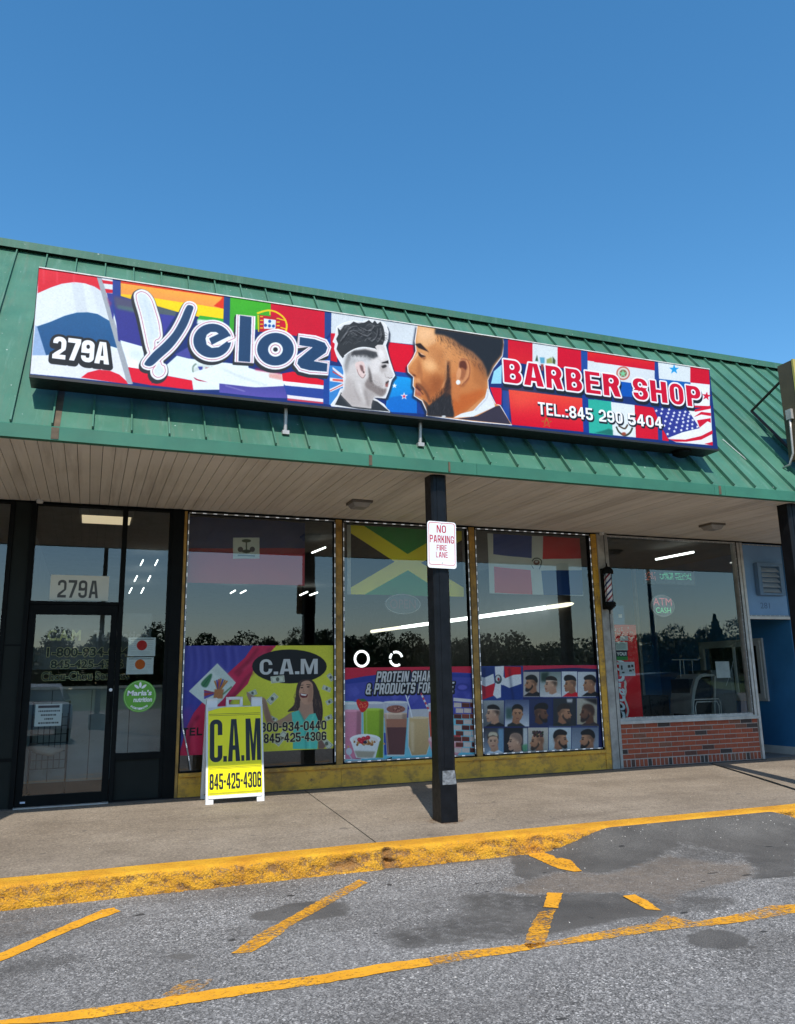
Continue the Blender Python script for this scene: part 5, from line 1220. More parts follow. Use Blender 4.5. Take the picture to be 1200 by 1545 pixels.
for d, col, dx in ((46, (44, 47, 52), 22), (40, (240, 240, 242), 0), (22, KEY, 0), (17, (240, 240, 242), 0)):
    for G in glyphs:
        dd = d - (26 if G is glyphs[0] or G is glyphs[1] else 0)*(1 if d > 30 else 0)
        if G is glyphs[0] or G is glyphs[1]: dd = {46: 20, 40: 8, 22: -14, 17: -19}[d]
        P = offs(G, dd)+np.array([-dx*0.6, dx*1.3])
        for _ in range(1 if dx == 0 else 3):
            c.poly(P, col); P = P + np.array([4, -10])
c.poly(offs(RZ, -34), (216, 226, 232)); c.poly(offs(smooth(RT), -34), (216, 226, 232)); c.line([(250,330),(300,520),(340,700)], 24, (200, 214, 222), a=0.7, blur=8)
for G in (smooth(ARM), E_C, LL, OO, ZZ): c.poly(G, BL)
# e counter and mouth
c.poly([(868,740),(880,700),(920,672),(975,672),(1005,692),(905,742),(935,800),(1100,712),(1140,728),(1175,735),(1150,770),(1090,760),(1050,790),(1000,825),(930,832),(880,800)], (240, 240, 242), sm=False)
c.poly([(1060,745),(1160,720),(1170,760),(1100,780)], (240, 240, 242)); c.line([(1080,770),(1160,735),(1175,700)], 5, KEY); c.line([(890,720),(940,690)], 5, KEY); c.line([(890,770),(950,815),(1020,800)], 5, KEY)
c.poly([(905,735),(1000,690),(1060,640),(1125,705),(930,800)], BL); 
c.poly([(1070,770),(1160,815),(1150,830),(1060,800)], BL, a=0.0)
cx_, cy_ = t2([(505, 648)])[0]
c.ell(cx_, cy_, 74, 72, (240, 240, 242)); c.ell(cx_, cy_, 52, 50, KEY); c.ell(cx_, cy_, 46, 44, (240, 240, 242)); c.ell(cx_, cy_, 24, 23, (44, 47, 52))
soften(c, 0.6, 0.02, 3)
def sx_(o, s, v, a, b_, ins=12): return FY(o[0]+(a+ins)/s, v, SY)[0], FY(o[0]+(b_-ins)/s, v, SY)[0]
bxs = [(ch,)+sx_((750, 500), 6.667, 560+i*6, a, b_) for i, (ch, a, b_) in enumerate((('B',58,256),('A',258,478),('R',484,668),('B',686,868),('E',884,1052),('R',1064,1252)))]
bxs += [(ch,)+sx_((900, 520), 6.316, 585+i*5, a, b_) for i, (ch, a, b_) in enumerate((('S',338,500),('H',506,682),('O',690,842),('P',852,1008)))]
DK = (26, 31, 40); W_ = (240, 240, 242)
gtext(c, '', 3.64, 6.06, 3.962, 4.198, [(0.024, DK, 0.006, -0.030), (0.024, DK, 0.004, -0.018), (0.019, W_, 0, 0), (0, (206, 4, 44), 0, 0)], boxes=bxs, st=0.335, bt=0.16)
for s_, x0_, x1_ in (('TEL.:845', 3.975, 4.610), ('290', 4.680, 4.970), ('5404', 5.035, 5.470)): gtext(c, s_, x0_, x1_, 3.672, 3.800, [(0.010, DK, 0.006, -0.012), (0, (244, 244, 244), 0, 0)], st=0.30, bt=0.16, gap=0.16)
gtext(c, '', -0.41, 0.015, 3.668, 3.856, [(0.030, (34, 36, 40), 0.004, -0.022), (0.022, (34, 36, 40), 0.0, 0.0), (0, (246, 246, 246), 0, 0)], boxes=[('2', -0.408, -0.312), ('7', -0.300, -0.205), ('9', -0.198, -0.102), ('A', -0.098, 0.014)], st=0.36, bt=0.20)
kid(c.sheet('sign_face', None, 0.42, SY, 0.004, spec=0.2, bmp=0.12, tint=0.86), sg)
for (x, z0) in ((1.487, 3.262), (2.762, 3.268)):
    bm = bmesh.new(); tube(bm, [(x, SY+0.10, SZ0+0.02), (x, SY+0.12, z0+0.02)], 0.016, 8); kid(obj('support_rod', bm, M['alu']), sg)
    kid(BX('rod_foot', x-0.03, x+0.03, SY+0.09, SY+0.16, z0-0.005, z0+0.03, M['alu']), sg)
for x in (0.3, 2.2, 4.1, 5.75):
    bm = bmesh.new()
    for z in (3.62, 4.30):
        yy = EY+(z-EZ)/RS; tube(bm, [(x, SY+0.22, z), (x, yy+0.05, z)], 0.018, 6)
    kid(obj('mounting_bracket', bm, M['black']), sg)
bm = bmesh.new(); lathe(bm, [(0.05, 3.43), (0.10, 3.46), (0.10, 3.50)], 5.80, SY+0.13, 12); kid(obj('junction_box', bm, M['black']), sg)

# ================================================================== projecting cabinet sign at the right
cs = thing('cabinet_sign', 'brown box sign with yellow face at the right edge of the roof', 'sign', (7.44, -2.5, 3.6))
kid(BX('cabinet', 7.44, 9.9, -2.485, -2.28, 3.545, 4.715, plain('brown_cabinet', (0.085, 0.062, 0.032), 0.5, var=0.1)), cs)
kid(obj('face_frame', frame_bm(7.435, 9.905, 3.54, 4.72, 0.035, -2.51, -2.4855), plain('gold_frame', (0.55, 0.42, 0.10), 0.4, 0.3)), cs)
kid(BX('sign_face', 7.471, 9.869, -2.502, -2.4905, 3.576, 4.684, plain('yellow_face', (0.75, 0.62, 0.18), 0.4)), cs)
kid(BX('black_line', 7.50, 9.84, -2.505, -2.5025, 3.60, 3.64, M['blackp']), cs); kid(BX('black_line', 7.50, 7.54, -2.505, -2.5025, 3.641, 4.66, M['blackp']), cs)
a = roof_pt(7.817, -1.42, 0.05); rb = plain('rusty_brace', (0.04, 0.018, 0.012), 0.7)
for q in ([(7.60, -2.27, 4.64), tuple(a)], [tuple(a), (7.62, -2.27, 3.60)]):
    bm = bmesh.new(); tube(bm, q, 0.018, 6); kid(obj('brace', bm, rb), cs)
kid(BX('switch_box', 7.405, 7.439, -2.42, -2.34, 4.02, 4.14, M['alu'], None, 0.004), cs)
bm = bmesh.new(); tube(bm, [(7.422, -2.38, 4.02), (7.42, -2.375, 3.9), (7.425, -2.36, 3.62), (7.42, -2.30, 3.50), (7.40, -2.22, 3.48)], 0.013, 8); kid(obj('conduit', bm, M['alu'], smooth=True), cs)
# loose wire lying on the roof
bm = bmesh.new(); P = [roof_pt(*((lambda q: (q[0], q[1]))(on(u, v, nrm, float(Vector(nrm).dot(roof_pt(0, EY)))))), 0.012) for u, v in ((1090,664),(1118,688),(1150,716),(1167,737))]
tube(bm, P, 0.004, 5); tag(obj('loose_wire', bm, M['offwhite']), 'thin pale wire lying across the green roof seams', 'wire')

# ================================================================== soffit lights, smoke caps
for i, (x, y) in enumerate(((2.615, -1.03), (7.35, -1.06))):
    lb = 'flat square soffit light to the left of the middle black post' if i == 0 else 'flat square soffit light above the laundry window on the right'
    t = thing('soffit_light', lb, 'light', (x, y, soff_z(y)), 'square lights under the canopy')
    z = -0.001
    BX('lamp_base', -0.115, 0.115, -0.115, 0.115, z-0.028, z, plain('bronze_lamp', (0.12, 0.105, 0.085), 0.5), t, 0.006)
    bm = bmesh.new(); R = [(-0.10, 0.10, z-0.028), (-0.075, 0.075, z-0.072)]
    a = [bm.verts.new(q) for q in ((-0.10,-0.10,z-0.0285),(0.10,-0.10,z-0.0285),(0.10,0.10,z-0.0285),(-0.10,0.10,z-0.0285))]; b_ = [bm.verts.new(q) for q in ((-0.075,-0.075,z-0.072),(0.075,-0.075,z-0.072),(0.075,0.075,z-0.072),(-0.075,0.075,z-0.072))]
    for k in range(4): bm.faces.new((a[k], a[(k+1) % 4], b_[(k+1) % 4], b_[k]))
    bm.faces.new(b_); obj('diffuser', bm, plain('dusty_diffuser', (0.30, 0.29, 0.27), 0.35, var=0.2), t)
for i, (u, v) in enumerate(((61, 747), (908, 803))):
    x, y = GZ(u, v, 3.03); y = -0.10
    bm = bmesh.new(); lathe(bm, [(0.03, 0), (0.034, 0.02), (0.034, 0.035)], 0, 0, 12); o = obj('sensor_cap', bm, M['offwhite']); o.location = (FY(u, v, -0.1)[0], -0.10, soff_z(-0.1)-0.036)
    tag(o, ('small white round cap under the soffit at the dark entrance', 'small white round cap under the soffit above the barber pole')[i], 'cap')

# ================================================================== LED strips round the windows
def led_run(bm, bmd, a, b_, y, step, n3, size, lit=True):
    a = Vector((a[0], y, a[1])); b_ = Vector((b_[0], y, b_[1])); d = b_-a; L_ = d.length; d.normalize(); s = Vector((-d.z, 0, d.x))*0.007
    p = [a+s, b_+s, b_-s, a-s]; q = [v+Vector((0, -0.004, 0)) for v in p]
    P = [bm.verts.new(v) for v in p]; Q = [bm.verts.new(v) for v in q]
    for i in range(4): bm.faces.new((P[i], P[(i+1) % 4], Q[(i+1) % 4], Q[i]))
    bm.faces.new(Q)
    k = step*0.4
    while k < L_-0.03:
        for j in range(n3):
            c_ = a+d*(k+(j-(n3-1)/2)*size*1.7)+Vector((0, -0.0045, 0)); h = size/2
            e = [c_+Vector((x*h, -0.003, z*h)) for x, z in ((-1,-1),(1,-1),(1,1),(-1,1))]; f = [c_+Vector((x*h, 0, z*h)) for x, z in ((-1,-1),(1,-1),(1,1),(-1,1))]
            E_ = [bmd.verts.new(v) for v in e]; F_ = [bmd.verts.new(v) for v in f]; bmd.faces.new(E_)
            for i in range(4): bmd.faces.new((F_[i], F_[(i+1) % 4], E_[(i+1) % 4], E_[i]))
        k += step
def led_thing(label, runs, step=0.118, n3=3, size=0.0084, lit=True, y=-0.038):
    x, z = runs[0][0]; t = thing('led_strip', label, 'light strip', (x, y, z), 'LED strips framing the shop windows')
    bm = bmesh.new(); bd = bmesh.new()
    for a, b_ in runs: led_run(bm, bd, a, b_, y, step, n3, size)
    kid(obj('strip', bm, M['led_off']), t); o = kid(obj('diode', bd, M['led'] if lit else M['led2']), t); o['kind'] = 'stuff'
    return t
M['led2'] = plain('dull_diode', (0.50, 0.51, 0.50), 0.4)
e = 0.010
led_thing('white LED strip round the left yellow-framed window, its lower left end hanging loose', [((0.952, 3.018), (2.632, 3.018)), ((0.949, 0.86), (0.949, 3.005)), ((2.633, 3.005), (2.633, 0.275))])
hang = [(0.949, 0.86), (0.965, 0.70), (1.00, 0.56), (1.03, 0.43), (1.060, 0.27)]
t = thing('led_strip', 'loose hanging end of white LED strip in the left window corner', 'light strip', (0.95, -0.04, 0.8)); bm = bmesh.new(); bd = bmesh.new()
for a, b_ in zip(hang[:-1], hang[1:]): led_run(bm, bd, a, b_, -0.042, 0.10, 3, 0.009)
kid(obj('strip', bm, M['led_off']), t); kid(obj('diode', bd, M['led']), t)['kind'] = 'stuff'
led_thing('white LED strip round the middle yellow-framed window behind the post', [((2.745, 3.018), (4.37, 3.018)), ((2.742, 0.275), (2.742, 3.0)), ((4.374, 3.0), (4.374, 0.275)), ((2.75, 0.266), (4.36, 0.266))])
led_thing('white LED strip round the right yellow-framed window with haircut pictures', [((4.49, 3.018), (6.185, 3.018)), ((4.484, 0.275), (4.484, 3.0)), ((6.190, 3.0), (6.190, 0.275)), ((4.50, 0.266), (6.17, 0.266))], step=0.112)
led_thing('dull LED strip round the laundry window above the brick wall', [((6.49, 3.012), (8.67, 3.012)), ((6.49, 0.622), (8.67, 0.622)), ((8.676, 3.0), (8.676, 0.64))], step=0.088, n3=1, size=0.014, lit=False, y=-0.040)
for q in (((6.49, 0.628, 8.67, 0.628)),):
    pass
led_thing('dull LED strip round the pale blue bulkhead', [((8.83, 3.012), (9.58, 3.012)), ((8.815, 1.98), (8.815, 3.0)), ((8.83, 1.975), (9.58, 1.975))], step=0.088, n3=1, size=0.014, lit=False, y=-0.02)

# ================================================================== barber pole
bp = thing('barber_pole', 'small black-capped barber pole with red, white and blue stripes on the grey column', 'barber pole', (6.345, -0.16, 2.28))
bx, by = 6.352, -0.155
bm = bmesh.new(); lathe(bm, [(0.048, 2.108), (0.048, 2.482)], bx, by, 24); me_ = bm
m, nt, b = newmat('barber_stripes'); ge = N(nt, 'ShaderNodeNewGeometry'); sp = N(nt, 'ShaderNodeSeparateXYZ'); L(nt, ge.outputs['Position'], sp.inputs[0])
ang = N(nt, 'ShaderNodeMath', operation='ARCTAN2'); L(nt, mth(nt, 'SUBTRACT', sp.outputs[0], bx), ang.inputs[0]); L(nt, mth(nt, 'SUBTRACT', by, sp.outputs[1]), ang.inputs[1])
ph = mth(nt, 'FRACT', mth(nt, 'ADD', mth(nt, 'MULTIPLY', sp.outputs[2], 6.6), mth(nt, 'MULTIPLY', ang.outputs[0], -2/(2*math.pi))))
L(nt, ramp(nt, ph, [(0.0, (0.75, 0.75, 0.78)), (0.27, (0.30, 0.03, 0.06)), (0.47, (0.75, 0.75, 0.78)), (0.74, (0.02, 0.05, 0.16)), (0.95, (0.75, 0.75, 0.78))], 'CONSTANT'), b.inputs['Base Color']); b.inputs['Roughness'].default_value = 0.15
kid(obj('striped_cylinder', bm, m, smooth=True), bp)
bm = bmesh.new(); lathe(bm, [(0.078, 2.482), (0.082, 2.52), (0.06, 2.555), (0.03, 2.575), (0.008, 2.585), (0.006, 2.625)], bx, by, 10); kid(obj('top_cap', bm, M['black']), bp)
bm = bmesh.new(); lathe(bm, [(0.006, 1.955), (0.008, 2.0), (0.03, 2.012), (0.06, 2.035), (0.082, 2.06), (0.078, 2.108)], bx, by, 10); kid(obj('bottom_cap', bm, M['black']), bp)
kid(BX('wall_bracket', 6.30, 6.345, -0.13, -0.071, 2.02, 2.56, M['black']), bp)
bm = bmesh.new()
for k in range(4):
    a = math.pi*(0.15+0.5*k); tube(bm, [(bx+0.056*math.cos(a), by+0.056*math.sin(a), 2.10), (bx+0.056*math.cos(a), by+0.056*math.sin(a), 2.49)], 0.003, 5)
kid(obj('guard_rod', bm, M['black']), bp)
# ================================================================== A-frame sign
af = thing('sandwich_board', 'white A-frame sign with yellow C.A.M panel standing by the left window', 'sandwich board', (1.44, -0.42, -0.01))
AF0, AF1 = -0.600, -0.400      # front leg foot / head
ANG = math.atan2(AF1-AF0, 1.02); AZ0 = -0.011
def afr(q):
    """front leaf leans back"""
    x, y, z = q; return (x, AF0+math.sin(ANG)*z+y*math.cos(ANG), AZ0+z*math.cos(ANG)-y*math.sin(ANG))
def leaf(bm, f):
    H = 1.03; xa, xb = 1.148, 1.728
    def bb(x0, x1, y0, y1, z0, z1, bev=0.004):
        n0 = len(bm.verts); box(bm, x0, x1, y0, y1, z0, z1, 0, bev)
    bb(xa, xb, 0.006, 0.024, 0.06, H-0.085)                      # backing
    for s in ((xa, xa+0.028), (xb-0.028, xb)): bb(s[0], s[1], -0.006, 0.03, 0.035, H-0.07)
    bb(xa+0.029, xb-0.029, -0.006, 0.005, 0.05, 0.10); bb(xa+0.029, xb-0.029, -0.006, 0.03, H-0.135, H-0.085)
    bb(xa, xa+0.075, -0.004, 0.03, 0.0, 0.045); bb(xb-0.075, xb, -0.004, 0.03, 0.0, 0.045)
    bb(xa+0.005, xa+0.115, -0.002, 0.03, H-0.085, H+0.005); bb(xb-0.115, xb-0.002, -0.002, 0.03, H-0.085, H+0.005)
    cx = (xa+xb)/2
    bb(cx-0.085, cx-0.058, 0, 0.026, H-0.085, H+0.01, 0.003); bb(cx+0.058, cx+0.085, 0, 0.026, H-0.085, H+0.01, 0.003); bb(cx-0.057, cx+0.057, 0, 0.026, H-0.014, H+0.012, 0.003); bb(cx-0.057, cx+0.057, 0, 0.026, H-0.085, H-0.068, 0.003)
    for v in bm.verts: v.co = f(v.co)
M['plast'] = plain('white_moulded_plastic', (0.74, 0.74, 0.73), 0.4, var=0.08, vs=10)
bm = bmesh.new(); leaf(bm, afr); kid(obj('front_leaf', bm, M['plast']), af)
bm = bmesh.new(); leaf(bm, lambda q: (q[0], -0.185-(afr(q)[1]+0.600), afr(q)[2]+0.003)); bmesh.ops.recalc_face_normals(bm, faces=bm.faces[:]); kid(obj('rear_leaf', bm, M['plast']), af)
XA, XB = 1.168, 1.708
ca = Canvas(XA, XB, 0.085, 0.938, 900, (248, 238, 14), 0.0)
for k in range(14): ca.poly(np.array([(random.random()*ca.w, random.random()*ca.h)]*3)+np.array([(0,0),(5,1),(2,6)]), (120, 110, 30), a=0.5, raw=True)
BK = (38, 37, 38)
def afx(x): return 1.158+(x-205)/(545-205)*(1.720-1.158)
gtext(ca, '', 0, 1, 0.398, 0.815, [(0.001, BK, 0, 0)], boxes=[('C', afx(222), afx(297)), ('.', afx(303), afx(324)), ('A', afx(331), afx(405)), ('.', afx(412), afx(430)), ('M', afx(441), afx(533))], st=0.36, bt=0.105)
gtext(ca, '845-425-4306', afx(221), afx(532), 0.135, 0.287, [(0.001, BK, 0, 0)], st=0.36, bt=0.15, gap=0.16)
for z in (0.872, 0.857, 0.345, 0.333, 0.105, 0.096): ca.poly([((0.010)*900, (0.938-z)*900), ((XB-XA-0.008)*900, (0.938-z)*900), ((XB-XA-0.008)*900, (0.938-z+0.0035)*900), (0.010*900, (0.938-z+0.0035)*900)], BK, raw=True)
def curl(x): t_ = max(0, (XA+0.16-x)/0.16); return -0.035*t_*t_
ca.poly([(0, 0), (140, 0), (70, 14), (0, 34)], (205, 205, 203), raw=True)
kid(ca.sheet('yellow_panel', None, 0.35, -0.0095, 0.002, xf=afr, spec=0.3), af)

# ================================================================== window posters
PY = -0.0065
def pos(name, label, cat, x0, x1, z0, z1, ppm=380, y=PY, bgc=(255, 255, 255)):
    t = thing(name, label, cat, ((x0+x1)/2, y, z0)); cv = Canvas(x0, x1, z0, z1, ppm, bgc, y); return t, cv
# C.A.M poster
t, c = pos('window_poster', 'C.A.M poster with draped flag and laughing woman in teal in the left window', 'poster', 0.945, 2.622, 0.418, 1.558)
c.mode(270, 960, 5)
c.a[:] = (214, 214, 62)
c.poly([(0,60),(735,60),(700,110),(600,190),(540,300),(480,390),(400,470),(300,600),(180,900),(0,900)], (66, 68, 160))
for x, w in ((60,18),(110,26),(170,20),(215,30),(330,30),(400,24)): c.line([(x,60),(x+20,200),(x-10+w,330),(x-30,560)], w, (48, 50, 136), a=0.6, blur=12, sm=True); c.line([(x+w,60),(x+w+16,200),(x+w-8,330)], w*0.6, (110, 112, 195), a=0.5, blur=10, sm=True)
c.poly([(735,72),(560,72),(500,160),(380,270),(290,350),(200,470),(110,580),(60,680),(0,900),(180,900),(200,760),(330,560),(420,460),(520,360),(560,260),(660,150)], (200, 36, 78), sm=False)
c.poly([(20,560),(110,520),(60,700),(0,720)], (110, 60, 150), a=0.8, blur=20)
for q in ([(700,90),(600,150),(520,210),(440,300)], [(560,270),(500,330),(440,420),(380,470)], [(150,600),(90,700),(60,860)], [(600,90),(520,190),(420,280)]): c.line(q, 24, (130, 20, 54), a=0.7, blur=8, sm=True)
for q in ([(660,110),(560,190),(480,260)], [(120,640),(110,760),(120,880)]): c.line(q, 22, (225, 70, 105), a=0.6, blur=9, sm=True)
c.poly([(290,205),(430,350),(330,480),(250,560),(75,415)], (212, 222, 214)); c.poly([(290,205),(430,350),(350,360),(250,260)], (190, 205, 196), a=0.7, blur=10)
c.poly([(170,350),(235,285),(250,300),(215,380),(180,380)], (60, 120, 80), blur=3, sm=True); c.line([(180,380),(240,300)], 6, (40, 90, 60))
for i in range(7):
    c.line([(300,420),(270+i*16,318+6*abs(i-3))], 12, random.choice([(70, 70, 150), (180, 60, 60), (190, 120, 50)]), blur=1)
    c.line([(280,430),(190,410+i*10)], 10, random.choice([(70, 70, 150), (180, 60, 60), (90, 80, 160)]), blur=1)
c.poly([(270,400),(340,400),(330,470),(260,470)], (190, 120, 70), blur=3); c.line([(330,440),(400,380)], 10, (90, 130, 80), blur=3)
c.ell(834, 228, 282, 128, (16, 16, 18))
# money
def bill(x, y, w, h, r):
    cc, ss = math.cos(r), math.sin(r)
    def tr(P): return [(x+a*cc-b_*ss, y+a*ss+b_*cc) for a, b_ in P]
    c.poly(tr([(-w,-h),(w,-h),(w,h),(-w,h)]), (206, 210, 190)); c.poly(tr([(-w*0.88,-h*0.8),(w*0.88,-h*0.8),(w*0.88,h*0.8),(-w*0.88,h*0.8)]), (150, 160, 140)); c.poly(tr([(-w*0.78,-h*0.66),(w*0.78,-h*0.66),(w*0.78,h*0.66),(-w*0.78,h*0.66)]), (200, 206, 186)); c.ell(x, y, h*0.5, h*0.6, (90, 98, 84))
for q in ((745,325,52,26,-0.1),(705,472,44,24,-0.8),(1115,395,34,18,0.4),(1145,310,30,18,0.9),(1135,495,26,18,-0.5),(555,430,34,20,-0.4),(545,455,34,18,0.8),(715,625,30,16,0.5),(770,770,60,26,-0.9),(1115,810,46,26,0.7),(1130,615,30,18,-0.4)): bill(*q)
# woman
c.poly([(820,570),(880,500),(885,400),(905,345),(950,325),(1010,335),(1050,400),(1080,500),(1085,600),(1060,680),(1000,640),(900,560)], (62, 46, 40), sm=True)
c.poly([(510,420),(545,440),(590,460),(650,470),(680,560),(710,640),(780,620),(860,570),(900,620),(850,660),(740,690),(660,640),(620,520),(540,500)], (168, 134, 112), sm=True, a=0.95); c.poly([(640,470),(680,560),(720,660),(660,660)], (150, 116, 98), blur=6)
c.poly([(920,480),(1000,480),(1030,570),(1060,640),(1050,700),(860,700),(860,580),(910,540)], (178, 138, 114), sm=True)
c.poly([(905,400),(925,350),(975,335),(1010,365),(1015,440),(1000,500),(950,515),(915,470)], (196, 150, 122), sm=True); c.poly([(980,350),(1015,380),(1010,490),(970,505)], (160, 116, 92), a=0.6, blur=8)
c.ell(928, 388, 10, 5, (60, 40, 34)); c.ell(976, 382, 11, 5, (60, 40, 34)); c.line([(912,372),(940,368)], 5, (60, 44, 36)); c.line([(962,364),(994,368)], 5, (60, 44, 36))
c.poly([(912,430),(945,432),(975,440),(965,462),(935,466),(915,455)], (110, 40, 40)); c.poly([(916,432),(968,440),(955,450),(925,446)], (236, 232, 226)); c.line([(940,395),(936,418),(950,420)], 4, (150, 104, 84))
c.poly([(905,345),(885,420),(870,520),(830,570),(900,560),(915,500),(905,420),(925,350)], (66, 48, 42)); c.poly([(1010,345),(1060,420),(1085,560),(1075,660),(1020,610),(1010,520),(1015,420)], (58, 42, 38))
for k in range(26):
    x = random.choice([870+random.random()*30, 1020+random.random()*50]); y = 400+random.random()*160; c.line([(x,y),(x-6,y+20),(x+6,y+44)], 4, (104, 80, 66), a=0.6)
c.poly([(850,575),(905,560),(945,640),(985,590),(1030,580),(1060,660),(1045,850),(860,850),(862,700)], (86, 196, 176), sm=False); c.line([(905,565),(950,650),(960,850)], 12, (56, 150, 136), a=0.7, blur=5); c.line([(1020,590),(980,680),(990,850)], 12, (120, 220, 200), a=0.6, blur=5); c.poly([(1050,740),(1110,830),(1090,850),(1050,850)], (120, 90, 80), blur=3)
# bottom edge below which the pane is bare

def zc5(x, y): return FY(270+x/5, 960+y/5, PY)
def pt(c, s_, zf, x0, y0, x1, y1, layers, **k):
    a = zf(x0, y1); b_ = zf(x1, y0); z0_ = (zf(x0, y1)[1]+zf(x1, y1)[1])/2; z1_ = (zf(x0, y0)[1]+zf(x1, y0)[1])/2
    gtext(c, s_, a[0], b_[0], z0_, z1_, layers, **k)
soften(c, 0.7, 0.02, 5)
pt(c, 'C.A.M', zc5, 608, 172, 1048, 288, [(0, (196, 198, 196), 0, 0)], st=0.30, bt=0.17, gap=0.10)
PO = [(0.007, (196, 190, 150), 0, 0), (0, (34, 30, 32), 0, 0)]
pt(c, '1-800-934-0440', zc5, 556, 645, 1112, 715, PO, st=0.30, bt=0.16, gap=0.16); pt(c, '845-425-4306', zc5, 640, 728, 1112, 796, PO, st=0.30, bt=0.16, gap=0.16)
pt(c, 'TEL', zc5, 22, 690, 178, 750, [(0, (26, 20, 24), 0, 0)], st=0.28, bt=0.19, gap=0.2)
kid(c.sheet('poster_sheet', None, 0.5, bmp=0.2), t)
M['wh2'] = plain('grey_white_print', (0.62, 0.63, 0.62), 0.5)
# protein shakes poster
t, c = pos('window_poster', 'protein shakes poster with smoothie glasses in the middle window behind the post', 'poster', 2.738, 4.384, 0.262, 1.304)
c.mode(500, 960, 4.8)
c.a[:] = (70, 76, 165)
c.poly([(80,225),(1060,215),(1060,270),(900,262),(600,262),(350,275),(80,320)], (206, 36, 66)); c.poly([(80,320),(240,290),(420,270),(700,262),(1060,275),(1060,300),(600,290),(80,350)], (44, 60, 150))
for k in range(40):
    x = 90+random.random()*950; y = 330+random.random()*190; c.poly([(x,y),(x+40,y-30),(x+70,y+20),(x+30,y+50)], random.choice([(96, 100, 190), (54, 60, 150), (84, 88, 178)]), a=0.6, blur=4)
c.ell(950, 370, 50, 30, (50, 56, 140), blur=3); c.ell(950, 370, 34, 18, (96, 96, 190), blur=3)
c.poly([(80,470),(160,470),(400,600),(1060,560),(1060,930),(80,930)], (120, 190, 205)); c.poly([(380,700),(420,700),(410,880),(385,880)], (40, 70, 160)); c.poly([(80,870),(1060,840),(1060,930),(80,930)], (110, 195, 210), blur=3)
def glass(x0, x1, y0, y1, ty, by_, liq, rim=(206, 208, 206), tap=0.08):
    w = x1-x0; c.poly([(x0,y0),(x1,y0),(x1-w*tap,y1),(x0+w*tap,y1)], rim, a=0.85); c.poly([(x0+5,ty),(x1-5,ty),(x1-w*tap-4,by_),(x0+w*tap+4,by_)], liq[0], col2=liq[1])
    c.ell((x0+x1)/2, y0, w/2, 10, (222, 222, 220)); c.ell((x0+x1)/2, ty, w/2-5, 9, tuple(min(255, v+22) for v in liq[0])); c.line([(x0+w*0.16,y0+14),(x0+w*0.2,y1-20)], 7, (240, 240, 240), a=0.35, blur=3); c.poly([(x1-w*0.22,ty),(x1-6,ty),(x1-w*tap-4,by_),(x1-w*0.28,by_)], (30, 20, 20), a=0.25, blur=5)
glass(60, 222, 485, 900, 540, 890, ((214, 140, 160), (200, 120, 145)), tap=0.02); glass(228, 385, 482, 885, 530, 880, ((158, 190, 50), (120, 160, 30)), tap=0.04)
glass(378, 555, 478, 870, 560, 858, ((206, 176, 150), (110, 66, 56)), tap=0.14); c.poly([(398,600),(548,600),(545,660),(402,660)], (168, 112, 88)); c.poly([(402,660),(545,660),(530,855),(420,855)], (96, 58, 58)); c.ell(468, 528, 68, 28, (150, 92, 78)); 
for k in range(30): c.ell(468+random.gauss(0, 28), 522+random.gauss(0, 9), 6, 4, random.choice([(110, 56, 50), (190, 130, 110)]))
c.poly([(560,530),(708,525),(705,700),(712,790),(690,862),(580,868),(556,800),(552,680)], (206, 206, 200), a=0.9); c.poly([(566,592),(704,590),(708,790),(688,856),(584,862),(560,790)], (206, 176, 126), col2=(180, 150, 104), sm=False); c.ell(636, 590, 70, 9, (222, 200, 160))
c.poly([(570,620),(600,620),(600,840),(580,840)], (235, 220, 190), a=0.4, blur=6)
glass(700, 860, 490, 800, 560, 800, ((214, 96, 66), (190, 60, 40)), tap=0.1)
c.line([(540,425),(572,530),(586,590)], 9, (225, 228, 232)); c.line([(565,432),(548,470)], 6, (225, 228, 232)); 
for i in range(9): c.line([(648+i*8, 410+i*17),(656+i*8, 427+i*17)], 14, (225, 225, 225) if i % 2 else (200, 70, 80))
c.poly([(182,470),(200,455),(235,460),(268,480),(262,520),(225,552),(195,515)], (212, 36, 36), sm=True); c.poly([(195,458),(235,452),(262,470),(225,475)], (60, 110, 50), blur=2)
for k in range(16): c.ell(200+random.random()*56, 478+random.random()*46, 2.4, 3, (240, 190, 110))
c.poly([(135,740),(355,745),(320,880),(250,890),(180,880)], (224, 228, 226), sm=False); c.ell(246, 748, 112, 40, (236, 238, 236)); c.ell(246, 755, 92, 30, (226, 222, 214)); c.poly([(165,830),(320,835),(300,880),(190,880)], (150, 140, 116), blur=4, a=0.8)
for k in range(30): c.ell(246+random.gauss(0, 42), 775+random.gauss(0, 10), 9, 6, random.choice([(196, 140, 80), (150, 96, 50), (210, 160, 100)]), rot=random.random()*3)
for x, y in ((205,750),(235,742),(265,735),(222,765)): c.ell(x, y, 17, 15, (190, 30, 50)); c.ell(x-4, y-4, 6, 5, (226, 80, 96), blur=2)
c.ell(245, 768, 14, 11, (40, 40, 70)); c.ell(128, 835, 22, 26, (190, 200, 206)); c.line([(130,860),(160,905)], 8, (180, 190, 198))
c.poly([(700,750),(960,730),(940,830),(900,880),(740,870)], (216, 150, 156), sm=False); c.ell(830, 745, 128, 34, (226, 190, 190))
for k in range(20): c.ell(760+random.random()*160, 735+random.gauss(0, 9), 20, 14, random.choice([(176, 26, 44), (206, 50, 60), (120, 20, 34)]))
for r in range(9):
    for q in range(3):
        y = 480+r*41; x = 888+q*58+(r % 2)*14; c.poly([(x,y),(x+54,y+3),(x+54,y+36),(x,y+34)], random.choice([(96, 44, 36), (130, 60, 48), (206, 190, 180), (110, 50, 40), (84, 34, 30)]), tex=0.06); c.line([(x,y+3),(x+54,y+5)], 4, (200, 170, 150), a=0.5)
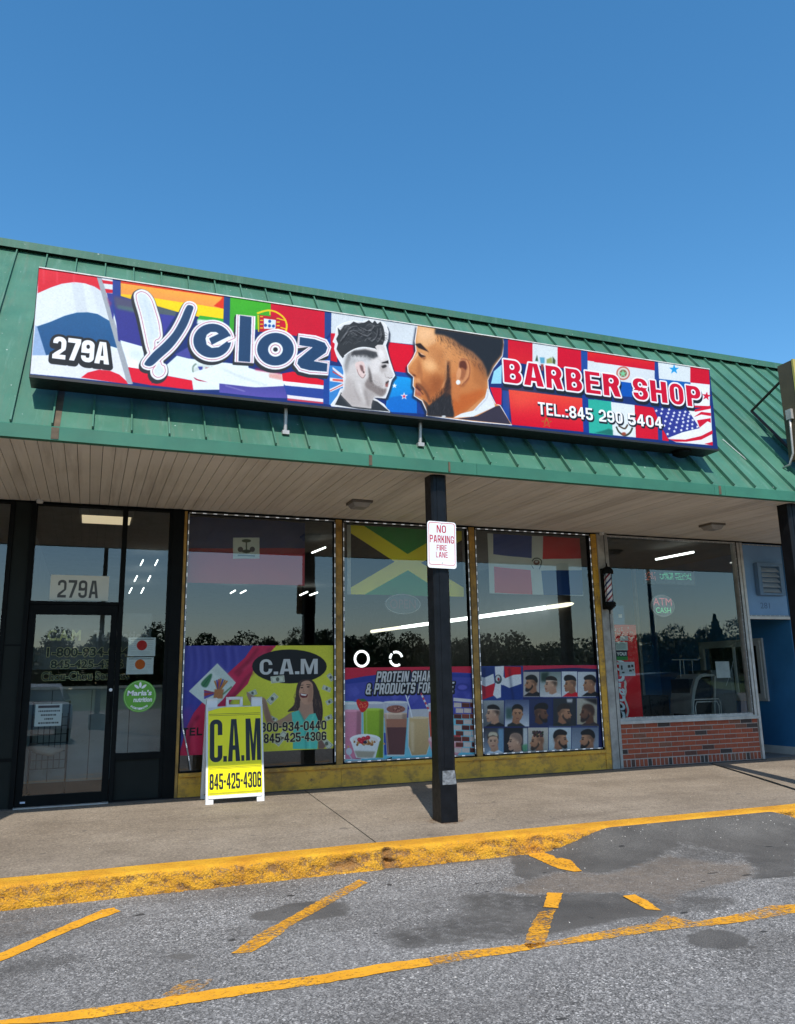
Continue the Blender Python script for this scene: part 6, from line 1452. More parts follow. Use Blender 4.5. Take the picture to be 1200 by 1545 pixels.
c.poly([(885,445),(1050,460),(1050,482),(885,470)], (214, 210, 206))
c.line([(385,900),(440,880)], 9, (24, 26, 30))
def zc48(x, y): return FY(500+x/4.8, 960+y/4.8, PY)
soften(c, 0.7, 0.02, 6)
PO = [(0.018, (20, 20, 24), 0.006, -0.006), (0, (206, 206, 204), 0, 0)]
pt(c, 'PROTEIN SHAKES', zc48, 322, 252, 790, 332, PO, st=0.34, bt=0.17, gap=0.12, shear=0.18)
pt(c, '& PRODUCTS FOR SALE', zc48, 246, 336, 880, 415, PO, st=0.34, bt=0.17, gap=0.12, shear=0.18)
kid(c.sheet('poster_sheet', None, 0.5, bmp=0.2), t)
# haircut poster
t, c = pos('window_poster', 'poster of fourteen men\'s haircuts with a wavy flag in the right yellow-framed window', 'poster', 4.481, 6.192, 0.262, 1.304, ppm=420)
c.mode(700, 960, 4.8)
c.a[:] = (30, 42, 90)
c.poly([(100,210),(1000,210),(1000,240),(800,228),(440,245),(430,262),(100,262)], (196, 40, 70)); c.poly([(430,262),(600,238),(800,232),(1000,246),(1000,262),(430,290)], (30, 34, 84))
c.poly([(105,215),(430,215),(430,470),(105,470)], (40, 62, 128)); 
c.poly([(120,225),(225,225),(215,275),(150,300),(118,290)], (28, 52, 110)); c.poly([(118,292),(150,300),(215,272),(225,345),(160,365),(118,350)], (216, 222, 224), sm=False); c.poly([(118,350),(160,365),(225,340),(222,430),(120,465)], (196, 22, 44)); c.poly([(225,220),(292,215),(280,440),(240,452),(212,425),(232,330)], (222, 226, 228)); c.poly([(292,218),(415,222),(415,275),(360,280),(300,305)], (200, 16, 36)); c.poly([(300,305),(360,280),(415,275),(418,345),(330,375),(270,345),(278,280)], (220, 224, 226)); c.poly([(270,350),(330,375),(418,345),(425,450),(340,500),(270,450)], (24, 52, 124))
c.ell(250, 312, 26, 34, (70, 80, 84)); c.ell(248, 306, 16, 22, (200, 204, 204)); c.ell(252, 312, 8, 12, (150, 30, 40))
for q in ([(150,230),(145,330),(150,440)], [(330,230),(340,330),(360,470)]): c.line(q, 12, (10, 20, 50), a=0.5, blur=7)
SKN = {'w': ((214, 176, 146), (176, 134, 108)), 't': ((196, 146, 110), (150, 104, 76)), 'b': ((132, 92, 70), (88, 58, 44))}
def head(cx, cy, s, flip=1, skin='t', hair=(30, 28, 28), style='fade', beard=False, shirt=(30, 30, 34), view='side', tilt=0):
    a, b_ = SKN[skin]; c.local(cx, cy, s, flip)
    c.poly([(-0.15,0.35),(0.45,0.30),(0.52,0.75),(0.75,1.15),(-0.55,1.15),(-0.2,0.8)], b_, blur=0.03)
    c.poly([(-0.75,1.2),(-0.3,0.86),(0.1,0.98),(0.5,0.78),(0.95,1.0),(1.0,1.25),(-0.9,1.25)], shirt, blur=0.02, sm=False)
    if view == 'side':
        c.poly([(-0.50,-0.45),(-0.55,-0.2),(-0.60,-0.02),(-0.73,0.18),(-0.62,0.26),(-0.64,0.40),(-0.58,0.48),(-0.60,0.66),(-0.42,0.76),(-0.1,0.62),(0.2,0.45),(0.45,0.2),(0.56,-0.2),(0.4,-0.62),(0,-0.75),(-0.35,-0.66)], a, sm=True, col2=b_)
        c.poly([(0.05,0.2),(0.5,-0.1),(0.5,0.35),(0.1,0.6),(-0.2,0.66)], b_, a=0.6, blur=0.08)
        c.poly([(0.12,-0.10),(0.26,-0.14),(0.30,0.05),(0.18,0.22),(0.10,0.12)], a, sm=True); c.line([(0.14,-0.08),(0.27,-0.10),(0.29,0.05),(0.18,0.22)], 0.035, b_, sm=True)
        c.poly([(-0.54,-0.06),(-0.36,-0.07),(-0.38,0.02),(-0.52,0.02)], (40, 28, 26), blur=0.02); c.line([(-0.56,-0.16),(-0.32,-0.17)], 0.05, (34, 26, 24)); c.line([(-0.62,0.44),(-0.42,0.44)], 0.05, (110, 56, 50), blur=0.02)
        if beard: c.poly([(0.05,0.05),(0.14,0.3),(-0.1,0.62),(-0.4,0.82),(-0.62,0.74),(-0.62,0.5),(-0.5,0.42),(-0.3,0.5),(-0.05,0.35)], hair, sm=True, blur=0.03, a=0.92)
        c.poly([(-0.05,-0.35),(0.5,-0.4),(0.56,0.0),(0.42,0.3),(0.3,0.1),(0.1,-0.16),(-0.1,-0.1)], tuple(int(0.5*h_+0.5*k_) for h_, k_ in zip(hair, b_)), a=0.75, blur=0.09)
        if style == 'fade': c.poly([(-0.56,-0.42),(-0.6,-0.66),(-0.3,-0.86),(0.1,-0.92),(0.48,-0.72),(0.62,-0.3),(0.5,-0.1),(0.2,-0.38),(-0.2,-0.42)], hair, sm=True, blur=0.02)
        elif style == 'quiff': c.poly([(-0.7,-0.55),(-0.62,-0.86),(-0.3,-1.0),(0.15,-0.95),(0.5,-0.7),(0.56,-0.35),(0.2,-0.46),(-0.3,-0.42),(-0.55,-0.36)], hair, sm=True, blur=0.02)
        elif style == 'line': c.poly([(-0.52,-0.45),(-0.5,-0.72),(0,-0.84),(0.44,-0.66),(0.56,-0.36),(0.1,-0.42)], hair, sm=True, blur=0.02); c.line([(-0.5,-0.38),(0.1,-0.37),(0.55,-0.32)], 0.04, (226, 206, 186)); c.poly([(0.1,-0.3),(0.56,-0.3),(0.5,0.1),(0.3,0)], hair, a=0.6, blur=0.08)
        elif style == 'buzz': c.poly([(-0.5,-0.5),(-0.3,-0.74),(0.1,-0.78),(0.46,-0.6),(0.56,-0.15),(0.45,0.2),(0.2,-0.2),(-0.3,-0.36)], tuple(int(0.6*h_+0.4*k_) for h_, k_ in zip(hair, b_)), a=0.85, sm=True, blur=0.07)
        elif style == 'curl':
            for k in range(50): c.ell(random.uniform(-0.5, 0.5), random.uniform(-0.95, -0.45), 0.09, 0.08, tuple(int(v*random.uniform(0.7, 1.7)) for v in hair))
    else:
        c.poly([(-0.42,-0.5),(0,-0.66),(0.42,-0.5),(0.46,0.0),(0.36,0.42),(0.1,0.70),(-0.1,0.70),(-0.36,0.42),(-0.46,0.0)], a, sm=True, col2=b_)
        for q in (-0.2, 0.18): c.ell(q, -0.04, 0.085, 0.04, (40, 28, 26), blur=0.01); c.line([(q-0.12,-0.15),(q+0.12,-0.16)], 0.045, (34, 26, 24))
        c.line([(0.0,-0.02),(-0.04,0.18),(0.05,0.2)], 0.04, b_, blur=0.02); c.line([(-0.14,0.38),(0.0,0.41),(0.14,0.37)], 0.055, (120, 60, 54), blur=0.015); c.poly([(0.2,-0.4),(0.46,-0.2),(0.4,0.4),(0.15,0.66)], b_, a=0.5, blur=0.08)
        c.ell(-0.47, 0.02, 0.06, 0.12, b_); c.ell(0.47, 0.02, 0.06, 0.12, b_)
        if beard: c.poly([(-0.42,0.1),(-0.3,0.36),(-0.16,0.30),(0.16,0.30),(0.3,0.36),(0.42,0.1),(0.36,0.5),(0.1,0.80),(-0.1,0.80),(-0.36,0.5)], hair, a=0.9, blur=0.03)
        c.poly([(-0.48,-0.2),(-0.52,-0.62),(-0.2,-0.92),(0.25,-0.92),(0.52,-0.62),(0.5,-0.2),(0.38,-0.45),(0,-0.52),(-0.36,-0.42)], hair, sm=True, blur=0.02)
        if style == 'blond': c.poly([(-0.44,-0.5),(-0.3,-0.9),(0.3,-0.88),(0.44,-0.5),(0,-0.62)], (196, 186, 160), sm=True, blur=0.03)
    c.local(0, 0, 1); c.loc = None
def cell(x0, y0, x1, y1, col, col2=None):
    c.poly([(x0,y0),(x1,y0),(x1,y1),(x0,y1)], col, col2=col2, blur=0)
GR = (196, 202, 204)
cell(432,258,548,440,(176,172,168)); head(492,345,72,1,'t',style='fade',beard=True)
cell(552,258,706,440,(120,136,130),(206,208,206)); c.poly([(560,265),(620,260),(600,330),(560,330)],(40,60,50),blur=8); head(635,350,74,1,'w',hair=(40,36,30),style='line',shirt=(210,210,208))
cell(710,255,822,440,(206,212,214)); head(775,350,70,1,'t',style='quiff',shirt=(204,14,34))
cell(826,258,958,442,(198,204,206)); head(915,345,72,1,'t',style='fade',shirt=(26,26,30))
cell(140,465,292,655,(150,156,156),(84,90,94)); head(215,562,80,1,'w',style='line',shirt=(28,28,34))
cell(298,460,474,655,(70,84,120),(206,212,214)); c.poly([(305,520),(360,520),(350,600),(305,600)],(60,90,84),blur=8); head(390,565,76,-1,'t',style='line',view='front',shirt=(40,44,44))
cell(478,455,640,655,(44,54,88),(36,48,90)); head(556,562,80,-1,'b',style='quiff',beard=True,shirt=(38,48,84))
cell(648,450,815,650,(48,52,56),(40,44,50)); c.poly([(745,455),(790,455),(785,480),(750,480)],(190,190,190),blur=4); head(725,560,80,-1,'t',style='fade',hair=(52,44,40),beard=True,shirt=(34,40,40))
cell(820,450,966,640,(176,172,158),(160,152,128)); c.poly([(860,450),(966,450),(966,500),(900,470)],(40,36,36),blur=6); head(900,556,84,1,'b',style='buzz',hair=(44,36,34),beard=True,shirt=(60,50,50))
cell(148,665,288,855,(56,56,62),(150,170,186)); c.poly([(250,670),(288,670),(288,850),(250,850)],(110,150,176),blur=6); head(212,765,76,1,'w',view='front',style='blond',hair=(70,56,44),shirt=(216,218,220))
cell(292,662,462,852,(30,30,34)); c.poly([(430,665),(462,665),(462,840),(430,800)],(190,196,194),blur=3); c.poly([(420,790),(462,780),(462,850),(430,850)],(90,150,110),blur=5); head(376,765,84,1,'w',style='buzz',hair=(96,86,82),shirt=(210,210,210))
cell(466,660,612,850,(190,184,170),(150,150,140)); head(536,765,80,1,'t',style='curl',hair=(56,44,38),beard=True,shirt=(196,196,196))
cell(616,652,778,845,(190,202,206),(170,186,186)); head(698,750,82,-1,'t',style='fade',beard=True,shirt=(170,180,180))
cell(782,650,978,840,(96,110,128),(150,160,170)); head(900,750,84,1,'t',style='fade',beard=True,shirt=(216,222,226))
for y in (444, 657): c.line([(140 if y > 500 else 430, y+2),(970, y)], 7, (32, 44, 100))
soften(c, 1.1, 0.035, 7)
kid(c.sheet('poster_sheet', None, 0.5, bmp=0.2), t)

# ================================================================== flags hanging inside
def wv(amp, fx, ph=0): return lambda X, Z: 0.05+amp*math.sin(X*fx+ph)+amp*0.5*math.sin(X*fx*2.3+Z*3)
def flag(label, x0, x1, z0, z1, ppm, bgc):
    t = thing('hanging_flag', label, 'flag', ((x0+x1)/2, 0.1, z1), 'flags hanging in the shop windows'); return t, Canvas(x0, x1, z0, z1, ppm, bgc, 0.05)
t, c = flag('blue and red flag with a small white crest panel hanging in the left window', 0.965, 2.31, 2.255, 3.005, 260, (140, 30, 50))
c.mode(270, 760, 1); c.rect(-60, -40, 500, 66, (22, 46, 92)); c.poly([(0,72),(400,80),(400,230),(0,220)], (200, 60, 72))
c.rect(83, 50, 123, 82, (200, 206, 200)); c.line([(103,56),(103,74)], 2, (50, 66, 56)); c.ell(103, 55, 7, 2.5, (46, 70, 56)); c.ell(94, 68, 4, 4, (60, 60, 70)); c.ell(112, 68, 4, 4, (60, 60, 70)); c.ell(103, 71, 7, 2.6, (46, 60, 50)); c.line([(90,77),(116,78)], 2, (90, 96, 90))
kid(c.sheet('flag_cloth', None, 0.8, wave=wv(0.012, 6)), t)
t, c = flag('black, green and yellow saltire flag hanging in the middle window', 2.83, 4.36, 2.165, 3.005, 260, (14, 16, 16))
x0, x1, z0, z1 = c.x0, c.x1, c.z0, c.z1; Wd = c.w; Hd = c.h
def rw(P, col): c.poly([(a*Wd, b_*Hd) for a, b_ in P], col, raw=True)
rw([(0.03,0),(1,0),(0.5,0.46)], (10, 140, 56)); rw([(0.03,1),(1,1),(0.5,0.54)], (10, 140, 56)); rw([(0.02,0),(0.14,0),(0.56,0.44),(1,0.86),(1,1),(0.88,1),(0.46,0.58),(0.03,0.12)], (244, 226, 24)); rw([(1,0),(0.88,0),(0.46,0.44),(0.03,0.9),(0.03,1),(0.14,1),(0.56,0.58),(1,0.14)], (244, 226, 24)); rw([(0,0),(0.03,0),(0.03,1),(0,1)], (180, 182, 176))
kid(c.sheet('flag_cloth', None, 0.8, wave=wv(0.010, 5, 1)), t)
t, c = flag('blue and red quartered flag with white cross hanging in the right yellow-framed window', 4.722, 6.135, 2.215, 2.995, 260, (206, 210, 206))
c.mode(720, 780, 6.667)
c.poly([(178,130),(575,165),(572,408),(178,370)], (24, 66, 140)); c.poly([(680,170),(1090,180),(1070,412),(678,420)], (200, 20, 36)); c.poly([(185,495),(560,530),(578,775),(192,760)], (214, 44, 62)); c.poly([(666,535),(1090,530),(1090,780),(690,785)], (30, 66, 124))
c.line([(575,440),(600,412),(640,412),(668,440),(660,480)], 10, (40, 60, 44), sm=True); c.ell(620, 452, 30, 26, (90, 50, 44)); c.ell(620, 445, 16, 12, (190, 190, 190)); c.line([(570,480),(590,515)], 8, (60, 70, 80)); c.line([(665,480),(645,520)], 8, (60, 70, 80))
kid(c.sheet('flag_cloth', None, 0.8, wave=wv(0.012, 6, 2)), t)

# ================================================================== papers, stickers and lettering on the entrance glass
def paper(label, quadpx, y, draw=None, ppm=500, name='paper_notice', cat='notice', col=(216, 220, 218), group=None):
    P = [FY(u, v, y) for u, v in quadpx]; xs = [p[0] for p in P]; zs = [p[1] for p in P]
    t = thing(name, label, cat, ((min(xs)+max(xs))/2, y, min(zs))); cv = Canvas(min(xs), max(xs), min(zs), max(zs), ppm, col, y)
    if draw: draw(cv)
    kid(cv.sheet('paper_sheet', None, 0.7, thick=0.001), t); return t, cv
def score(colr):
    def d(c):
        w, h = c.w, c.h
        c.poly([(0.08*w,0.07*h),(0.92*w,0.07*h),(0.92*w,0.11*h),(0.08*w,0.11*h)], (110,116,118), raw=True)
        th = np.linspace(0, 6.283, 30); c.poly(np.stack([0.5*w+0.19*w*np.cos(th), 0.42*h+0.19*w*np.sin(th)], 1), colr, raw=True)
        for k in range(5): c.poly([(0.12*w,(0.22+0.1*k)*h),(0.28*w,(0.22+0.1*k)*h),(0.28*w,(0.235+0.1*k)*h),(0.12*w,(0.235+0.1*k)*h)], (170,174,176), raw=True); c.poly([(0.72*w,(0.22+0.1*k)*h),(0.9*w,(0.22+0.1*k)*h),(0.9*w,(0.235+0.1*k)*h),(0.72*w,(0.235+0.1*k)*h)], (170,174,176), raw=True)
        for k in range(3): c.poly([(0.1*w,(0.76+0.06*k)*h),(0.8*w,(0.76+0.06*k)*h),(0.8*w,(0.775+0.06*k)*h),(0.1*w,(0.775+0.06*k)*h)], (176,180,180), raw=True)
    return d
M['redround'] = None
paper('white notice with a red disc taped to the entrance side glass, upper of two', [(194,962),(234,962),(234,990),(194,990)], 0.009, score((196, 30, 30)))
paper('white notice with an orange disc taped to the entrance side glass, lower of two', [(191.5,992),(231,992),(231,1017),(191.5,1017)], 0.009, score((212, 96, 30)))
def addr(c): gtext(c, '279A', -0.345, 0.050, 2.052, 2.236, [(0, (84, 86, 84), 0, 0)], st=0.27, bt=0.15, gap=0.22)
t, c = paper('pale paper with the number 279A taped inside the transom over the door', [(77,867),(163,871),(163,907),(76,905)], -0.003, addr, col=(214, 214, 200))

def lead(c):
    w, h = c.w, c.h; c.poly([(0.1*w,0.06*h),(0.9*w,0.06*h),(0.9*w,0.17*h),(0.1*w,0.17*h)], (60,40,44), raw=True)
    for k, (a, b_) in enumerate(((0.12,0.88),(0.22,0.8),(0.36,0.66),(0.14,0.86))):
        y = 0.28+0.18*k
        x = a
        while x < b_:
            ww = random.uniform(0.03, 0.08); c.poly([(x*w,y*h),((x+ww)*w,y*h),((x+ww)*w,(y+0.07)*h),(x*w,(y+0.07)*h)], (50,50,52), raw=True); x += ww+0.02
paper('small printed white notice low on the left of the entrance door glass', [(54,1063),(94,1065),(91,1095),(53,1094)], -0.006, lead, col=(200, 204, 204))
# round green sticker
gx, gz = FY(211, 1050.5, -0.004); t = thing('round_sticker', 'round green Maria\'s nutrition sticker on the entrance side glass', 'sticker', (gx, -0.004, gz))
bm = bmesh.new(); R_g = 0.163
M['lime'] = plain('lime_vinyl', (0.105, 0.36, 0.022), 0.35, var=0.06)
def disc(bm, cx, cz, r, y, n=48): bm.faces.new([bm.verts.new((cx-r*math.cos(2*math.pi*k/n), y, cz+r*math.sin(2*math.pi*k/n))) for k in range(n)])
disc(bm, gx, gz, R_g, -0.005); kid(obj('sticker_face', bm, M['lime']), t)
bm = bmesh.new()
def annulus(bm, cx, cz, r0, r1, y, n=56, a0=0, a1=2*math.pi):
    A = [bm.verts.new((cx+r0*math.cos(a0+(a1-a0)*k/n), y, cz+r0*math.sin(a0+(a1-a0)*k/n))) for k in range(n+1)]; B = [bm.verts.new((cx+r1*math.cos(a0+(a1-a0)*k/n), y, cz+r1*math.sin(a0+(a1-a0)*k/n))) for k in range(n+1)]
    for k in range(n): bm.faces.new((A[k], A[k+1], B[k+1], B[k]))
annulus(bm, gx, gz, R_g*0.92, R_g*0.945, -0.0055); kid(obj('sticker_ring', bm, plain('pale_green_print', (0.40, 0.62, 0.25), 0.4)), t)
for s, x0, x1, z0, z1 in (("Maria's", -0.128, 0.118, 0.006, 0.062), ('nutrition', -0.062, 0.125, -0.060, -0.012)):
    for o in text(s, gx+x0, gx+x1, gz+z0, gz+z1, -0.0055, M['whitep'], None, 0.035, shear=0.1): kid(o, t)
for i, ch in enumerate('845.781.0799'):
    a = math.radians(232+i*6.8); 
    for o in text(ch, -0.008, 0.008, -0.011, 0.011, 0, M['whitep'], None, 0.02): o.matrix_world = Matrix.Translation((gx+R_g*0.78*math.cos(a), -0.0056, gz+R_g*0.78*math.sin(a))) @ Matrix.Rotation(-(a+math.pi/2), 4, 'Y'); o.parent = t; o.matrix_parent_inverse = Matrix.Translation(-Vector(t.location))
for dx, dz, r in ((0, 0.115, 0), (-0.035, 0.098, 0.9), (0.037, 0.098, -0.9)):
    bm = bmesh.new(); P = []
    for k in range(16):
        th = 2*math.pi*k/16; a = 0.013*math.cos(th); b_ = 0.030*math.sin(th); P.append((a*math.cos(r)-b_*math.sin(r), a*math.sin(r)+b_*math.cos(r)))
    bm.faces.new([bm.verts.new((gx+dx+p[0], -0.0058, gz+dz+p[1])) for p in P][::-1]); kid(obj('leaf_mark', bm, M['whitep']), t)
# banner with phone numbers inside the entrance
t = thing('inside_banner', 'dim banner with phone numbers and Chou-Chou Services lettering behind the entrance glass', 'banner', (0.1, 0.35, 1.15))
BYY = 0.20
M['banner'] = plain('smoky_banner', (0.085, 0.088, 0.085), 0.6, var=0.2); kid(BX('banner_sheet', -0.60, 0.62, BYY, BYY+0.004, 1.325, 1.915, M['banner']), t)
M['gold'] = plain('dull_gold_print', (0.60, 0.55, 0.24), 0.6); M['greyp'] = plain('grey_print', (0.20, 0.20, 0.20), 0.6)
def zb(x, y): return FY(40+x/5.4545, 920+y/5.4545, BYY)
M['dk'] = plain('banner_dark_print', (0.03, 0.032, 0.024), 0.6)
for s, x0, y0, x1, y1, m_, ol in (('C.A.M', 170, 165, 450, 255, M['gold'], None), ('Tel Nation', 550, 170, 1000, 262, M['greyp'], None), ('1-800-934-0440', 165, 310, 900, 388, M['dk'], M['gold']), ('845-425-4306', 195, 412, 800, 482, M['dk'], M['gold']), ('Chou-Chou Services', 120, 508, 845, 580, M['dk'], M['gold'])):
    a = zb(x0, y1); b_ = zb(x1, y0); z0 = (a[1]+zb(x1, y1)[1])/2; z1 = (zb(x0, y0)[1]+b_[1])/2
    for o in text(s, a[0], b_[0], z0, z1, BYY-0.001, m_, None, 0.03, outline=0.03 if ol else None, om=ol): kid(o, t)
# roll-down glass counter, cart
ct = thing('display_counter', 'pale display counter with long front behind the entrance door', 'counter', (0.0, 0.75, 0))
M['teal'] = plain('pale_teal_panel', (0.17, 0.21, 0.21), 0.35, var=0.2, vs=2)
kid(BX('counter_front', -0.70, 0.86, 0.62, 0.66, 0.16, 1.12, M['teal']), ct); kid(BX('counter_top', -0.72, 0.88, 0.58, 1.2, 1.121, 1.15, M['alu']), ct); kid(BX('counter_base', -0.70, 0.86, 0.64, 1.1, 0.0, 0.159, plain('brown_plinth', (0.09, 0.035, 0.02), 0.6)), ct)
for x in (-0.35, 0.05, 0.45): kid(BX('panel_joint', x, x+0.008, 0.614, 0.6195, 0.17, 1.11, M['dk']), ct)
crt = thing('wire_cart', 'folded black wire shopping cart just inside the entrance door', 'cart', (-0.35, 0.3, 0))
bm = bmesh.new()
for i in range(7): x = -0.50+i*0.055; tube(bm, [(x, 0.30, 0.33), (x, 0.30, 0.88)], 0.004, 5)
for i in range(7): z = 0.33+i*0.085; tube(bm, [(-0.51, 0.30, z), (-0.16, 0.30, z)], 0.004, 5)
tube(bm, [(-0.51, 0.31, 0.05), (-0.51, 0.31, 1.0), (-0.16, 0.31, 1.0), (-0.16, 0.31, 0.05)], 0.009, 6)
kid(obj('wire_basket', bm, M['black']), crt)
for x in (-0.50, -0.17):
    bm = bmesh.new(); lathe(bm, [(0.05, 0), (0.05, 0.02)], 0, 0, 14); bmesh.ops.rotate(bm, verts=bm.verts[:], cent=(0, 0, 0), matrix=Matrix.Rotation(math.radians(90), 3, 'Y')); bmesh.ops.translate(bm, verts=bm.verts[:], vec=(x, 0.31, 0.051)); kid(obj('wheel', bm, M['black']), crt)
bm = bmesh.new(); P = [(-0.50, 0.28, 0.56), (-0.42, 0.20, 0.53), (-0.30, 0.20, 0.50), (-0.20, 0.24, 0.52)]; tube(bm, P, [0.04, 0.05, 0.045, 0.02], 8); tag(obj('folded_bag', bm, plain('dull_bag', (0.20, 0.19, 0.16), 0.8), smooth=True), 'crumpled pale bag lying in the wire cart', 'bag')

# ================================================================== lit things inside
def tubeobj(name, pts, r, m, parent, n=8):
    bm = bmesh.new(); tube(bm, pts, r, n); return kid(obj(name, bm, m, smooth=True), parent)
t = thing('strip_light', 'long line of white fluorescent tubes hanging inside the shop behind the middle windows', 'light', (6.1, 4, 2.2))
Lm = emit('fluorescent', (0.97, 1.0, 0.97), 3.2); Lw = emit('warm_fluorescent', (1.0, 0.90, 0.68), 1.6)
A_ = np.array(on(873, 910, (0, 0, 1), 2.2)); B_ = np.array(on(560, 953, (0, 0, 1), 2.2))
cuts = [0, 0.11, 0.23, 0.42, 0.62, 0.80, 1.0]
for i in range(6):
    a = A_+(B_-A_)*(cuts[i]+0.004); b_ = A_+(B_-A_)*(cuts[i+1]-0.004); tubeobj('fluorescent_tube', [tuple(a), tuple(b_)], 0.032, Lw if i in (0, 5) else Lm, t)
t = thing('panel_light', 'warm rectangular ceiling light seen through the glass over the entrance door', 'light', (0.1, 0.22, 3.0))
kid(BX('light_panel', -0.16, 0.345, 0.10, 0.50, 2.945, 2.958, emit('warm_panel', (1.0, 0.80, 0.52), 0.62)), t); kid(BX('light_housing', -0.19, 0.375, 0.08, 0.52, 2.959, 3.055, M['ceilint']), t)
def slim(label, u0, v0, u1, v1, z, r=0.02, g=None, s=None):
    a = on(u0, v0, (0, 0, 1), z); b_ = on(u1, v1, (0, 0, 1), z); t = thing('tube_light', label, 'light', tuple(a), g); tubeobj('fluorescent_tube', [tuple(a), tuple(b_)], r, s or Lm, t, 6); return t
slim('short white tube light on the laundry ceiling, seen through the right window', 990, 844, 1047, 833, 2.9, 0.016)
slim('small white tube light just left of the reflected post in the left window, uppermost', 471, 834, 491, 826, 2.9, 0.012)
slim('tiny white tube light in the middle of the left window, left of a pair', 348, 895, 355, 891, 2.9, 0.014); slim('tiny white tube light in the middle of the left window, right of a pair', 363, 895, 371, 891, 2.9, 0.014)
slim('tiny white tube light behind the left window, left of a pair by the reflected post', 453, 898, 464, 893, 2.9, 0.016); slim('tiny white tube light behind the left window, right of a pair by the reflected post', 468, 898, 479, 894, 2.9, 0.016)
for i, (u, v) in enumerate(((214, 849), (236, 849), (205, 873), (225, 873), (197, 891), (215, 891))):
    slim(('upper', 'upper', 'middle', 'middle', 'lower', 'lower')[i]+' row '+('left', 'right')[i % 2]+' small tube light behind the entrance side glass', u-2, v+4, u+2, v-4, 2.9, 0.009 if i < 2 else 0.011)
# ring lamps
Rm = emit('ring_white', (1, 1, 1), 1.6)
def ringlamp(label, u, v, a0, a1, segs, y=1.2, r=0.105):
    x, z = FY(u, v, y); t = thing('ring_light', label, 'lamp', (x, y, z))
    for s0, s1 in segs:
        pts = [(x+r*math.cos(a0+(a1-a0)*q)*0.96, y, z+r*math.sin(a0+(a1-a0)*q)) for q in np.linspace(s0, s1, 26)]; tubeobj('ring_tube', pts, 0.016, Rm, t)
    bm = bmesh.new(); tube(bm, [(x, y+0.05, z-r), (x, y+0.05, 0.0)], 0.012, 6); kid(obj('lamp_stand', bm, M['black']), t)
    return t
ringlamp('glowing white ring light low in the middle window, complete circle', 546, 994, 0, 2*math.pi, [(0, 1)], r=0.098)
ringlamp('glowing white ring light partly hidden beside the full ring in the middle window', 598, 994, 0.15, 2*math.pi, [(0.02, 0.30), (0.36, 0.48), (0.52, 0.84)], r=0.090)
# neon signs
def neon(label, words, u, v, rx, rz, y=0.05, facec=(0.16, 0.17, 0.17)):
    x, z = FY(u, v, y); t = thing('neon_sign', label, 'neon sign', (x, y, z)); bm = bmesh.new()
    n = 40; A = [bm.verts.new((x+rx*math.cos(2*math.pi*k/n), y, z+rz*math.sin(2*math.pi*k/n))) for k in range(n)]; B = [bm.verts.new((v_.co.x, y+0.012, v_.co.z)) for v_ in A]
    bm.faces.new(A[::-1]); bm.faces.new(B)
    for k in range(n): bm.faces.new((A[k], A[(k+1) % n], B[(k+1) % n], B[k]))
    kid(obj('oval_back', bm, plain('neon_backing', facec, 0.25)), t)
    bm = bmesh.new(); tube(bm, [(x+rx*0.95*math.cos(2*math.pi*k/n), y-0.008, z+rz*0.93*math.sin(2*math.pi*k/n)) for k in range(n+1)], 0.004, 5); kid(obj('oval_tube', bm, M['led2']), t)
    for s, x0, x1, z0, z1, m_ in words:
        for o in text(s, x+x0, x+x1, z+z0, z+z1, y-0.004, m_, None, -0.004): kid(o, t)
neon('unlit oval OPEN sign hanging in the middle window under the saltire flag', [('OPEN', -0.165, 0.165, -0.055, 0.055, plain('unlit_red_tube', (0.22, 0.07, 0.08), 0.3))], 608, 911.5, 0.235, 0.125, facec=(0.035, 0.036, 0.038))
neon('oval ATM CASH neon sign hanging in the laundry window', [('ATM', -0.155, 0.155, 0.005, 0.105, emit('neon_red', (0.9, 0.25, 0.28), 0.28)), ('CASH', -0.12, 0.13, -0.10, -0.025, emit('neon_green', (0.25, 0.85, 0.42), 0.35))], 1000, 914, 0.205, 0.155, facec=(0.21, 0.21, 0.21))
# scrolling LED display
x0, z1 = FY(972, 861, 0.06); x1, z0 = FY(1050, 883, 0.06); t = thing('led_display', 'scrolling red and green LED display high in the laundry window', 'display', ((x0+x1)/2, 0.06, z0))
kid(BX('display_case', x0, x1, 0.062, 0.10, z0, z1+0.02, plain('black_case', (0.035, 0.037, 0.038), 0.3)), t)
for mname, col, a, b_, rows, dens in (('red_dots', (0.85, 0.22, 0.15), 0.02, 0.20, 6, 0.55), ('green_dots', (0.2, 0.9, 0.45), 0.30, 0.92, 5, 0.62)):
    bm = bmesh.new(); Wd = x1-x0; k = a
    while k < b_:
        for r in range(rows):
            if random.random() < dens and not (0.56 < k < 0.60):
                X = x0+Wd*k; Z = z1-0.028-r*0.020; quad(bm, [(X, 0.0600, Z), (X+0.010, 0.0600, Z), (X+0.010, 0.0600, Z+0.009), (X, 0.0600, Z+0.009)])
        k += 0.018
    o = kid(obj(mname, bm, emit(mname, col, 0.45)), t); o['kind'] = 'stuff'

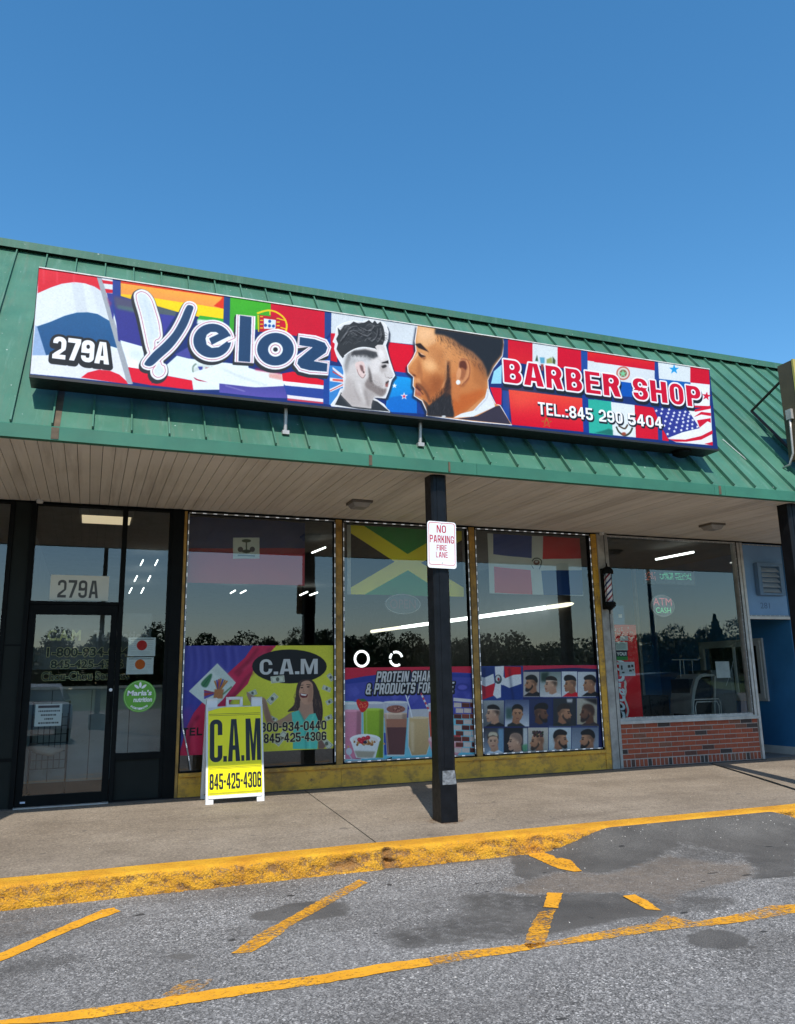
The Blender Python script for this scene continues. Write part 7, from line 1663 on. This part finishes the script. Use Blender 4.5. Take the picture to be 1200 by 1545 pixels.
# ================================================================== laundry side: vending machine, machines, chair
vx0, vx1, vy0, vz1 = 6.70, 7.16, 0.42, 1.86
vm = thing('vending_machine', 'red drinks vending machine with white script, behind the laundry window beside the grey column', 'vending machine', (6.93, vy0, 0))
kid(BX('machine_body', vx0, vx1+0.03, vy0+0.02, 1.2, 0.0, vz1, plain('red_enamel', (0.75, 0.010, 0.02), 0.3)), vm)
c = Canvas(vx0, vx1+0.03, 0.45, vz1, 420, (232, 12, 26), vy0)
c.mode(915, 900, 7.725)
for k in range(46):
    x = 50+random.random()*270; y = 360+random.random()*170; c.ell(x, y, 4+random.random()*12, 3+random.random()*7, (222, 190, 186), a=0.8, rot=random.random()*3, blur=1)
for k in range(18): c.ell(240+random.random()*90, 560+random.random()*200, 3+random.random()*9, 3+random.random()*4, (226, 120, 110), a=0.6, rot=random.random()*3, blur=1)
c.line([(225,1040),(235,1110),(220,1180),(245,1260),(262,1330),(245,1400)], 22, (232, 222, 210), sm=True); c.line([(200,960),(230,1000),(226,1060)], 26, (232, 222, 210), sm=True); c.ell(190, 975, 40, 16, (90, 50, 44), blur=3)
c.poly([(90,1260),(230,1260),(240,1420),(90,1420)], (26, 20, 22))
kid(c.sheet('machine_front', None, 0.25, vy0+0.012), vm)
# script turned on its side
for o in text('Coca-Cola', -0.46, 0.46, -0.125, 0.125, 0, M['whitep'], None, 0.02, shear=0.35):
    o.matrix_world = Matrix.Translation((6.80, vy0+0.010, 1.02)) @ Matrix.Rotation(math.radians(-86), 4, 'Y'); o.parent = vm; o.matrix_parent_inverse = Matrix.Translation(-Vector(vm.location))
def vp(label, q, draw=None, col=(200, 206, 204)):
    P = [FY(915+x/7.725, 900+y/7.725, vy0) for x, y in q]; xs = [p[0] for p in P]; zs = [p[1] for p in P]; t = thing('paper_notice', label, 'notice', (min(xs), vy0, min(zs))); cv = Canvas(min(xs), max(xs), min(zs), max(zs), 500, col, vy0)
    if draw: draw(cv)
    kid(cv.sheet('paper_sheet', None, 0.7, y=vy0+0.004, thick=0.001), t); return t
def lines(n=4, c1=(120, 140, 140)):
    def d(c):
        for k in range(n): y = (0.15+0.7*k/n)*c.h; c.poly([(0.1*c.w,y),(0.85*c.w,y),(0.85*c.w,y+0.05*c.h),(0.1*c.w,y+0.05*c.h)], c1, raw=True)
    return d
vp('small pale label high on the red vending machine', [(170,462),(255,462),(255,515),(170,515)], lines(3, (170, 120, 120)))
vp('pale green-grey notice on the red vending machine above the YOU! poster', [(108,530),(248,530),(248,628),(108,628)], lines(5), (196, 208, 200))
def you(c): c.poly([(0,0.62*c.h),(c.w,0.62*c.h),(c.w,c.h),(0,c.h)], (60, 140, 70), raw=True)
t = vp('small dark blue and green YOU! poster on the red vending machine', [(115,630),(248,630),(248,742),(115,742)], you, (20, 26, 60))
a = FY(915+124/7.725, 900+690/7.725, vy0); b_ = FY(915+236/7.725, 900+648/7.725, vy0)
for o in text('YOU!', a[0], b_[0], a[1], b_[1], vy0+0.003, M['whitep'], None, 0.04): kid(o, t)
def shaker(c):
    for a_, b2, x, y in ((0.1, 0.3, 0.12, 0.25), (0.16, 0.1, 0.16, 0.7), (0.16, 0.2, 0.56, 0.22), (0.14, 0.18, 0.78, 0.2), (0.18, 0.14, 0.62, 0.55), (0.1, 0.1, 0.84, 0.52)): c.poly([(x*c.w,y*c.h),((x+a_)*c.w,y*c.h),((x+a_)*c.w,(y+b2)*c.h),(x*c.w,(y+b2)*c.h)], (60, 62, 66), raw=True)
vp('white sheet with small dark pictures across the red vending machine', [(155,765),(330,762),(332,925),(160,925)], shaker, (206, 208, 212))
jb = thing('storage_box', 'blue plastic box standing on top of the vending machine', 'box', (6.85, 0.6, vz1)); kid(BX('box_body', 6.70, 7.03, 0.46, 0.9, vz1+0.002, 2.11, plain('blue_plastic', (0.03, 0.16, 0.33), 0.4), None, 0.01), jb); kid(BX('box_lid', 6.695, 7.035, 0.455, 0.905, 2.1105, 2.13, plain('blue_lid', (0.06, 0.22, 0.38), 0.4), None, 0.004), jb); kid(BX('box_label', 6.93, 6.99, 0.456, 0.459, 1.96, 2.01, M['wh2']), jb)
# paper on the glass, hanging cord
x0, z0 = FY(1082, 1023, 0.010); x1, z1 = FY(1100, 998, 0.010)
tag(BX('paper_notice', x0, x1, 0.009, 0.0105, z0, z1, plain('plain_paper', (0.42, 0.43, 0.43), 0.7)), 'blank white sheet taped low on the right of the laundry window', 'notice')
bm = bmesh.new(); P = [FY(u, v, 0.03) for u, v in ((1113, 935), (1111, 965), (1108, 990), (1104, 1012), (1096, 1035))]; tube(bm, [(p[0], 0.03, p[1]) for p in P], 0.0025, 5); tag(obj('cord', bm, M['led_off']), 'thin cord hanging inside the right end of the laundry window', 'cord')
# cash machine with hooded back
cm = thing('cash_machine', 'dark cash machine with curved grey hood behind the laundry window', 'cash machine', (8.3, 0.7, 0))
cmy = 0.55
Pm = [FY(1000+x/8.571, 940+y/8.571, cmy) for x, y in ((375,1180),(375,1000),(390,860),(430,720),(480,665),(560,655),(670,665),(670,1180))]
Pi = [FY(1000+x/8.571, 940+y/8.571, cmy) for x, y in ((410,1180),(412,1010),(430,880),(470,740),(510,700),(580,690),(690,690),(690,1180))]
bm = bmesh.new()
A = [bm.verts.new((p[0], cmy, p[1])) for p in Pm]; B = [bm.verts.new((p[0], cmy, p[1])) for p in Pi]; C2 = [bm.verts.new((p[0], cmy+0.45, p[1])) for p in Pm]; D2 = [bm.verts.new((p[0], cmy+0.45, p[1])) for p in Pi]
for i in range(len(A)-1): bm.faces.new((A[i], A[i+1], B[i+1], B[i])); bm.faces.new((A[i], C2[i], C2[i+1], A[i+1])); bm.faces.new((B[i], B[i+1], D2[i+1], D2[i]))
kid(obj('hood', bm, plain('grey_hood', (0.24, 0.24, 0.22), 0.5)), cm)
x0 = Pi[-1][0]; kid(BX('machine_body', x0+0.002, x0+0.42, cmy+0.02, cmy+0.5, 0.0, 1.22, plain('charcoal_cabinet', (0.035, 0.042, 0.048), 0.4), None, 0.006), cm); kid(BX('lower_box', Pi[0][0], x0, cmy+0.05, cmy+0.44, 0.0, 1.10, M['void']), cm)
ch = thing('metal_chair', 'chair with rounded tubular metal back in front of the cash machine', 'chair', (8.15, 0.3, 0))
bm = bmesh.new(); a = FY(1000+410/8.571, 940+1190/8.571, 0.32); b_ = FY(1000+745/8.571, 940+980/8.571, 0.32); xa, xb, zt = a[0], b_[0], b_[1]
for off in (0, 0.035):
    tube(bm, [(xa+off, 0.32, 0.0), (xa+off, 0.32, zt-0.06-off), (xa+0.03+off, 0.32, zt-off), (xb-0.03-off, 0.32, zt-off), (xb-off, 0.32, zt-0.06-off), (xb-off, 0.32, 0.0)], 0.008, 6)
kid(obj('tube_frame', bm, M['alu'], smooth=True), ch); kid(BX('seat', xa+0.02, xb-0.02, 0.0+0.34, 0.72, 0.42, 0.46, M['void'], None, 0.01), ch)
bm = bmesh.new(); 
for x in (xa+0.02, xb-0.02): tube(bm, [(x, 0.70, 0.0), (x, 0.70, 0.42)], 0.01, 6)
kid(obj('leg', bm, M['alu']), ch)
# slim stand and low dark machines further left
st = thing('display_stand', 'thin grey display stand behind the laundry window left of the cash machine', 'stand', (7.9, 0.9, 0))
bm = bmesh.new()
for u, v0, v1 in ((1026, 995, 1046), (1031, 995, 1024), (1044, 995, 1027)):
    a = FY(u, v0, 0.9); b_ = FY(u+3, v1, 0.9); tube(bm, [(a[0], 0.9, a[1]), (b_[0], 0.9, b_[1]), (b_[0], 0.9, 0.0)], 0.008, 5)
a = FY(1014, 995.5, 0.9); b_ = FY(1052, 995.5, 0.9); tube(bm, [(a[0], 0.9, a[1]), (b_[0], 0.9, b_[1])], 0.008, 5); kid(obj('stand_frame', bm, plain('dim_metal', (0.28, 0.29, 0.28), 0.5, 0.3)), st)
for i in range(3):
    x = 7.30+i*0.36; t = thing('washing_machine', ('dark washing machine behind the laundry window nearest the vending machine', 'dark washing machine in the middle behind the laundry window', 'dark washing machine nearest the cash machine behind the laundry window')[i], 'washing machine', (x, 1.5, 0), 'washing machines behind the laundry window')
    kid(BX('machine_body', x, x+0.34, 1.3, 1.8, 0.0, 0.86, plain('dark_enamel', (0.03, 0.032, 0.034), 0.3) if i == 0 else bpy.data.materials['dark_enamel'], None, 0.01), t)
    bm = bmesh.new(); lathe(bm, [(0.11, 0), (0.12, 0.02), (0.09, 0.03)], 0, 0, 20); bmesh.ops.rotate(bm, verts=bm.verts[:], cent=(0, 0, 0), matrix=Matrix.Rotation(math.radians(90), 3, 'X')); bmesh.ops.translate(bm, verts=bm.verts[:], vec=(x+0.17, 1.298, 0.45)); kid(obj('machine_door', bm, plain('dim_chrome', (0.2, 0.2, 0.2), 0.3, 0.6) if i == 0 else bpy.data.materials['dim_chrome'], smooth=True), t)

# ================================================================== what the glass mirrors: lamps, cars, trees across the lot
def lamp_post(x, y, h, label):
    t = thing('lamp_post', label, 'lamp post', (x, y, ROAD_Z), 'lamp posts in the parking lot'); bm = bmesh.new(); tube(bm, [(0, 0, 0), (0, 0, h)], [0.09, 0.06], 10); obj('pole', bm, M['black'], t, True)
    BX('lamp_head', -0.2, 0.2, -0.35, 0.35, h, h+0.14, M['panel'], t, 0.02); BX('pole_base', -0.25, 0.25, -0.25, 0.25, -0.02, 0.5, M['post_grey'], t, 0.02)
lamp_post(19.5, -15.5, 8.0, 'tall black lamp post mirrored in the laundry window'); lamp_post(0.35, -20, 8.5, 'tall black lamp post mirrored in the entrance door')
CP = {}
def car(x, y, rz, col, label, h=1.0):
    t = thing('parked_car', label, 'car', (x, y, ROAD_Z), 'cars parked across the lot', rz)
    key = h
    if key not in CP:
        bm = bmesh.new(); Wc = 0.9
        prof = [(-2.25,0.35),(-2.3,0.6),(-2.2,0.88*h),(-1.5,0.98*h),(-0.9,1.40*h),(0.2,1.47*h),(1.0,1.38*h),(1.55,1.02*h),(2.15,0.95*h),(2.28,0.7),(2.25,0.35)]
        rings = []
        for s, ins in ((-1, 0.10), (-0.97, 0.02), (0, 0), (0.97, 0.02), (1, 0.10)):
            rings.append([bm.verts.new((px*(1-ins*0.15), s*Wc*(1.0 if pz < 1.0*h else 0.80), pz-(ins*0.3 if pz > 0.5 else 0))) for px, pz in prof])
        for a, b_ in zip(rings[:-1], rings[1:]):
            for i in range(len(prof)-1): bm.faces.new((a[i], a[i+1], b_[i+1], b_[i]))
            bm.faces.new((a[-1], a[0], b_[0], b_[-1]))
        bm.faces.new(rings[0]); bm.faces.new(rings[-1][::-1]); bmesh.ops.recalc_face_normals(bm, faces=bm.faces[:]); me = bpy.data.meshes.new('car_body'); bm.to_mesh(me); bm.free()
        g = bmesh.new()
        for s in (-1, 1):
            f = [(-1.35,1.0*h),(-0.85,1.34*h),(0.15,1.41*h),(0.95,1.33*h),(1.4,1.03*h)]; g.faces.new([g.verts.new((a, s*(Wc+0.004 if b2 < 1.1*h else Wc*0.84+0.01), b2)) for a, b2 in (f if s > 0 else f[::-1])])
        for q in ([(-1.52,-0.72,1.0*h),(-1.52,0.72,1.0*h),(-0.95,0.62,1.38*h),(-0.95,-0.62,1.38*h)], [(1.56,0.72,1.04*h),(1.56,-0.72,1.04*h),(1.05,-0.62,1.38*h),(1.05,0.62,1.38*h)]): g.faces.new([g.verts.new(v) for v in q])
        gm = bpy.data.meshes.new('car_windows'); g.to_mesh(gm); g.free(); gm.materials.append(plain('car_glass', (0.02, 0.022, 0.025), 0.05))
        w = bmesh.new(); lathe(w, [(0.33, -0.11), (0.34, 0), (0.33, 0.11)], 0, 0, 20); bmesh.ops.rotate(w, verts=w.verts[:], cent=(0, 0, 0), matrix=Matrix.Rotation(math.radians(90), 3, 'X')); wmh = bpy.data.meshes.new('wheel'); w.to_mesh(wmh); w.free(); wmh.materials.append(M['void'])
        CP[key] = (me, gm, wmh)
    me, gm, wmh = CP[key]; bdy = new_obj('car_body', me.copy(), t, plain('car_paint', col, 0.25)); 
    o = bpy.data.objects.new('car_windows', gm); COL.objects.link(o); o.parent = t
    for a in (-1.4, 1.4):
        for b_ in (-0.82, 0.82): o = bpy.data.objects.new('wheel', wmh); COL.objects.link(o); o.parent = t; o.location = (a, b_, 0.34)
car(14.5, -9.6, math.radians(4), (0.05, 0.055, 0.06), 'dark grey car parked nearest the shops on the right of the lot')
car(-1.4, -15.5, math.radians(85), (0.45, 0.46, 0.47), 'silver car parked behind the viewer facing the entrance')
car(4.2, -17, math.radians(92), (0.10, 0.11, 0.13), 'black car parked beside a gap behind the viewer')
car(8.8, -16.5, math.radians(88), (0.30, 0.03, 0.03), 'dark red car parked across the lot')
car(13.4, -17.5, math.radians(90), (0.55, 0.55, 0.54), 'white van-like car parked across the lot', 1.2)
# trees
lf, nt, b = newmat('foliage'); co = coords(nt, 'World'); oi = N(nt, 'ShaderNodeObjectInfo')
cc = ramp(nt, noise(nt, co, 1.2, 3), [(0.3, (0.030, 0.055, 0.014)), (0.7, (0.065, 0.105, 0.026))]); cc = mix(nt, 1.0, cc, ramp(nt, oi.outputs['Random'], [(0, 0.65), (1, 1.0)]), 'MULTIPLY'); L(nt, cc, b.inputs['Base Color']); b.inputs['Roughness'].default_value = 0.7
bark = plain('bark', (0.07, 0.05, 0.035), 0.9)
def crown(seed, conifer=False):
    r = np.random.RandomState(seed); n = 6500; V = []; F = []
    cl = [(r.uniform(-1, 1)*2.2, r.uniform(-1, 1)*2.2, r.uniform(-1.6, 2.2), r.uniform(0.8, 1.6)) for _ in range(15)]
    for i in range(n):
        if conifer:
            t_ = r.rand(); rad = (1-t_)**0.9*2.0*r.uniform(0.5, 1)*(0.75+0.4*((t_*9) % 1)); a = r.rand()*6.283; p = np.array([rad*math.cos(a), rad*math.sin(a), -2.6+6.6*t_])
        else:
            q = cl[r.randint(len(cl))]; d = r.randn(3); d /= np.linalg.norm(d)+1e-9; p = np.array(q[:3])+d*q[3]*r.uniform(0.6, 1.0)
        s = r.uniform(0.09, 0.19); u = r.randn(3); u /= np.linalg.norm(u); w = np.cross(u, r.randn(3)); w /= np.linalg.norm(w)+1e-9
        k = len(V); V += [p-u*s, p+w*s*0.6, p+u*s, p-w*s*0.6]; F.append((k, k+1, k+2, k+3))
    me = bpy.data.meshes.new('crown'); me.from_pydata([tuple(v) for v in V], [], F); me.update(); me.materials.append(lf); return me
CM = [crown(1), crown(2), crown(3)]; CN = crown(4, True)
bm = bmesh.new(); tube(bm, [(0, 0, 0), (0.1, 0.05, 2.2), (0.0, 0.1, 4.4)], [0.28, 0.2, 0.08], 8)
for a in (0.5, 2.4, 4.4): tube(bm, [(0.08, 0.05, 2.4), (0.9*math.cos(a), 0.9*math.sin(a), 3.6), (1.5*math.cos(a), 1.5*math.sin(a), 4.6)], [0.13, 0.09, 0.03], 6)
TM = bpy.data.meshes.new('trunk'); bm.to_mesh(TM); bm.free(); TM.materials.append(bark)
def tree(x, y, s, k, con=False):
    t = thing('conifer_tree' if con else 'leafy_tree', 'pointed dark conifer rising from the tree line across the lot' if con else 'leafy green tree in the row behind the parking lot', 'tree', (x, y, float(hill(np.array(x*1.0), np.array(y*1.0)))-0.1), 'trees across the parking lot', random.random()*6)
    t.scale = (s*random.uniform(0.9, 1.2), s*random.uniform(0.9, 1.2), s)
    o = bpy.data.objects.new('trunk', TM); COL.objects.link(o); o.parent = t
    o = bpy.data.objects.new('crown', CN if con else CM[k]); COL.objects.link(o); o.parent = t; o.location.z = 2.9 if con else 2.3
xx = -22.0; i = 0
while xx < 105:
    s = random.uniform(0.74, 1.04)*(1.45 if 72 < xx < 84 else 1.0); tree(xx, -64-random.random()*6-(i % 2)*6, s, i % 3); xx += 2.3*s+random.uniform(0, 0.7); i += 1
tree(61.5, -58, 1.0, 0, True); tree(69, -59, 1.05, 0, True)

# dark undergrowth closing the gaps below the crowns
r = np.random.RandomState(9); V = []; F = []
for i in range(60000):
    x = r.uniform(-60, 150); y = r.uniform(-76, -60); zt = 3.5+0.9*math.sin(x*0.37)+0.6*math.sin(x*1.3+1); z = float(1.0+zt*r.rand()**0.7); s = r.uniform(0.16, 0.34)
    u = r.randn(3); u /= np.linalg.norm(u); w = np.cross(u, r.randn(3)); w /= np.linalg.norm(w)+1e-9; p = np.array([x, y, z]); k = len(V); V += [p-u*s, p+w*s*0.7, p+u*s, p-w*s*0.7]; F.append((k, k+1, k+2, k+3))
me = bpy.data.meshes.new('undergrowth'); me.from_pydata([tuple(v) for v in V], [], F); me.update(); tag(new_obj('undergrowth', me, None, lf), kind='stuff')

# grit lying on the asphalt, thickest in the gutter
r = np.random.RandomState(21); V = []; F = []
for i in range(2600):
    x = r.uniform(-2.5, 8); y = KY-0.02-(abs(r.normal(0, 0.16)) if i < 1100 else r.uniform(0, 4.6)); s = r.uniform(0.002, 0.0065)*(1.5 if r.rand() < 0.06 else 1); z = float(road_h(np.array(x), np.array(y)))
    k = len(V); V += [(x+s*math.cos(a+x*9)*r.uniform(0.7, 1.2), y+s*math.sin(a+x*9)*r.uniform(0.7, 1.2), z-0.001) for a in (0, 1.57, 3.14, 4.71)] + [(x, y, z+s*r.uniform(0.6, 1.1))]
    F += [(k, k+1, k+4), (k+1, k+2, k+4), (k+2, k+3, k+4), (k+3, k, k+4)]
for i in range(500):
    x = r.uniform(-2.5, 9); y = -r.uniform(0.05, 2.85); s = r.uniform(0.0015, 0.005); z = SW_S*y+0.001; k = len(V)
    V += [(x+s*math.cos(a), y+s*math.sin(a), z-0.001) for a in (0.4, 2, 3.5, 5.1)]+[(x, y, z+s*0.8)]; F += [(k, k+1, k+4), (k+1, k+2, k+4), (k+2, k+3, k+4), (k+3, k, k+4)]
gm_, nt, b = newmat('grit'); ge = N(nt, 'ShaderNodeNewGeometry'); L(nt, ramp(nt, ge.outputs['Random Per Island'], [(0, (0.05, 0.045, 0.04)), (0.6, (0.22, 0.20, 0.17)), (1.0, (0.55, 0.52, 0.47))]), b.inputs['Base Color']); b.inputs['Roughness'].default_value = 0.9
me = bpy.data.meshes.new('grit'); me.from_pydata(V, [], F); me.update(); tag(new_obj('grit', me, None, gm_), kind='stuff')
